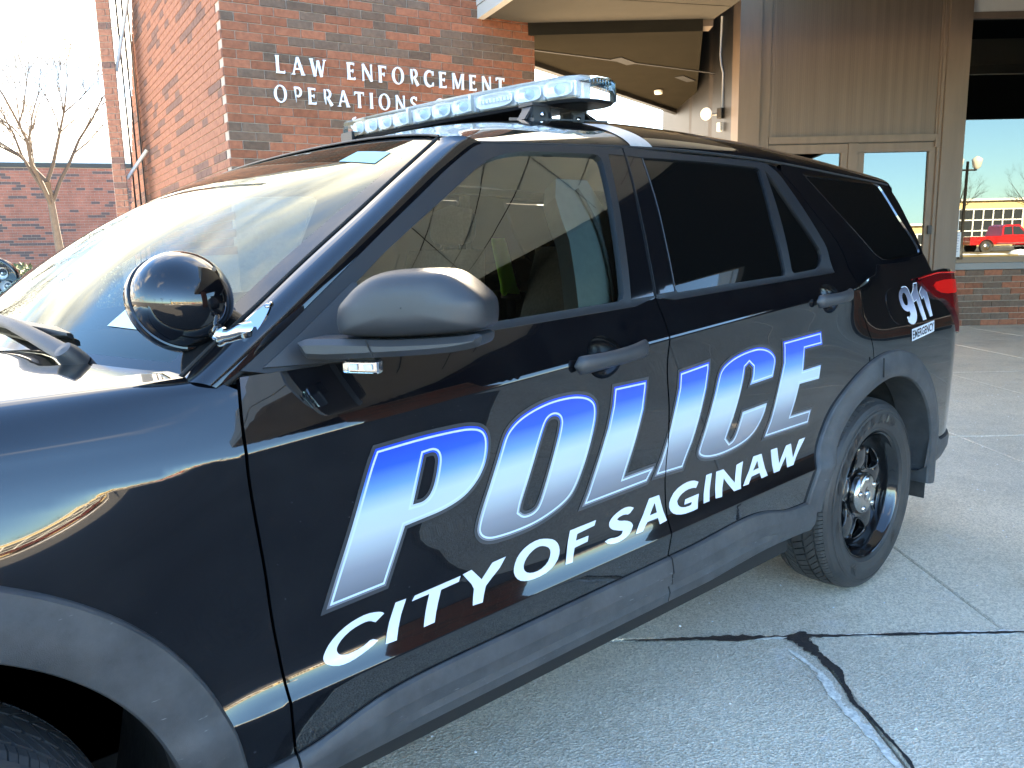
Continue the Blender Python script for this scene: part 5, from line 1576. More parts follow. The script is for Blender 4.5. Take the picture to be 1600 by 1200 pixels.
def round_sel(poly, mx=48):
    q = []
    n = len(poly)
    for i in range(n):
        a, b, c = (np.array(poly[i - 1]), np.array(poly[i]), np.array(poly[(i + 1) % n]))
        d0 = b - a; d1 = c - b
        an = abs(math.degrees(math.atan2(d0[0] * d1[1] - d0[1] * d1[0], float(np.dot(d0, d1)))))
        if an > mx: q.append(tuple(b))
        else: q += [tuple(b * 0.75 + a * 0.25), tuple(b * 0.75 + c * 0.25)]
    return q
for k in 'POLICE':
    src = D[k]
    outer = round_sel(round_sel(src)) if k in 'POC' else src
    hole = round_sel(round_sel(D[k + '_hole'], 60), 60) if k + '_hole' in D else None
    hs = lambda d_: [inset(hole, -d_)] if hole else []
    decal('letter', [([outer], hs(0.0), 0.0010, M['decal_border']),
                     ([inset(outer, 0.0080)], hs(0.0075), 0.0016, M['decal_blue']),
                     ([inset(outer, 0.0125)], ([inset(hole, -0.0115)] if hole else []) + [inset(outer, 0.0168)], 0.0021, M['decal_line'])] +
                    ([([inset(hole, -0.0158)], [inset(hole, -0.0115)], 0.0021, M['decal_line'])] if hole else []), lett, SL)
for i in range(1, 14):
    k = 'c%d' % i
    o = D[k]
    if i in (1, 5, 7, 9): o = round_sel(o, 60)
    hl = [round_poly(D[k + '_hole'], 1) if i == 5 else D[k + '_hole']] if k + '_hole' in D else []
    decal('letter', [([o], hl, 0.0012, M['decal_white'])], lett)
em_ = empty('emergency_decal', (-1.5, 0, 0), 0, car)
S9 = (0.935, 0.022, 0.165)
for k in ('n9', 'n1a', 'n1b'):
    o = round_poly(D[k], 1) if k == 'n9' else D[k]
    hl = round_poly(D['n9_hole'], 1) if k == 'n9' else None
    decal('numeral', [([o], [hl] if hl else [], 0.0014, M['decal_white']), ([inset(o, 0.0035)], [inset(hl, -0.0035)] if hl else [], 0.0019, M['decal_911'])], em_, S9, 0.02)
e0, e1, e2, e3 = [Vector((*q, 0)) for q in D['emerg']]
decal('word_band', [([[(q.x, q.y) for q in (e0, e1, e2, e3)]], [], 0.0024, M['decal_white'])], em_, None, 0.02)
v, f = text_polys('EMERGENCY', 1.0, 0.0, 0.02)
xs = [q[0] for q in v]; ys = [q[1] for q in v]
V, N = [], []
for x, y in v:
    u = 0.03 + 0.94 * (x - min(xs)) / (max(xs) - min(xs)); t = 0.14 + 0.72 * (y - min(ys)) / (max(ys) - min(ys))
    q = (e3.lerp(e2, u)).lerp(e0.lerp(e1, u), t); n = side_n(q.x, q.y)
    V.append(Vector((q.x, side_y(q.x, q.y), q.y)) + n * 0.0030); N.append(tuple(n))
mesh('word', V, f, M['decal_border'], em_, True, None, N)

# --- cabin
inn = MB()
inn.box((0.62, -0.88, 0.55), (3.4, 0.88, 0.60)); inn.build('cabin_floor', M['dark'], car)
ds = MB().loft([[(0.45, y, 1.06 - 0.02 * abs(y)), (0.62, y, 1.09), (0.90, y, 1.085), (1.02, y, 1.04), (1.05, y, 0.95), (1.0, y, 0.70)] for y in np.linspace(-0.80, 0.80, 12)], closed=False)
ds.build('dashboard', M['dash'], car, True, angle=50)
hl_ = MB().loft([[(x, y, roof_z(x, y) - 0.05) for y in np.linspace(-0.66, 0.66, 9)] for x in np.linspace(1.27, 3.4, 12)], closed=False)
hl_.build('headliner', M['headliner'], car, True)
def seat(y0):
    s_ = empty('front_seat', (-1.5, 0, 0), 0, car)
    b = MB()
    rings = []
    for t in np.linspace(0, 1, 10):
        z = 0.78 + 0.56 * t; x = 1.90 + 0.16 * t + 0.02 * math.sin(t * 3); w = 0.25 - 0.035 * t ** 3; th = 0.075 - 0.02 * t
        rings.append([(x + th * 1.3 * math.copysign(abs(math.cos(a)) ** 0.6, math.cos(a)) - 0.02 * abs(math.sin(a)), y0 + w * math.copysign(abs(math.sin(a)) ** 0.5, math.sin(a)), z) for a in [2 * math.pi * q / 24 for q in range(24)]])
    b.loft(rings, cap=True); b.build('seat_back', M['seat'], s_, True)
    b = MB(); rings = []
    for x in np.linspace(1.40, 1.92, 8): rings.append([(x, y0 + 0.25 * math.copysign(abs(math.cos(a)) ** 0.5, math.cos(a)), 0.80 + 0.08 * math.copysign(abs(math.sin(a)) ** 0.6, math.sin(a))) for a in [2 * math.pi * q / 20 for q in range(20)]])
    b.loft(rings, cap=True); b.build('seat_cushion', M['seat'], s_, True)
    b = MB(); rings = []
    for t in np.linspace(-1, 1, 9):
        k = max(0.05, (1 - abs(t) ** 4) ** 0.5); rings.append([(2.085 + 0.05 * k * math.cos(a), y0 + 0.145 * k * math.sin(a), 1.435 + 0.085 * t) for a in [2 * math.pi * q / 20 for q in range(20)]])
    b.loft(rings, cap=True); b.build('headrest', M['seat'], s_, True)
    b = MB()
    for dy in (-0.06, 0.06): b.tube([(2.07, y0 + dy, 1.32), (2.08, y0 + dy, 1.40)], 0.006, 8)
    b.build('headrest_post', M['chrome'], s_, True)
seat(-0.40); seat(0.40)
# pillar trim seen through the driver's window
skin_panel('pillar_trim', [[(1.5482, 1.53), (1.66, 1.53), (1.70, 1.40), (1.70, 1.19), (1.485, 1.19), (1.5014, 1.278), (1.5181, 1.3699), (1.515, 1.4243), (1.52, 1.48)]], [], SPo(-0.055), M['trim_in'], car, 0.04, 0.05)
pb = MB().tube([SPo(-0.048)(x, z) for x, z in sm2([(1.60, 1.50), (1.618, 1.45), (1.628, 1.38), (1.622, 1.28), (1.612, 1.19)], 20, 2)], 0.006, 6); pb.build('trim_seam', M['seat'], car, True)
cage = MB()
cage.box((2.32, -0.72, 0.62), (2.33, 0.72, 1.16)); 
for y in (-0.62, 0.0, 0.62): cage.box((2.31, y - 0.02, 1.16), (2.34, y + 0.02, 1.58))
cage.build('prisoner_partition', M['seat'], car)
wh = MB().box((2.29, -0.10, 1.315), (2.30, 0.12, 1.335)); wh.build('partition_label', M['white_plastic'], car)
st_ = empty('steering_wheel', (-1.5, 0, 0), 0, car)
c = Vector((1.16, -0.40, 1.03)); axw = Vector((0.85, 0, 0.52)).normalized(); a1 = Vector((0, 1, 0)); a2 = axw.cross(a1)
b = MB().tube([c + (a1 * math.cos(t) + a2 * math.sin(t)) * 0.185 for t in np.linspace(0, 2 * math.pi, 40)], 0.015, 8, False); b.build('wheel_rim', M['dash'], st_, True)
b = MB().bbox(c, (0.02, 0.17, 0.03), 0.008, (axw, a1, a2)); b.build('wheel_spoke', M['dash'], st_)
# laptop stand and gun rack between the seats
rk = empty('gun_rack', (-1.5, 0, 0), 0, car)
b = MB(); b.tube([(1.70, -0.05, 0.6), (1.74, -0.05, 1.20)], 0.018, 8); b.tube([(1.60, -0.18, 1.145), (1.86, 0.06, 1.155)], 0.008, 8); b.tube([(1.68, -0.16, 1.06), (1.90, 0.04, 1.07)], 0.010, 8)
b.box((1.62, -0.12, 1.10), (1.70, -0.04, 1.24)); b.build('rack_post', M['dash'], rk, True, angle=40)
b = MB().bbox((1.62, -0.16, 1.148), (0.014, 0.014, 0.010), 0.003); b.bbox((1.80, -0.02, 1.06), (0.012, 0.012, 0.016), 0.003); b.build('rack_clamp', M['chrome'], rk)
gun = tag(empty('less_lethal_shotgun', (2.0, 0, 1.1)), 'lime green gun stock standing upright in the rack inside the front window', 'shotgun')
b = MB()
rings = []
for t in np.linspace(0, 1, 12):
    p_ = Vector((1.945, -0.12, 1.172)).lerp(Vector((1.890, -0.12, 1.372)), t); w = 0.036 - 0.008 * t + (0.006 if t < 0.15 else 0); k = 1.0 if 0.04 < t < 0.97 else 0.9
    rings.append([p_ + Vector((math.cos(a) * w * k, math.sin(a) * 0.022 * k, 0)) for a in [2 * math.pi * q / 18 for q in range(18)]])
b.loft(rings, cap=True); b.build('stock', M['green'], gun, True, angle=50)
b = MB().tube([(1.955, -0.12, 0.66), (1.946, -0.12, 1.172)], 0.016, 10); b.build('barrel', M['dash'], gun, True)
b = MB().tube([(1.944, -0.12, 1.160), (1.946, -0.12, 1.178)], [0.036, 0.036], 14); b.build('collar', M['dash'], gun, True)
b = MB().box((1.95, -0.128, 1.185), (1.982, -0.112, 1.21)); b.build('sling_loop', M['dash'], gun)
lp_ = tag(empty('laptop_computer', (1.36, -0.02, 1.05)), 'dark laptop on a stand beside the steering wheel', 'laptop')
b = MB().obox((1.25, -0.20, 1.045), (0.25, 0.05, 0.01), (-0.04, 0.28, 0), (0, 0, 0.022)); b.build('keyboard_base', M['dash'], lp_)
b = MB().obox((1.25, -0.20, 1.07), (-0.04, 0.28, 0), (-0.06, -0.02, 0.2), (0.01, 0, 0.004)); b.build('screen', M['dash'], lp_)

# ================================================================== THE PLACE
M['bronze_mid'] = mat('bronze_mid_tone', (0.035, 0.026, 0.020), 0.6)  # tone between the main bronze and the dark panels
fa = R(-41)
FO = Vector((13.982, 2.558, 0)); FD = Vector((math.cos(fa), math.sin(fa), 0)); FN = Vector((math.sin(fa), -math.cos(fa), 0))   # entrance front: origin, along, out
def FP(s, n, z=0.0): return FO + FD * s + FN * n + Vector((0, 0, z))
ta = -0.21694
TO = Vector((3.8423, 6.9944, 0)); TD = Vector((math.cos(ta), math.sin(ta), 0)); TN = Vector((math.sin(ta), -math.cos(ta), 0))       # lettered brick wall
LDv = Vector((0.134, 0.991, 0)); LNv = Vector((-0.991, 0.134, 0))                                                                # its left flank
UPV = Vector((0, 0, 1))

# ---- ground
g = MB(); g.add([(-400, -400, -0.045), (400, -400, -0.045), (400, 400, -0.045), (-400, 400, -0.045)], [(0, 1, 2, 3)])
tag(g.build('ground', M['asphalt']), kind='structure')
g = MB(); g.add([(9.2, 7.6, -0.03), (60, 3, -0.03), (60, 70, -0.03), (12, 60, -0.03)], [(0, 1, 2, 3)]); tag(g.build('bounce_cut_ground', mat('bounce_cut_black', (0.018, 0.018, 0.018), 0.8)), kind='structure')  # added dark ground behind the building, cuts sunlit bounce onto the soffits
pav = tag(empty('pavement', tuple(FO)), kind='structure')
pv = MB(); q = [FP(-24, -6, -0.018), FP(9, -6, -0.018), FP(9, 11.58, -0.018), FP(-24, 11.58, -0.018)]
pv.add(q, [(3, 2, 1, 0)]); tag(pv.build('pavement_bed', M['tar'], pav))
rows_n = [(-6, -0.80), (-0.80, 1.95), (1.95, 4.70), (4.70, 7.46), (7.46, 10.22), (10.22, 11.55)]
rs = random.Random(3)
for ri, (n0, n1) in enumerate(rows_n):
    s0 = -5.65 if ri != 5 else -6.34
    js = [s0 + 1.435 * k for k in range(-13, 11)]
    for a, b in zip(js[:-1], js[1:]):
        gp = 0.004
        z = rs.uniform(-0.0015, 0.0015)
        pts = [(a + gp, n0 + gp), (b - gp, n0 + gp), (b - gp, n1 - gp), (a + gp, n1 - gp)]
        v = [FP(s_, n_, z) for s_, n_ in pts]
        ctr = sum(v, Vector()) / 4
        v = [ctr + (p - ctr) * (1 - 0.010 / 1.4) for p in v] + [p + Vector((0, 0, -0.006)) for p in v] + [p + Vector((0, 0, -0.02)) for p in v]
        f = [(0, 3, 2, 1)]
        for r_ in (0, 4): f += [(r_ + i, r_ + (i + 1) % 4, r_ + 4 + (i + 1) % 4, r_ + 4 + i) for i in range(4)]
        mesh('slab', v, f, M['concrete'], pav)
# the broken joint: tar filler with ragged edges, whitish lime along it
def ragged(path, widths, z, seed, jit):
    r_ = random.Random(seed); NP = 190; P = interp_curve([(a, b, 0) for a, b in path], NP)
    W_ = np.interp(np.linspace(0, 1, NP), np.linspace(0, 1, len(widths)), widths)
    def wob():
        w_ = np.array([r_.gauss(0, 1) for _ in range(NP)]); k = np.convolve(w_, np.ones(9) / 3.0, 'same'); return k * 0.55 + w_ * 0.25
    wa, wb = wob(), wob()
    L, Q_ = [], []
    for i, p in enumerate(P):
        t = (P[min(NP - 1, i + 1)] - P[max(0, i - 1)]).normalized(); n_ = Vector((-t.y, t.x, 0))
        L.append(p + n_ * (W_[i] * (0.5 + jit * wa[i]) * 1.0)); Q_.append(p - n_ * (W_[i] * (0.5 + jit * wb[i])))
    b = MB(); V = [(p.x, p.y, z) for p in L] + [(p.x, p.y, z) for p in Q_]
    b.add(V, [(i, NP + i, NP + 1 + i, i + 1) for i in range(NP - 1)])
    return b
JD = (FP(1, 0) - FP(0, 0))
def on_j(s): p = FP(s, 10.222); return (p.x, p.y)
cr = ragged([on_j(-7.05), on_j(-6.9), on_j(-6.75), on_j(-6.62), on_j(-6.5), on_j(-6.3), on_j(-6.1), on_j(-5.9), on_j(-5.3), on_j(-4.2)], [0.006, 0.020, 0.024, 0.010, 0.012, 0.022, 0.018, 0.007, 0.004, 0.004], 0.0030, 5, 0.38)
k = ragged([on_j(-6.40), (FP(-6.345, 10.30).x, FP(-6.345, 10.30).y), (FP(-6.33, 10.45).x, FP(-6.33, 10.45).y), (FP(-6.35, 10.62).x, FP(-6.35, 10.62).y), (FP(-6.33, 10.80).x, FP(-6.33, 10.80).y), (FP(-6.335, 11.1).x, FP(-6.335, 11.1).y), (FP(-6.34, 11.5).x, FP(-6.34, 11.5).y)],
           [0.10, 0.032, 0.018, 0.014, 0.012, 0.010, 0.009, 0.008, 0.007, 0.007], 0.0042, 9, 0.30)
cr.add(k.v, k.f)
jt = cr.build('joint_filler', M['tar'], pav); tag(jt)
lm = ragged([on_j(-6.9), on_j(-6.7), on_j(-6.5), on_j(-6.2), on_j(-5.9), on_j(-5.6), on_j(-5.2)], [0.006, 0.026, 0.018, 0.02, 0.030, 0.02, 0.006], 0.0018, 15, 0.3)
k = ragged([(FP(-6.43, 10.30).x, FP(-6.43, 10.30).y), (FP(-6.385, 10.45).x, FP(-6.385, 10.45).y), (FP(-6.39, 10.62).x, FP(-6.39, 10.62).y), (FP(-6.37, 10.80).x, FP(-6.37, 10.80).y), (FP(-6.36, 11.0).x, FP(-6.36, 11.0).y)], [0.012, 0.020, 0.030, 0.022, 0.006], 0.0022, 19, 0.3)
lm.add(k.v, k.f)
lm.build('lime_stain', mat('lime_crust', (0.86, 0.80, 0.70), 0.9, noise=0.5, nscale=60), pav)
# salt and grit
gr = MB(); r_ = random.Random(11)
for _ in range(5200):
    s_ = r_.uniform(-8.5, 2.5); n_ = r_.uniform(0.3, 12.2)
    p = FP(s_, n_, 0.002); q = r_.random(); sz = 0.0014 + 0.0048 * q ** 4
    a = r_.uniform(0, 6.28)
    v = [p + Vector((math.cos(a + t) * sz * r_.uniform(.6, 1.3), math.sin(a + t) * sz * r_.uniform(.6, 1.3), 0)) for t in (0, 1.6, 3.1, 4.7)] + [p + Vector((0, 0, sz * 0.8))]
    gr.add(v, [(0, 1, 4), (1, 2, 4), (2, 3, 4), (3, 0, 4)])
tag(gr.build('salt_grit', M['grit']), 'white salt grains scattered over the concrete', kind='stuff')

# ---- bricks
BL, BH, DEEP = 0.3048, 0.1016, 0.012
def brick_mesh(L, H=BH, name='brick'):
    w, h, c, d = L / 2 - 0.0048, H / 2 - 0.0048, 0.0035, DEEP
    v = [(-w, 0, -h), (w, 0, -h), (w, 0, h), (-w, 0, h), (-w, -d + c, -h), (w, -d + c, -h), (w, -d + c, h), (-w, -d + c, h), (-w + c, -d, -h + c), (w - c, -d, -h + c), (w - c, -d, h - c), (-w + c, -d, h - c)]
    f = [(8, 9, 10, 11)]
    for r0 in (0, 4): f += [(r0 + i, r0 + (i + 1) % 4, r0 + 4 + (i + 1) % 4, r0 + 4 + i) for i in range(4)]
    return v, f
_bm = {}
def brick_data(L, mt):
    k = (round(L, 3), mt.name)
    if k not in _bm:
        me = bpy.data.meshes.new('brick'); v, f = brick_mesh(L); me.from_pydata(v, [], f); me.materials.append(mt); me.update(); _bm[k] = me
    return _bm[k]
def lay(parent, O, D_, N_, s0, s1, z0, z1, rows_z0, mats, pdark, seed, limit=300, zmin_vis=0, order=None, k0=0.0, stuff_name='brickwork', endfun=None):
    """running bond; the first `limit` bricks by closeness are objects, the rest one joined part"""
    r_ = random.Random(seed)
    items = []
    nrow = int(round((z1 - rows_z0) / BH))
    prev = False
    for ri in range(nrow):
        z = rows_z0 + (ri + 0.5) * BH
        if z < z0 or z > z1: continue
        s = s0 - (0 if ri % 2 else BL / 2) + k0
        while s < s1 - 0.02:
            a, b = max(s, s0), min(s + BL, s1 if endfun is None else min(s1, endfun(z)))
            s += BL
            dk = r_.random() < (pdark + (0.22 if prev else -0.06))
            prev = dk
            if b - a < 0.04: continue
            items.append(((a + b) / 2, z, b - a, dk, r_.uniform(-0.0012, 0.0012)))
    camp = cam_ob.matrix_world.translation
    items.sort(key=lambda t: (O + D_ * t[0] + UPV * t[1] - camp).length + (1000 if t[1] < zmin_vis else 0))
    ang = math.atan2(D_.y, D_.x)
    off = Vector(parent.matrix_world.translation) if False else Vector(parent.location) + (Vector(parent.parent.location) if parent.parent else Vector())
    rest = MB()
    for i, (s, z, L, dk, jz) in enumerate(items):
        c = O + D_ * s + UPV * z + N_ * jz
        if i < limit:
            o = bpy.data.objects.new('brick', brick_data(L, mats[1 if dk else 0])); o.location = c - off; o.rotation_euler = (0, 0, ang)
            COL.objects.link(o); o.parent = parent
        else:
            v, f = brick_mesh(L)
            # seen edge-on or small: keep the front and the chamfers
            rest.add([c + D_ * x + N_ * (-y) + UPV * zz for x, y, zz in v], f, 1 if dk else 0)
    if rest.v:
        tag(rest.build(stuff_name, list(mats), parent), kind='stuff')

# ---- the lettered brick building
bld = tag(empty('brick_building', tuple(TO)), 'red brick building with raised white letters and a tall flank on its left', 'building')
WT = 7.4
w = MB()
e0 = TO + TD * 4.168
lend = lambda z: 8.10 - 0.70 * max(0.0, z - 2.1)          # the flank leans back towards its top
def lp(t, z, d=0.0): return TO + LDv * t + LNv * d + UPV * z
w.add([TO + UPV * -0.1, e0 + UPV * -0.1, e0 + UPV * WT, TO + UPV * WT], [(0, 1, 2, 3)])
w.add([e0 + UPV * -0.1, e0 - TN * 6 + UPV * -0.1, e0 - TN * 6 + UPV * WT, e0 + UPV * WT], [(0, 1, 2, 3)])
w.add([lp(0, -0.1), lp(0, WT), lp(lend(WT), WT), lp(lend(2.1), 2.1), lp(lend(2.1), -0.1)], [(0, 1, 2, 3, 4)])
w.add([lp(lend(WT), WT), lp(lend(WT), WT, -4), lp(8.10, 2.1, -4), lp(8.10, 2.1)], [(0, 1, 2, 3)])
w.add([lp(8.10, 2.1), lp(8.10, 2.1, -4), lp(8.10, -0.1, -4), lp(8.10, -0.1)], [(0, 1, 2, 3)])
w.add([TO + UPV * WT, e0 + UPV * WT, e0 - TN * 6 + UPV * WT, lp(lend(WT), WT, -4), lp(lend(WT), WT)], [(0, 1, 2, 3, 4)])
w.build('wall', M['mortar'], bld)
zrow = 4.0805 - BH / 2 - 40 * BH                      # course measured beside the letters
wallA = empty('brick_face', (0, 0, 0), 0, bld)
lay(wallA, TO, TD, TN, 0.0, 4.168, 2.20, 5.05, zrow, (M['brick_red'], M['brick_dark']), 0.30, 21, 300, 2.45)
lay(bld, TO, TD, TN, 0.0, 4.168, 5.06, 7.3, zrow, (M['brick_red'], M['brick_dark']), 0.30, 22, 0)
# the flank: paler, its stronger light put into the brick colour
flank = MB()
lay(bld, TO, LDv, LNv, 0.0, 8.1, 1.4, 6.6, zrow, (M['brick_pink'], M['brick_pink_dark']), 0.20, 23, 0, 0, None, 0.15, 'brickwork', lend)
cn = MB()
for i in range(46):
    z = zrow + (18 + i) * BH
    if i % 2 == 0: cn.obox(TO + UPV * (z + 0.004) + LNv * 0.013 + TN * 0.0, LDv * 0.10, TN * 0.0 + TD * 0.02, UPV * (BH - 0.008))
cn.build('corner_brick', M['brick_pink'], bld)

# ---- raised letters
def flare_stem(x0, x1, y0=0.0, y1=1.0, w=0.17):
    c = [(x0 + (x1 - x0) * t, y0 + (y1 - y0) * t) for t in (0, 0.06, 0.14, 0.5, 0.86, 0.94, 1)]
    ws = [w * k for k in (1.45, 1.12, 1.02, 0.96, 1.02, 1.12, 1.45)]
    L = [(x - a / 2, y) for (x, y), a in zip(c, ws)]; Q_ = [(x + a / 2, y) for (x, y), a in zip(c, ws)]
    return L + Q_[::-1]
def arm(x0, x1, y, w=0.10, tip=0.24, up_=True, dn=True):
    return [(x0, y - w / 2), (x1 - 0.07, y - w / 2), (x1, y - (tip / 2 if dn else w / 2)), (x1 + 0.012, y), (x1, y + (tip / 2 if up_ else w / 2)), (x1 - 0.07, y + w / 2), (x0, y + w / 2)]
def ring_(cx, cy, rx, ry, tk, tn):
    return [arc(cx, cy, rx, ry, 0, 360, 40)[:-1]], [arc(cx, cy, rx - tk, ry - tn, 0, 360, 40)[:-1]]
def serif_glyph(ch):
    if ch == 'L': return [flare_stem(.12, .12), arm(.1, .56, .055, .11, .26, True, False)], [], .62
    if ch == 'A': return [stroke([(.07, 0), (.36, 1)], .09), stroke([(.36, 1.0), (.70, 0)], [.17, .18]), stroke([(.18, .33), (.56, .33)], .08), [(-.04, 0), (.19, 0), (.19, .04), (-.04, .04)], [(.57, 0), (.83, 0), (.83, .04), (.57, .04)]], [], .78
    if ch == 'W': return [stroke([(.08, 1), (.30, 0.0)], .17), stroke([(.30, 0), (.50, .92)], .08), stroke([(.50, .92), (.72, 0)], .17), stroke([(.72, 0), (.95, 1)], .08), [(-.04, 1), (.21, 1), (.21, .96), (-.04, .96)], [(.84, 1), (1.06, 1), (1.06, .96), (.84, .96)]], [], 1.02
    if ch == 'E': return [flare_stem(.12, .12), arm(.1, .54, .055, .11, .26, True, False), arm(.1, .50, .945, .11, .24, False, True), arm(.1, .42, .52, .09, .26)], [], .62
    if ch == 'F': return [flare_stem(.12, .12), arm(.1, .54, .945, .11, .26, False, True), arm(.1, .42, .50, .09, .26)], [], .58
    if ch == 'N': return [flare_stem(.09, .09, 0, 1, .085), flare_stem(.66, .66, 0, 1, .085), stroke([(.08, .98), (.66, .02)], .16)], [], .76
    if ch == 'M': return [flare_stem(.09, .07, 0, 1, .085), flare_stem(.80, .82, 0, 1, .16), stroke([(.10, .98), (.44, .06)], .15), stroke([(.44, .06), (.78, .98)], .085)], [], .94
    if ch == 'O': a, b = ring_(.42, .5, .42, .53, .16, .075); return a, b, .86
    if ch == 'C': return [stroke(arc(.42, .5, .34, .465, 42, 318, 26), [.09] * 4 + [.11, .13, .15] + [.16] * 13 + [.15, .13, .11] + [.09] * 4), [(.64, .98), (.71, .98), (.71, .70), (.64, .74)], [(.62, .27), (.71, .30), (.71, .04), (.64, .04)]], [], .74
    if ch == 'R': return [flare_stem(.12, .12), stroke([(.1, .95), (.32, .95)] + arc(.32, .72, .20, .23, 90, -90, 14) + [(.1, .49)], [.10] + [.10, .10] + [.12] * 3 + [.15] * 8 + [.12] * 3 + [.09, .09]), stroke([(.30, .52), (.62, .0)], [.14, .19])], [], .68
    if ch == 'P': return [flare_stem(.12, .12), stroke([(.1, .95), (.32, .95)] + arc(.32, .69, .21, .26, 90, -90, 14) + [(.1, .43)], [.10] + [.10, .10] + [.12] * 3 + [.15] * 8 + [.12] * 3 + [.09, .09])], [], .62
    if ch == 'T': return [flare_stem(.34, .34), [(0, .78), (.03, .78), (.07, .89), (.61, .89), (.65, .78), (.68, .78), (.68, 1), (0, 1)]], [], .70
    if ch == 'I': return [flare_stem(.13, .13)], [], .28
    if ch == 'S': return [stroke([(.47, .80)] + arc(.27, .74, .19, .20, 30, 250, 14) + arc(.24, .27, .21, .22, 70, -150, 14) + [(.04, .20)], [.10] * 4 + [.13] * 24 + [.10] * 4), [(.44, .98), (.49, .98), (.49, .72), (.44, .76)], [(.02, .28), (.07, .26), (.07, .02), (.02, .02)]], [], .54
    if ch == '6': return [stroke([(.50, .95), (.28, .84), (.12, .58), (.09, .36)], .12), stroke(arc(.30, .29, .20, .23, 0, 350, 26), .12)], [], .58
    if ch == '1': return [flare_stem(.2, .2, 0, .97, .13), stroke([(.05, .80), (.2, .95)], .08)], [], .42
    if ch == '2': return [stroke([(.06, .72)] + arc(.27, .73, .19, .20, 170, -30, 14) + [(.08, .06)], .12), [(.02, 0), (.52, 0), (.54, .2), (.48, .12), (.02, .12)]], [], .58
    return [], [], .4
sign = tag(empty('building_sign', tuple(TO)), 'white raised letters LAW ENFORCEMENT OPERATIONS CENTER on the red brick wall', 'sign')
def word_line(text, s0, s1, z, h):
    widths = [(serif_glyph(c)[2] if c != ' ' else 0.62) for c in text]
    sp = (s1 - s0 - sum(widths) * h * 0.93 * 1.0) / max(1, len(text) - 1)
    s = s0
    for c, wd in zip(text, widths):
        if c != ' ':
            ins, outs, _ = serif_glyph(c)
            V = [(a * h * 0.93, b * h) for a, b in [(0, 0)]]
            v2, tr = fill([[(a * 0.93, b) for a, b in p] for p in ins], [[(a * 0.93, b) for a, b in p] for p in outs])
            def place(a, b, d, s=s): return TO + TD * (s + a * h) + UPV * (z + b * h) + TN * (0.050 - d)
            Vv, F = extrude2d(v2, tr, place, 0.030)
            mesh('letter', Vv, F, M['sign_metal'], sign)
        s += wd * h * 0.93 + sp
word_line('LAW ENFORCEMENT', 0.585, 3.66, 3.497, 0.200)
word_line('OPERATIONS CENTER', 0.545, 3.70, 3.168, 0.190)
word_line('612', 1.46, 1.80, 2.905, 0.155)

# ---- pier, louvre bars and braces to the left of the flank
pier = tag(empty('brick_pier', (4.0, 12.3, 0)), 'narrow brick pier standing left of the brick flank', 'pier')
pd = Vector((0.755, -0.655, 0)) ; pb_ = Vector((3.945, 12.3, 0)); back = Vector((0.25, 0.97, 0))
b = MB(); b.obox(pb_ + UPV * -0.1, pd * 0.225, back * 0.5, UPV * 9.1); b.build('pier_core', M['mortar'], pier)
lay(pier, pb_, pd, Vector((-0.655, -0.755, 0)), 0.0, 0.225, 1.4, 6.3, 0.02, (M['brick_pink'], M['brick_pink_dark']), 0.12, 31, 0)
side_b = MB(); side_b.obox(pb_ + pd * 0.226 + back * 0.01 + UPV * 0, pd * 0.004, back * 0.48, UPV * 9); side_b.build('pier_side', M['bronze_dark'], pier)
lou = tag(empty('louvre_screen', (4.3, 12.6, 0)), 'dark vertical louvre bars with two pale diagonal braces between pier and brick flank', 'screen')
for i in range(5):
    b = MB(); p = pb_ + pd * (0.33 + 0.105 * i) + back * (0.3 + 0.28 * i)
    b.obox(p, pd * 0.028, back * 0.09, UPV * 9); b.build('louvre_bar', M['bronze_dark'], lou)
for z0, z1 in ((4.45, 5.9), (2.72, 3.20), (6.4, 7.6)):
    b = MB(); b.tube([pb_ + pd * 0.235 + back * 0.05 + UPV * z0, pb_ + pd * 0.62 + back * 0.2 + UPV * z1], 0.030, 8); b.build('diagonal_brace', M['fascia'], lou, True)

# ---- canopy with plaster soffit
can = tag(empty('entrance_canopy', (5.0, 0, 4.4)), 'flat entrance canopy with pale plaster soffit and white edge', 'canopy')
ZS = 4.46
edge = [Vector((x, y, 0)) for x, y in ((7.18, 6.385), (6.86, 5.20), (5.35, 0.9), (2.9, -0.8), (3.25, -5.6), (2.85, -7.5), (3.0, -10.0), (4.2, -10.0), (4.97, -5.12), (5.57, -3.13), (6.1, -1.2), (7.2, 0.8),
        (9.20, 3.55), (9.74, 4.43), (7.93, 6.02))]
dk_edge = [Vector((x, y, 0)) for x, y in ((4.205, -10.0), (7.0, -9.4))] + [FP(2.4, 9.5), FP(2.6, 8.4), FP(12.4, 8.4), FP(12.4, 2.5), FP(-3.2, 2.5)] + [Vector((x, y, 0)) for x, y in ((9.205, 3.55), (7.205, 0.8), (6.105, -1.2), (5.575, -3.13), (4.975, -5.12))]
def poly_sheet(name, pts, z, mt, parent, down=True, th=0.0):
    v2, tr = fill([[(p.x, p.y) for p in pts]])
    V = [(a, b_, z) for a, b_ in v2]; F = [tuple(t[::-1]) if down else tuple(t) for t in tr]
    if th:
        k = len(V); V += [(a, b_, z + th) for a, b_ in v2]; F += [tuple(i + k for i in t) for t in tr]
        for a, b_ in boundary(tr): F.append((a, b_, b_ + k, a + k))
    return mesh(name, V, F, mt, parent)
near_e = [Vector((x, y, 0)) for x, y in ((5.35, 0.9), (2.9, -0.8), (3.25, -5.6), (2.85, -7.5), (3.0, -10.0), (4.2, -10.0), (4.97, -5.12), (5.57, -3.13), (6.1, -1.2), (7.2, 0.8))]
far_e = [Vector((x, y, 0)) for x, y in ((7.18, 6.385), (6.86, 5.20), (5.355, 0.905), (7.203, 0.805), (9.20, 3.55), (9.74, 4.43), (7.93, 6.02))]
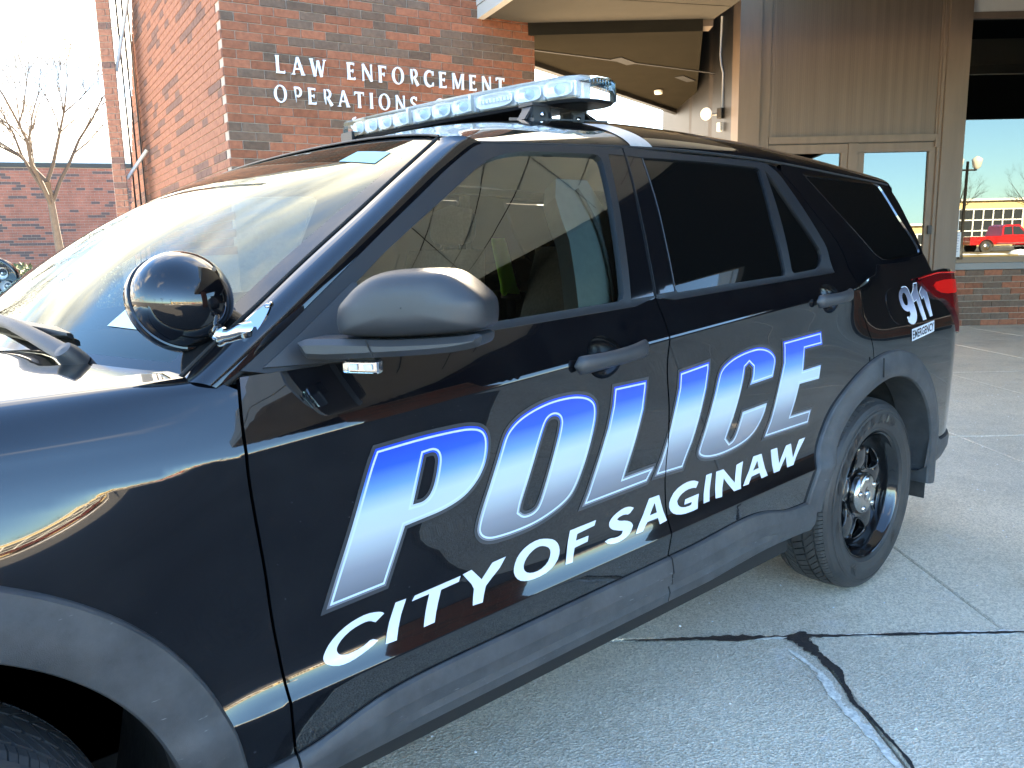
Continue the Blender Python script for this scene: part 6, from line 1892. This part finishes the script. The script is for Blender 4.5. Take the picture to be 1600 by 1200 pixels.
poly_sheet('soffit', near_e, ZS, M['plaster_lit'], can)
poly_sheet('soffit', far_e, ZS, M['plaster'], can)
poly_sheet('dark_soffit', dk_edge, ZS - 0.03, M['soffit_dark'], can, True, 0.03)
fs = MB()
for ring, ids in ((edge, range(0, 7)), (dk_edge, range(0, 6))):
    for i in ids:
        a, b_ = ring[i], ring[(i + 1) % len(ring)]
        d = (b_ - a).normalized(); nn = Vector((d.y, -d.x, 0))
        mid_ = (a + b_) / 2 + nn * 0.3
        c_ = np.array([(mid_.x, mid_.y)])
        if inside([(p.x, p.y) for p in ring], c_)[0]: nn = -nn
        fs.obox(a + UPV * (ZS - 0.035), b_ - a, nn * 0.10, UPV * 0.155)
        fs.obox(a + UPV * (ZS + 0.128), b_ - a, nn * 0.112, UPV * 0.45)
fs.build('edge_fascia', M['fascia'], can)
poly_sheet('canopy_deck', edge, ZS + 0.02, M['bronze_dark'], can, True, 0.55)
poly_sheet('canopy_deck', dk_edge, ZS + 0.02, M['bronze_dark'], can, True, 0.55)
dpb = MB()
for a, b_ in zip(edge[7:12], edge[8:13]):
    d = (b_ - a).normalized(); n_ = Vector((-d.y, d.x, 0)); dpb.obox(a + UPV * (ZS - 0.05) - n_ * 0.06, b_ - a, n_ * 0.05, UPV * 0.048)
dpb.build('soffit_bead', M['soffit_dark'], can)
st_b = MB(); st_b.obox(FP(-3.2, 2.5, ZS - 0.03), FD * 15.6, FN * 0.05, UPV * 1.25); st_b.build('step_fascia', M['bronze_dark'], can)
# raised ceiling over the doors
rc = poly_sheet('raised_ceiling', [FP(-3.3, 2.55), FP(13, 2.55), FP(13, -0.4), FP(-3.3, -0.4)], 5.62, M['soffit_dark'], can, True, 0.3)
pr = tag(empty('canopy_pier', (5.4, -8.0, 0)), 'square brick pier carrying the canopy behind the photographer', 'pier')
u_ = Vector((0.82, 0.57, 0)); v_ = Vector((-0.57, 0.82, 0)); o_ = Vector((5.4, -8.0, 0)) - u_ * 0.85 - v_ * 0.75
b = MB(); b.obox(o_, u_ * 1.7, v_ * 1.5, UPV * (ZS - 0.04)); b.build('pier_core', M['mortar'], pr)
lay(pr, o_ + v_ * 1.5, u_, v_, 0.0, 1.7, 0, ZS - .05, 0.0, (M['brick_red'], M['brick_dark']), 0.28, 71, 0)
lay(pr, o_, v_, -u_, 0.0, 1.5, 0, ZS - .05, 0.0, (M['brick_red'], M['brick_dark']), 0.28, 72, 0)
# control joints in the plaster: shallow dark beads
jn = MB()
def bead(a, b_): 
    d = (b_ - a).normalized(); n_ = Vector((-d.y, d.x, 0)); jn.obox(a + n_ * -0.0045 + UPV * (ZS - 0.004), b_ - a, n_ * 0.009, UPV * 0.003)
bead(Vector((7.9, 4.75, 0)), Vector((9.42, 3.95, 0)))
for x0 in (3.42, 3.95, 4.47, 4.99, 5.5):
    bead(Vector((x0 - 0.27 * 2.9, -0.1, 0)), Vector((min(x0 + 0.27 * 2.6, 4.75), -5.6 if x0 < 4.2 else -3 - (4.95 - x0) / 0.35 - 0.6, 0)) if x0 < 4.8 else Vector((x0 - 0.1, -2.6, 0)))
for a, b_ in (((3.26, -3.29), (4.55, -4.62)), ((3.25, -6.0), (4.35, -7.15)), ((3.0, -1.2), (5.4, -3.1)), ((4.2, -0.1), (6.0, -1.6))): bead(Vector((*a, 0)), Vector((*b_, 0)))
jn.build('plaster_joint', M['soffit_dark'], can)
bm_ = MB(); a, b_ = Vector((7.93, 6.02, 0)), Vector((9.74, 4.43, 0)); d = (b_ - a).normalized(); n_ = Vector((-d.y, d.x, 0))
bm_.obox(a + UPV * (ZS - 0.085) + n_ * 0.004, b_ - a, n_ * 0.25, UPV * 0.16); bm_.build('edge_beam', M['bronze'], can)

# ---- covered walkway roof behind
wk = tag(empty('walkway_roof', (9, 6, 4.3)), 'dark brown walkway roof behind the lettered wall', 'roof')
wp = [Vector((7.80, 6.10, 0)), Vector((9.60, 4.50, 0)), Vector((15.087, 8.564, 0)), Vector((8.858, 7.081, 0))]
poly_sheet('soffit_with_sun_block', wp, 4.30, M['soffit_dark'], wk, True, 2.8)  # height above the soffit is added, unseen, to block sun from the paving
eb = MB(); a, b_ = wp[3], wp[2]; d = (b_ - a).normalized(); n_ = Vector((-d.y, d.x, 0)); eb.obox(a + UPV * 4.22 - d * 0.3, (b_ - a) + d * 0.3, n_ * 0.12, UPV * 0.40); eb.build('roof_edge', M['bronze_dark'], wk)
for c, sx, sy, r0 in ((Vector((9.75, 6.1, 0)), 0.5, 0.18, 0.2), (Vector((11.6, 6.3, 0)), 0.5, 0.16, 0.2)):
    b = MB(); u_ = Vector((math.cos(r0), math.sin(r0), 0)); v_ = Vector((-u_.y, u_.x, 0)); b.obox(c + UPV * 4.285, u_ * sx, v_ * sy, UPV * 0.010); b.build('vent_panel', M['dark'], wk)
b = MB(); u_ = Vector((0.82, -0.57, 0)); b.obox(Vector((8.3, 6.6, 4.288)), Vector((3.6, -0.75, 0)), Vector((0.02, 0.05, 0)), UPV * 0.008); b.build('board_joint', M['dark'], wk)
q = MB().lathe([(0.0001, 0), (0.07, 0.0), (0.08, 0.03), (0.08, 0.06)], (12.2, 7.3, 4.22), (0, 0, 1), 16); q.build('soffit_lamp', M['offwhite'], wk, True)

# ---- entrance building: bronze panels, doors, window wall
ent = tag(empty('entrance_building', tuple(FO)), 'bronze metal and glass entrance front with a brick base under its window', 'building')
def fbox(name, s0, s1, z0, z1, n0, n1, mt, smooth=False):
    b = MB(); b.obox(FP(s0, n0, z0), FD * (s1 - s0), FN * (n1 - n0), UPV * (z1 - z0)); return b.build(name, mt, ent)
# ribbed metal panel: real shallow ribs
rb = MB(); s = -3.17; i = 0
while s < -0.53:
    rb.obox(FP(s, -0.02, 3.062), FD * 0.020, FN * 0.028, UPV * 3.2); rb.obox(FP(s + 0.0203, -0.02, 3.062), FD * 0.0095, FN * 0.0255, UPV * 3.2); s += 0.030
rb.build('ribbed_panel', M['bronze_panel'], ent)
fbox('panel_frame', -3.34, -3.175, 0, 6.2, -0.05, 0.03, M['bronze'])
fbox('corner_pier', -3.68, -3.345, 0, 6.2, -0.30, 0.09, M['bronze'])
fbox('panel_frame', -0.530, -0.500, 3.06, 6.2, -0.05, 0.030, M['bronze'])
fbox('transom_bar', -3.17, -0.445, 2.955, 3.058, -0.05, 0.045, M['bronze'])
fbox('door_frame', -3.17, -0.445, 2.943, 2.953, -0.02, 0.02, M['bronze_dark'])
fbox('column', -0.440, -0.088, 0, 6.2, -0.35, 0.075, M['bronze'])
fbox('column_bead', -0.498, -0.446, 0, 6.2, -0.10, 0.05, M['bronze'])
fbox('mullion', -1.895, -1.740, 0, 2.942, -0.05, 0.035, M['bronze'])
def door(s0, s1):
    fbox('door_rail', s0, s1, 2.80, 2.938, -0.03, 0.018, M['bronze']); fbox('door_rail', s0, s1, 0.02, 0.30, -0.03, 0.018, M['bronze'])
    fbox('door_stile', s0, s0 + 0.10, 0.302, 2.798, -0.03, 0.018, M['bronze']); fbox('door_stile', s1 - 0.10, s1, 0.302, 2.798, -0.03, 0.018, M['bronze'])
    b = MB(); z0, z1, a_, b2 = 0.30, 2.80, s0 + 0.10, s1 - 0.10
    b.add([FP(a_, -0.004, z0), FP(b2, -0.004, z0), FP(b2, -0.026, z1), FP(a_, -0.026, z1)], [(0, 1, 2, 3)]); b.build('door_glass', M['storeglass'], ent)
door(-1.735, -0.50); door(-3.165, -1.90)
fbox('door_hinge', -0.535, -0.49, 2.86, 3.0, 0.02, 0.06, M['bronze']); fbox('door_closer', -0.56, -0.50, 1.50, 1.64, 0.020, 0.055, M['bronze_dark'])
# sill wall
base = empty('base_wall', (0, 0, 0), 0, ent)
fbox('base_core', -0.086, 12.6, -0.05, 0.905, -0.25, -0.004, M['mortar'])
lay(base, FO, FD, FN, -0.086, 12.6, 0, 0.915, 0.0, (M['brick_red'], M['brick_dark']), 0.28, 41, 300, 0, None, 0.06)
fbox('window_sill', -0.086, 12.6, 0.918, 1.022, -0.25, 0.035, mat('sill_grey', (0.20, 0.195, 0.185), 0.6))
b = MB(); b.add([FP(-0.086, -0.066, 1.022), FP(12.6, -0.066, 1.022), FP(12.6, -0.032, 4.765), FP(-0.086, -0.032, 4.765)], [(0, 1, 2, 3)]); b.build('window_pane', M['storeglass'], ent)
fbox('window_head', -0.086, 12.6, 4.768, 4.862, -0.1, 0.03, M['bronze'])
fbox('head_fascia', -0.086, 12.6, 4.865, 5.6, -0.1, 0.02, M['fascia'])
fbox('window_post', 3.4, 3.5, 1.024, 4.766, -0.06, 0.03, M['bronze'])
# dark interior
b = MB(); b.obox(FP(-3.3, -4, 0.0), FD * 16.3, FN * 0.05, UPV * 6.2); b.obox(FP(-3.3, -4, 0.0), FD * 0.05, FN * 3.6, UPV * 6.2); b.obox(FP(-3.3, -4, 6.2), FD * 16.3, FN * 4.05, UPV * 0.05)
b.build('interior_wall', M['dark'], ent)
# flank of dark panels with the conduit
K1 = FP(-3.67, -0.02); 
fl_b = MB()
for i, (d0, d1, mt) in enumerate(((0.30, 0.62, 1), (0.622, 1.55, 1), (1.552, 1.80, 0), (1.802, 3.1, 1), (3.102, 3.3, 0), (3.302, 6, 1))):
    fl_b.obox(FP(-3.67, -d0), FN * -(d1 - d0), FD * (0.02 if mt else 0.0) + FD * 0.05, UPV * 8, mt)
fl_b.build('flank_panel', [M['bronze_mid'], M['bronze_dark']], ent)
cv = ent
# conduit and floodlights (things that hang on the flank)
cd = tag(empty('conduit', tuple(FP(-3.70, -0.9))), 'white electrical conduit running down the dark panel beside the floodlight', 'conduit')
def KP(d, z, o=0.0): return FP(-3.69 - o, -d, z)
b = MB(); b.tube([KP(0.95, 5.15), KP(1.0, 4.55), KP(0.93, 4.38), KP(0.80, 4.22), KP(0.80, 3.66)], 0.016, 8); b.build('pipe', M['fascia'], cd, True)
b = MB(); b.bbox(KP(0.80, 3.58, 0.03), (0.045, 0.05, 0.085), 0.01); b.build('junction_box', M['bronze_dark'], cd)
b = MB(); b.bbox(KP(0.80, 3.36, 0.04), (0.04, 0.04, 0.075), 0.012); b.build('sensor', M['offwhite'], cd)
def flood(p, d, name_l, mt):
    t = tag(empty('floodlight', tuple(p)), name_l, 'floodlight', 'floodlights on the dark flank')
    d = Vector(d).normalized()
    q = MB().lathe([(0.0001, 0.205), (0.10, 0.20), (0.105, 0.18), (0.06, 0.09), (0.035, 0.05), (0.035, 0.0)], p, d, 20); q.f = [f[::-1] for f in q.f]; q.build('lamp_head', mt, t, True, angle=40)
    q = MB(); q.tube([Vector(p), Vector(p) - d * 0.12, Vector(p) - d * 0.12 + FD * 0.16], 0.018, 8); q.build('lamp_arm', mt, t, True)
flood(KP(1.10, 3.62, 0.12), (-0.95, -0.2, -0.1), 'white floodlight beside the conduit on the dark flank', M['offwhite'])
flood(KP(2.25, 3.10, 0.12), (-0.95, -0.2, -0.05), 'black floodlight with a grey face lower on the dark flank', M['bronze_dark'])
# notices stuck on the window
def notice(s0, s1, z0, z1, lab, lines):
    t = tag(empty('notice', tuple(FP((s0 + s1) / 2, 0, z0))), lab, 'notice')
    b = MB(); b.obox(FP(s0, -0.060 + (z0 - 1.0) * 0.01, z0), FD * (s1 - s0), FN * 0.003, UPV * (z1 - z0)); b.build('sheet', M['paper'], t)
    b = MB()
    for i in range(lines):
        z = z1 - (z1 - z0) * (0.14 + 0.76 * i / lines); wd = (0.66, 0.5, 0.6, 0.44, 0.58)[i % 5]
        b.obox(FP(s0 + (s1 - s0) * (0.5 - wd / 2), -0.0565 + (z0 - 1.0) * 0.01, z), FD * (s1 - s0) * wd, FN * 0.002, UPV * (z1 - z0) * 0.035)
    b.build('faded_print', M['paper_ink'], t)
notice(-0.080, 0.045, 1.125, 1.52, 'white printed notice on the window just above the sill', 7)
notice(-0.080, -0.005, 1.56, 1.88, 'narrow white notice higher up beside the column', 4)

# ---- low brick block at the left, hedge, trees, snow
lw = tag(empty('low_brick_block', (6, 33, 0)), 'long low red brick block with snow on its roof behind the bare tree', 'building')
A_, B_ = Vector((-22.0, 44.6, 0)), Vector((14.0, 28.3, 0)); dl = (B_ - A_).normalized(); nl = Vector((dl.y, -dl.x, 0))
Lw = (B_ - A_).length
b = MB(); b.obox(A_ - UPV * 0.1, dl * Lw, -nl * 8, UPV * 5.0); b.build('wall', M['mortar'], lw)
b = MB(); b.obox(A_ + UPV * 4.9 + nl * 0.06, dl * Lw, -nl * 8.1, UPV * 0.16); b.build('roof_edge', M['bronze_dark'], lw)
b = MB(); b.obox(A_ + UPV * 5.061 - nl * 0.05, dl * Lw, -nl * 7.8, UPV * 0.10); b.build('roof_snow', M['snow'], lw)
lay(lw, A_, dl, nl, 18.0, Lw, 1.2, 4.9, 0.0, (mat('brick_block_red', (0.34, 0.125, 0.085), 0.9, noise=0.3, nscale=2.5), mat('brick_block_dark', (0.115, 0.075, 0.068), 0.9)), 0.20, 51, 0)  # plain red and dark brick, picked at random
hg = MB(); r_ = random.Random(8)
for _ in range(26000):
    t = r_.uniform(-1.5, 7.5); c = Vector((1.2, 21.6, 0)) + Vector((0.93, -0.37, 0)) * t + Vector((0, r_.uniform(-0.7, 0.7), 0)); h_ = 1.15 + 0.12 * math.sin(t * 3) + 0.1 * math.sin(t * 7.3)
    z = r_.uniform(0.1, h_); p = c + UPV * z; a = Vector((r_.gauss(0, 1), r_.gauss(0, 1), r_.gauss(0, 1))).normalized() * 0.10; e = a.orthogonal().normalized() * 0.035
    hg.add([p - e, p + e, p + a], [(0, 1, 2)])
hedge = tag(hg.build('hedge', M['hedge']), 'clipped dark green hedge in front of the low brick block', 'hedge')
sn = MB(); r_ = random.Random(5)
def mound(c, rx, ry, h):
    rings = []
    for j in range(7):
        t = j / 6 * math.pi / 2
        rings.append([Vector(c) + Vector((rx * math.cos(t) * math.cos(a) * (1 + .12 * math.sin(3 * a + rx)), ry * math.cos(t) * math.sin(a) * (1 + .15 * math.sin(2 * a)), h * math.sin(t) - 0.03)) for a in [2 * math.pi * q / 28 for q in range(28)]])
    sn.loft(rings, cap=True)
for c, rx, ry, h in (((0.9, 15.5, 0), 1.6, 0.9, 0.55), ((2.6, 17.5, 0), 1.4, 0.8, 0.5), ((-1.6, 14.0, 0), 1.6, 1.0, 0.30), ((1.6, 19.5, 0), 2.2, 0.8, 0.55)): mound(c, rx, ry, h)
tag(sn.build('snow', M['snow'], None, True), kind='structure')
bed = MB(); bed.add([(-14, 10.5, -0.02), (3.3, 10.0, -0.02), (8, 34, -0.02), (-22, 44, -0.02)], [(0, 1, 2, 3)]); tag(bed.build('planting_bed', M['grass_brown']), kind='structure')
for i, (px, py, sd) in enumerate(((0.55, 15.0, 1), (1.75, 16.2, 2))):
    r_ = random.Random(sd); b = MB()
    for _ in range(14):
        a = r_.uniform(0, 6.28); h_ = r_.uniform(0.9, 1.7); l_ = r_.uniform(0.15, 0.7); p0 = Vector((px, py, 0)); p1 = p0 + Vector((math.cos(a) * l_ * .5, math.sin(a) * l_ * .5, h_ * .65)); p2 = p0 + Vector((math.cos(a) * l_, math.sin(a) * l_, h_))
        b.tube([p0, p1, p2], [0.018, 0.016, 0.006], 5)
    tag(b.build('ornamental_grass', M['straw'], None, True), ('tall clump of dry ornamental grass nearest the parked SUV', 'second clump of dry grass by the green hedge')[i], 'grass clump')
sp_ = tag(empty('sign_post', (2.30, 19.3, 0)), 'small grey sign on a post before the green hedge', 'sign')
b = MB(); b.box((2.27, 19.28, 0), (2.36, 19.34, 1.9)); b.build('post', M['bronze'], sp_)
b = MB(); b.obox((1.85, 19.20, 1.66), (0.62, -0.2, 0), (0.02, 0.05, 0), (0, 0, 0.22)); b.build('panel', mat('sign_back_grey', (0.19, 0.17, 0.16), 0.7), sp_)

def bare_tree(name, base, h, seed, label, lean=(0, 0), kids=(4, 6, 5, 4, 3), spread=0.75, r0=0.12, fork=0.34):
    """trunk, then limbs that carry shoots all along their length"""
    t = tag(empty(name, tuple(base)), label, 'tree')
    r_ = random.Random(seed); tr_, cr_ = MB(), MB()
    def branch(p, d, L, rad, lev):
        n = (6, 6, 5, 4, 3, 2)[min(lev, 5)]
        pts, dirs = [p], [d]; q, dd = p.copy(), d.copy()
        for i in range(n):
            dd = (dd + Vector((r_.gauss(0, .13), r_.gauss(0, .13), r_.gauss(0.04, .09)))).normalized() if lev else (dd + Vector((r_.gauss(0, .03), r_.gauss(0, .03), 0))).normalized()
            q = q + dd * (L / n); pts.append(q.copy()); dirs.append(dd.copy())
        rads = [rad * (1 - (0.35 if lev == 0 else 0.8) * i / n) for i in range(n + 1)]
        (tr_ if lev == 0 else cr_).tube(pts, rads, (9, 7, 5, 4, 3, 3)[min(lev, 5)], lev == 0)
        if lev >= len(kids): return
        for k in range(kids[lev]):
            u = 1.0 if (lev == 0 and k < 2) else (r_.uniform(0.80, 1.0) if lev == 0 else r_.uniform(0.22, 1.0))
            f = u * n; i = min(n - 1, int(f)); pp = pts[i].lerp(pts[i + 1], f - i); dv = dirs[i + 1]
            a = dv.orthogonal().normalized(); b_ = dv.cross(a); an = 6.28 * k / kids[lev] + r_.uniform(-.6, .6)
            sp_ = spread * r_.uniform(0.55, 1.15)
            nd = (dv + (a * math.cos(an) + b_ * math.sin(an)) * sp_ + Vector((0, 0, 0.12))).normalized()
            ratio = (0.95, 0.62, 0.58, 0.55, 0.5, 0.5)[min(lev, 5)] * r_.uniform(0.75, 1.15) * (1.15 - 0.45 * u if lev else 1)
            branch(pp, nd, L * ratio, max(0.004, rads[i] * r_.uniform(0.45, 0.62)), lev + 1)
    branch(Vector(base), Vector((lean[0], lean[1], 1)).normalized(), h * fork, r0, 0)
    tr_.build('trunk', M['bark'], t, True); cr_.build('crown', M['twig'], t, True)
    return t
bare_tree('bare_tree', (4.62, 19.2, 0), 8.6, 4, 'bare tree with forked grey trunk in front of the low brick block', (-0.13, -0.02), (5, 7, 6, 5, 3), 0.80, 0.115, 0.38)
bare_tree('bare_tree', (-0.6, 16.5, 0), 9.0, 12, 'bare tree beyond the left edge with branches reaching into view', (0.06, 0.0), (5, 7, 6, 5, 3), 0.9, 0.15, 0.36)
bare_tree('bare_tree', (6.0, 52.0, 0), 11, 9, 'pale bare tree far behind the low brick block roof', (0, 0), (5, 6, 5, 4), 0.85, 0.2, 0.4)

# ---- across the street, behind the camera: what the paint and the glass mirror
rd = MB(); rd.add([(-200, -120, -0.040), (200, -120, -0.040), (200, -26, -0.040), (-200, -26, -0.040)], [(0, 1, 2, 3)])
st = tag(rd.build('street', M['asphalt']), kind='structure')
mR = lambda s, n, z=0.0: FP(s, n, z)
vb = MB(); vb.obox(FP(-14, 34.5, -0.03), FD * 70, FN * 9, UPV * 0.10); tag(vb.build('verge', M['grass_brown']), kind='structure')
sn2 = MB(); r_ = random.Random(77)
for i in range(46):
    c = FP(-12 + 1.5 * i, 35.0 + r_.uniform(-.4, .8), 0.02); k = len(sn2.v)
    rr = r_.uniform(.5, 1.3); h_ = r_.uniform(.1, .4)
    for j in range(5):
        t = j / 4 * math.pi / 2
        sn2.v += [tuple(c + FD * (rr * math.cos(t) * math.cos(a)) + FN * (.6 * math.cos(t) * math.sin(a)) + UPV * (h_ * math.sin(t))) for a in [2 * math.pi * q / 12 for q in range(12)]]
    sn2.f += [(k + j * 12 + q, k + j * 12 + (q + 1) % 12, k + (j + 1) * 12 + (q + 1) % 12, k + (j + 1) * 12 + q) for j in range(4) for q in range(12)]; sn2.m += [0] * 48
tag(sn2.build('snow_bank', M['snow'], None, True), kind='structure')
yb = tag(empty('yellow_building', tuple(FP(20, 62))), 'long yellow single storey building with gridded white windows across the street', 'building')
def ybox(name, s0, s1, z0, z1, n0, n1, mt): b = MB(); b.obox(FP(s0, n0, z0), FD * (s1 - s0), FN * (n1 - n0), UPV * (z1 - z0)); return b.build(name, mt, yb)
ybox('wall', -4, 110, 0, 4.3, 62, 80, M['yellow_wall']); ybox('roof_edge', -4.3, 110.3, 4.3, 4.5, 61.7, 80.2, M['offwhite'])
for k in range(12):
    s0 = -2 + 9 * k; ybox('window', s0, s0 + 7.6, 0.5, 3.5, 61.85, 61.98, M['dark_glass'])
    fr_ = MB()
    for j in range(9): fr_.obox(FP(s0 + j * 7.5 / 8, 61.72, 0.5), FD * 0.12, FN * 0.12, UPV * 3.0)
    for j in range(4): fr_.obox(FP(s0, 61.74, 0.45 + j * 1.0), FD * 7.62, FN * 0.1, UPV * 0.12)
    fr_.build('window_frame', M['offwhite'], yb)
for i, (s_, n_, h_, sd) in enumerate(((19.0, 46, 8, 31), (29.5, 52, 8, 32), (35, 50, 9, 33), (-6, 44, 9, 34), (-16, 40, 10, 35), (-28, 42, 9, 36))):
    bare_tree('street_tree', tuple(FP(s_, n_)), h_, sd, ('bare street tree left of the red pickup', 'bare street tree behind the red pickup', 'bare street tree beyond the red pickup', 'bare street tree by the verge bend', 'bare street tree near the parking lot', 'bare street tree at the far verge end')[i], (0, 0), (5, 6, 5, 4), 0.8, 0.13, 0.35)
def street_lamp(s_, n_, lab):
    t = tag(empty('street_lamp', tuple(FP(s_, n_))), lab, 'street lamp', 'twin globe street lamps across the street')
    b = MB(); b.tube([FP(s_, n_), FP(s_, n_, 0.6), FP(s_, n_, 5.2)], [0.15, 0.09, 0.07], 10); b.tube([FP(s_ - .5, n_, 4.75), FP(s_ + .5, n_, 4.75)], 0.05, 8); b.build('post', M['bronze_dark'], t, True)
    for k in (-.5, .5):
        q = MB().lathe([(0.10, 0), (0.20, .12), (0.24, .35), (0.27, .5), (0.12, .62), (0.0001, .68)], FP(s_ + k, n_, 4.8), (0, 0, 1), 14); q.build('globe', M['globe'], t, True)
street_lamp(17.5, 30.0, 'twin globe lamp reflected in the window by the column'); street_lamp(31, 33.5, 'twin globe lamp down the street past the pickup')
def pickup(c, u):
    """red crew-cab pickup: c ground point under the middle, u forward"""
    t = tag(empty('pickup_truck', tuple(c)), 'red crew cab pickup truck parked across the street by a snow bank', 'pickup truck')
    v_ = Vector((-u.y, u.x, 0))
    def P(x, y, z): return c + u * x + v_ * y + UPV * z
    prof = [(-2.9, .55), (-2.9, 1.12), (-0.75, 1.14), (-0.70, 1.16), (1.12, 1.18), (1.25, 1.15), (2.62, 1.06), (2.80, .92), (2.84, .55)]
    b = MB()
    rings = []
    for y, k in ((-0.98, .985), (-1.0, 1), (1.0, 1), (0.98, .985)): rings.append([P(x * k, y, z) for x, z in prof])
    b.loft(rings, cap=True); b.build('body', M['truck_red'], t, False)
    cabp = [(-0.72, 1.14), (-0.60, 1.80), (-0.35, 1.90), (0.55, 1.90), (1.22, 1.17)]
    b = MB(); b.loft([[P(x, -0.94 + (z - 1.14) * .22, z) for x, z in cabp], [P(x, 0.94 - (z - 1.14) * .22, z) for x, z in cabp]], cap=True); b.build('cab', M['truck_red'], t)
    for y in (-1, 1):
        for wq in ([(-0.58, 1.22), (-0.50, 1.74), (0.02, 1.78), (0.02, 1.22)], [(0.08, 1.22), (0.08, 1.78), (0.52, 1.76), (0.98, 1.22)]):
            b = MB(); b.add([P(x, y * (0.955 - (z - 1.14) * .22), z) for x, z in wq], [(0, 1, 2, 3) if y > 0 else (3, 2, 1, 0)]); b.build('side_window', M['dark_glass'], t)
        for x in (-1.75, 1.85):
            q = MB().lathe([(0.0001, -.13), (.24, -.13), (.26, -.12), (.40, -.12), (.41, 0), (.40, .12), (.0001, .12)], P(x, y * .88, .41), v_, 24); q.build('wheel', M['rubber'], t, True, angle=40)
            q = MB().lathe([(0.0001, -.14), (.23, -.135), (.24, -.12)], P(x, y * .88, .41), v_ * (1 if y < 0 else -1) * 1.0, 20); q.build('rim', M['cap_metal'], t, True)
            ar_ = MB(); ar_.tube([P(x + .47 * math.cos(a), y * 1.0, .41 + .47 * math.sin(a)) for a in np.linspace(0, math.pi, 14)], 0.05, 6); ar_.build('wheel_arch', M['dark'], t, True)
        b = MB(); b.obox(P(-1.1, y * 1.005 - .01, .62), u * 2.2, v_ * 0.02, UPV * .06); b.build('side_trim', M['chrome'], t)
        b = MB(); b.obox(P(-1.2, y * .95 - .05, .40), u * 2.3, v_ * 0.1, UPV * .06); b.build('running_board', M['chrome'], t)
    b = MB(); b.obox(P(2.80, -.9, .45), u * .12, v_ * 1.8, UPV * .22); b.build('bumper', M['chrome'], t)
pickup(FP(27.4, 42.0, 0.0), FD)
# return wing closing the forecourt at its far end
wing_b = tag(empty('return_wing', tuple(FP(12.7, 4))), 'dark bronze return wing with brick base at the far end of the forecourt', 'building')
b = MB(); b.obox(FP(12.7, -3, 0.92), FD * 0.3, FN * 14.5, UPV * 4.2); b.build('panel_wall', M['bronze_dark'], wing_b)
b = MB(); b.obox(FP(12.7, -3, -0.05), FD * 0.3, FN * 14.5, UPV * 0.955); b.build('base_core', M['mortar'], wing_b)
lay(wing_b, FP(12.69, 0.0), FN, -FD, 0.0, 11.4, 0, 0.915, 0.0, (M['brick_red'], M['brick_dark']), 0.28, 61, 0)
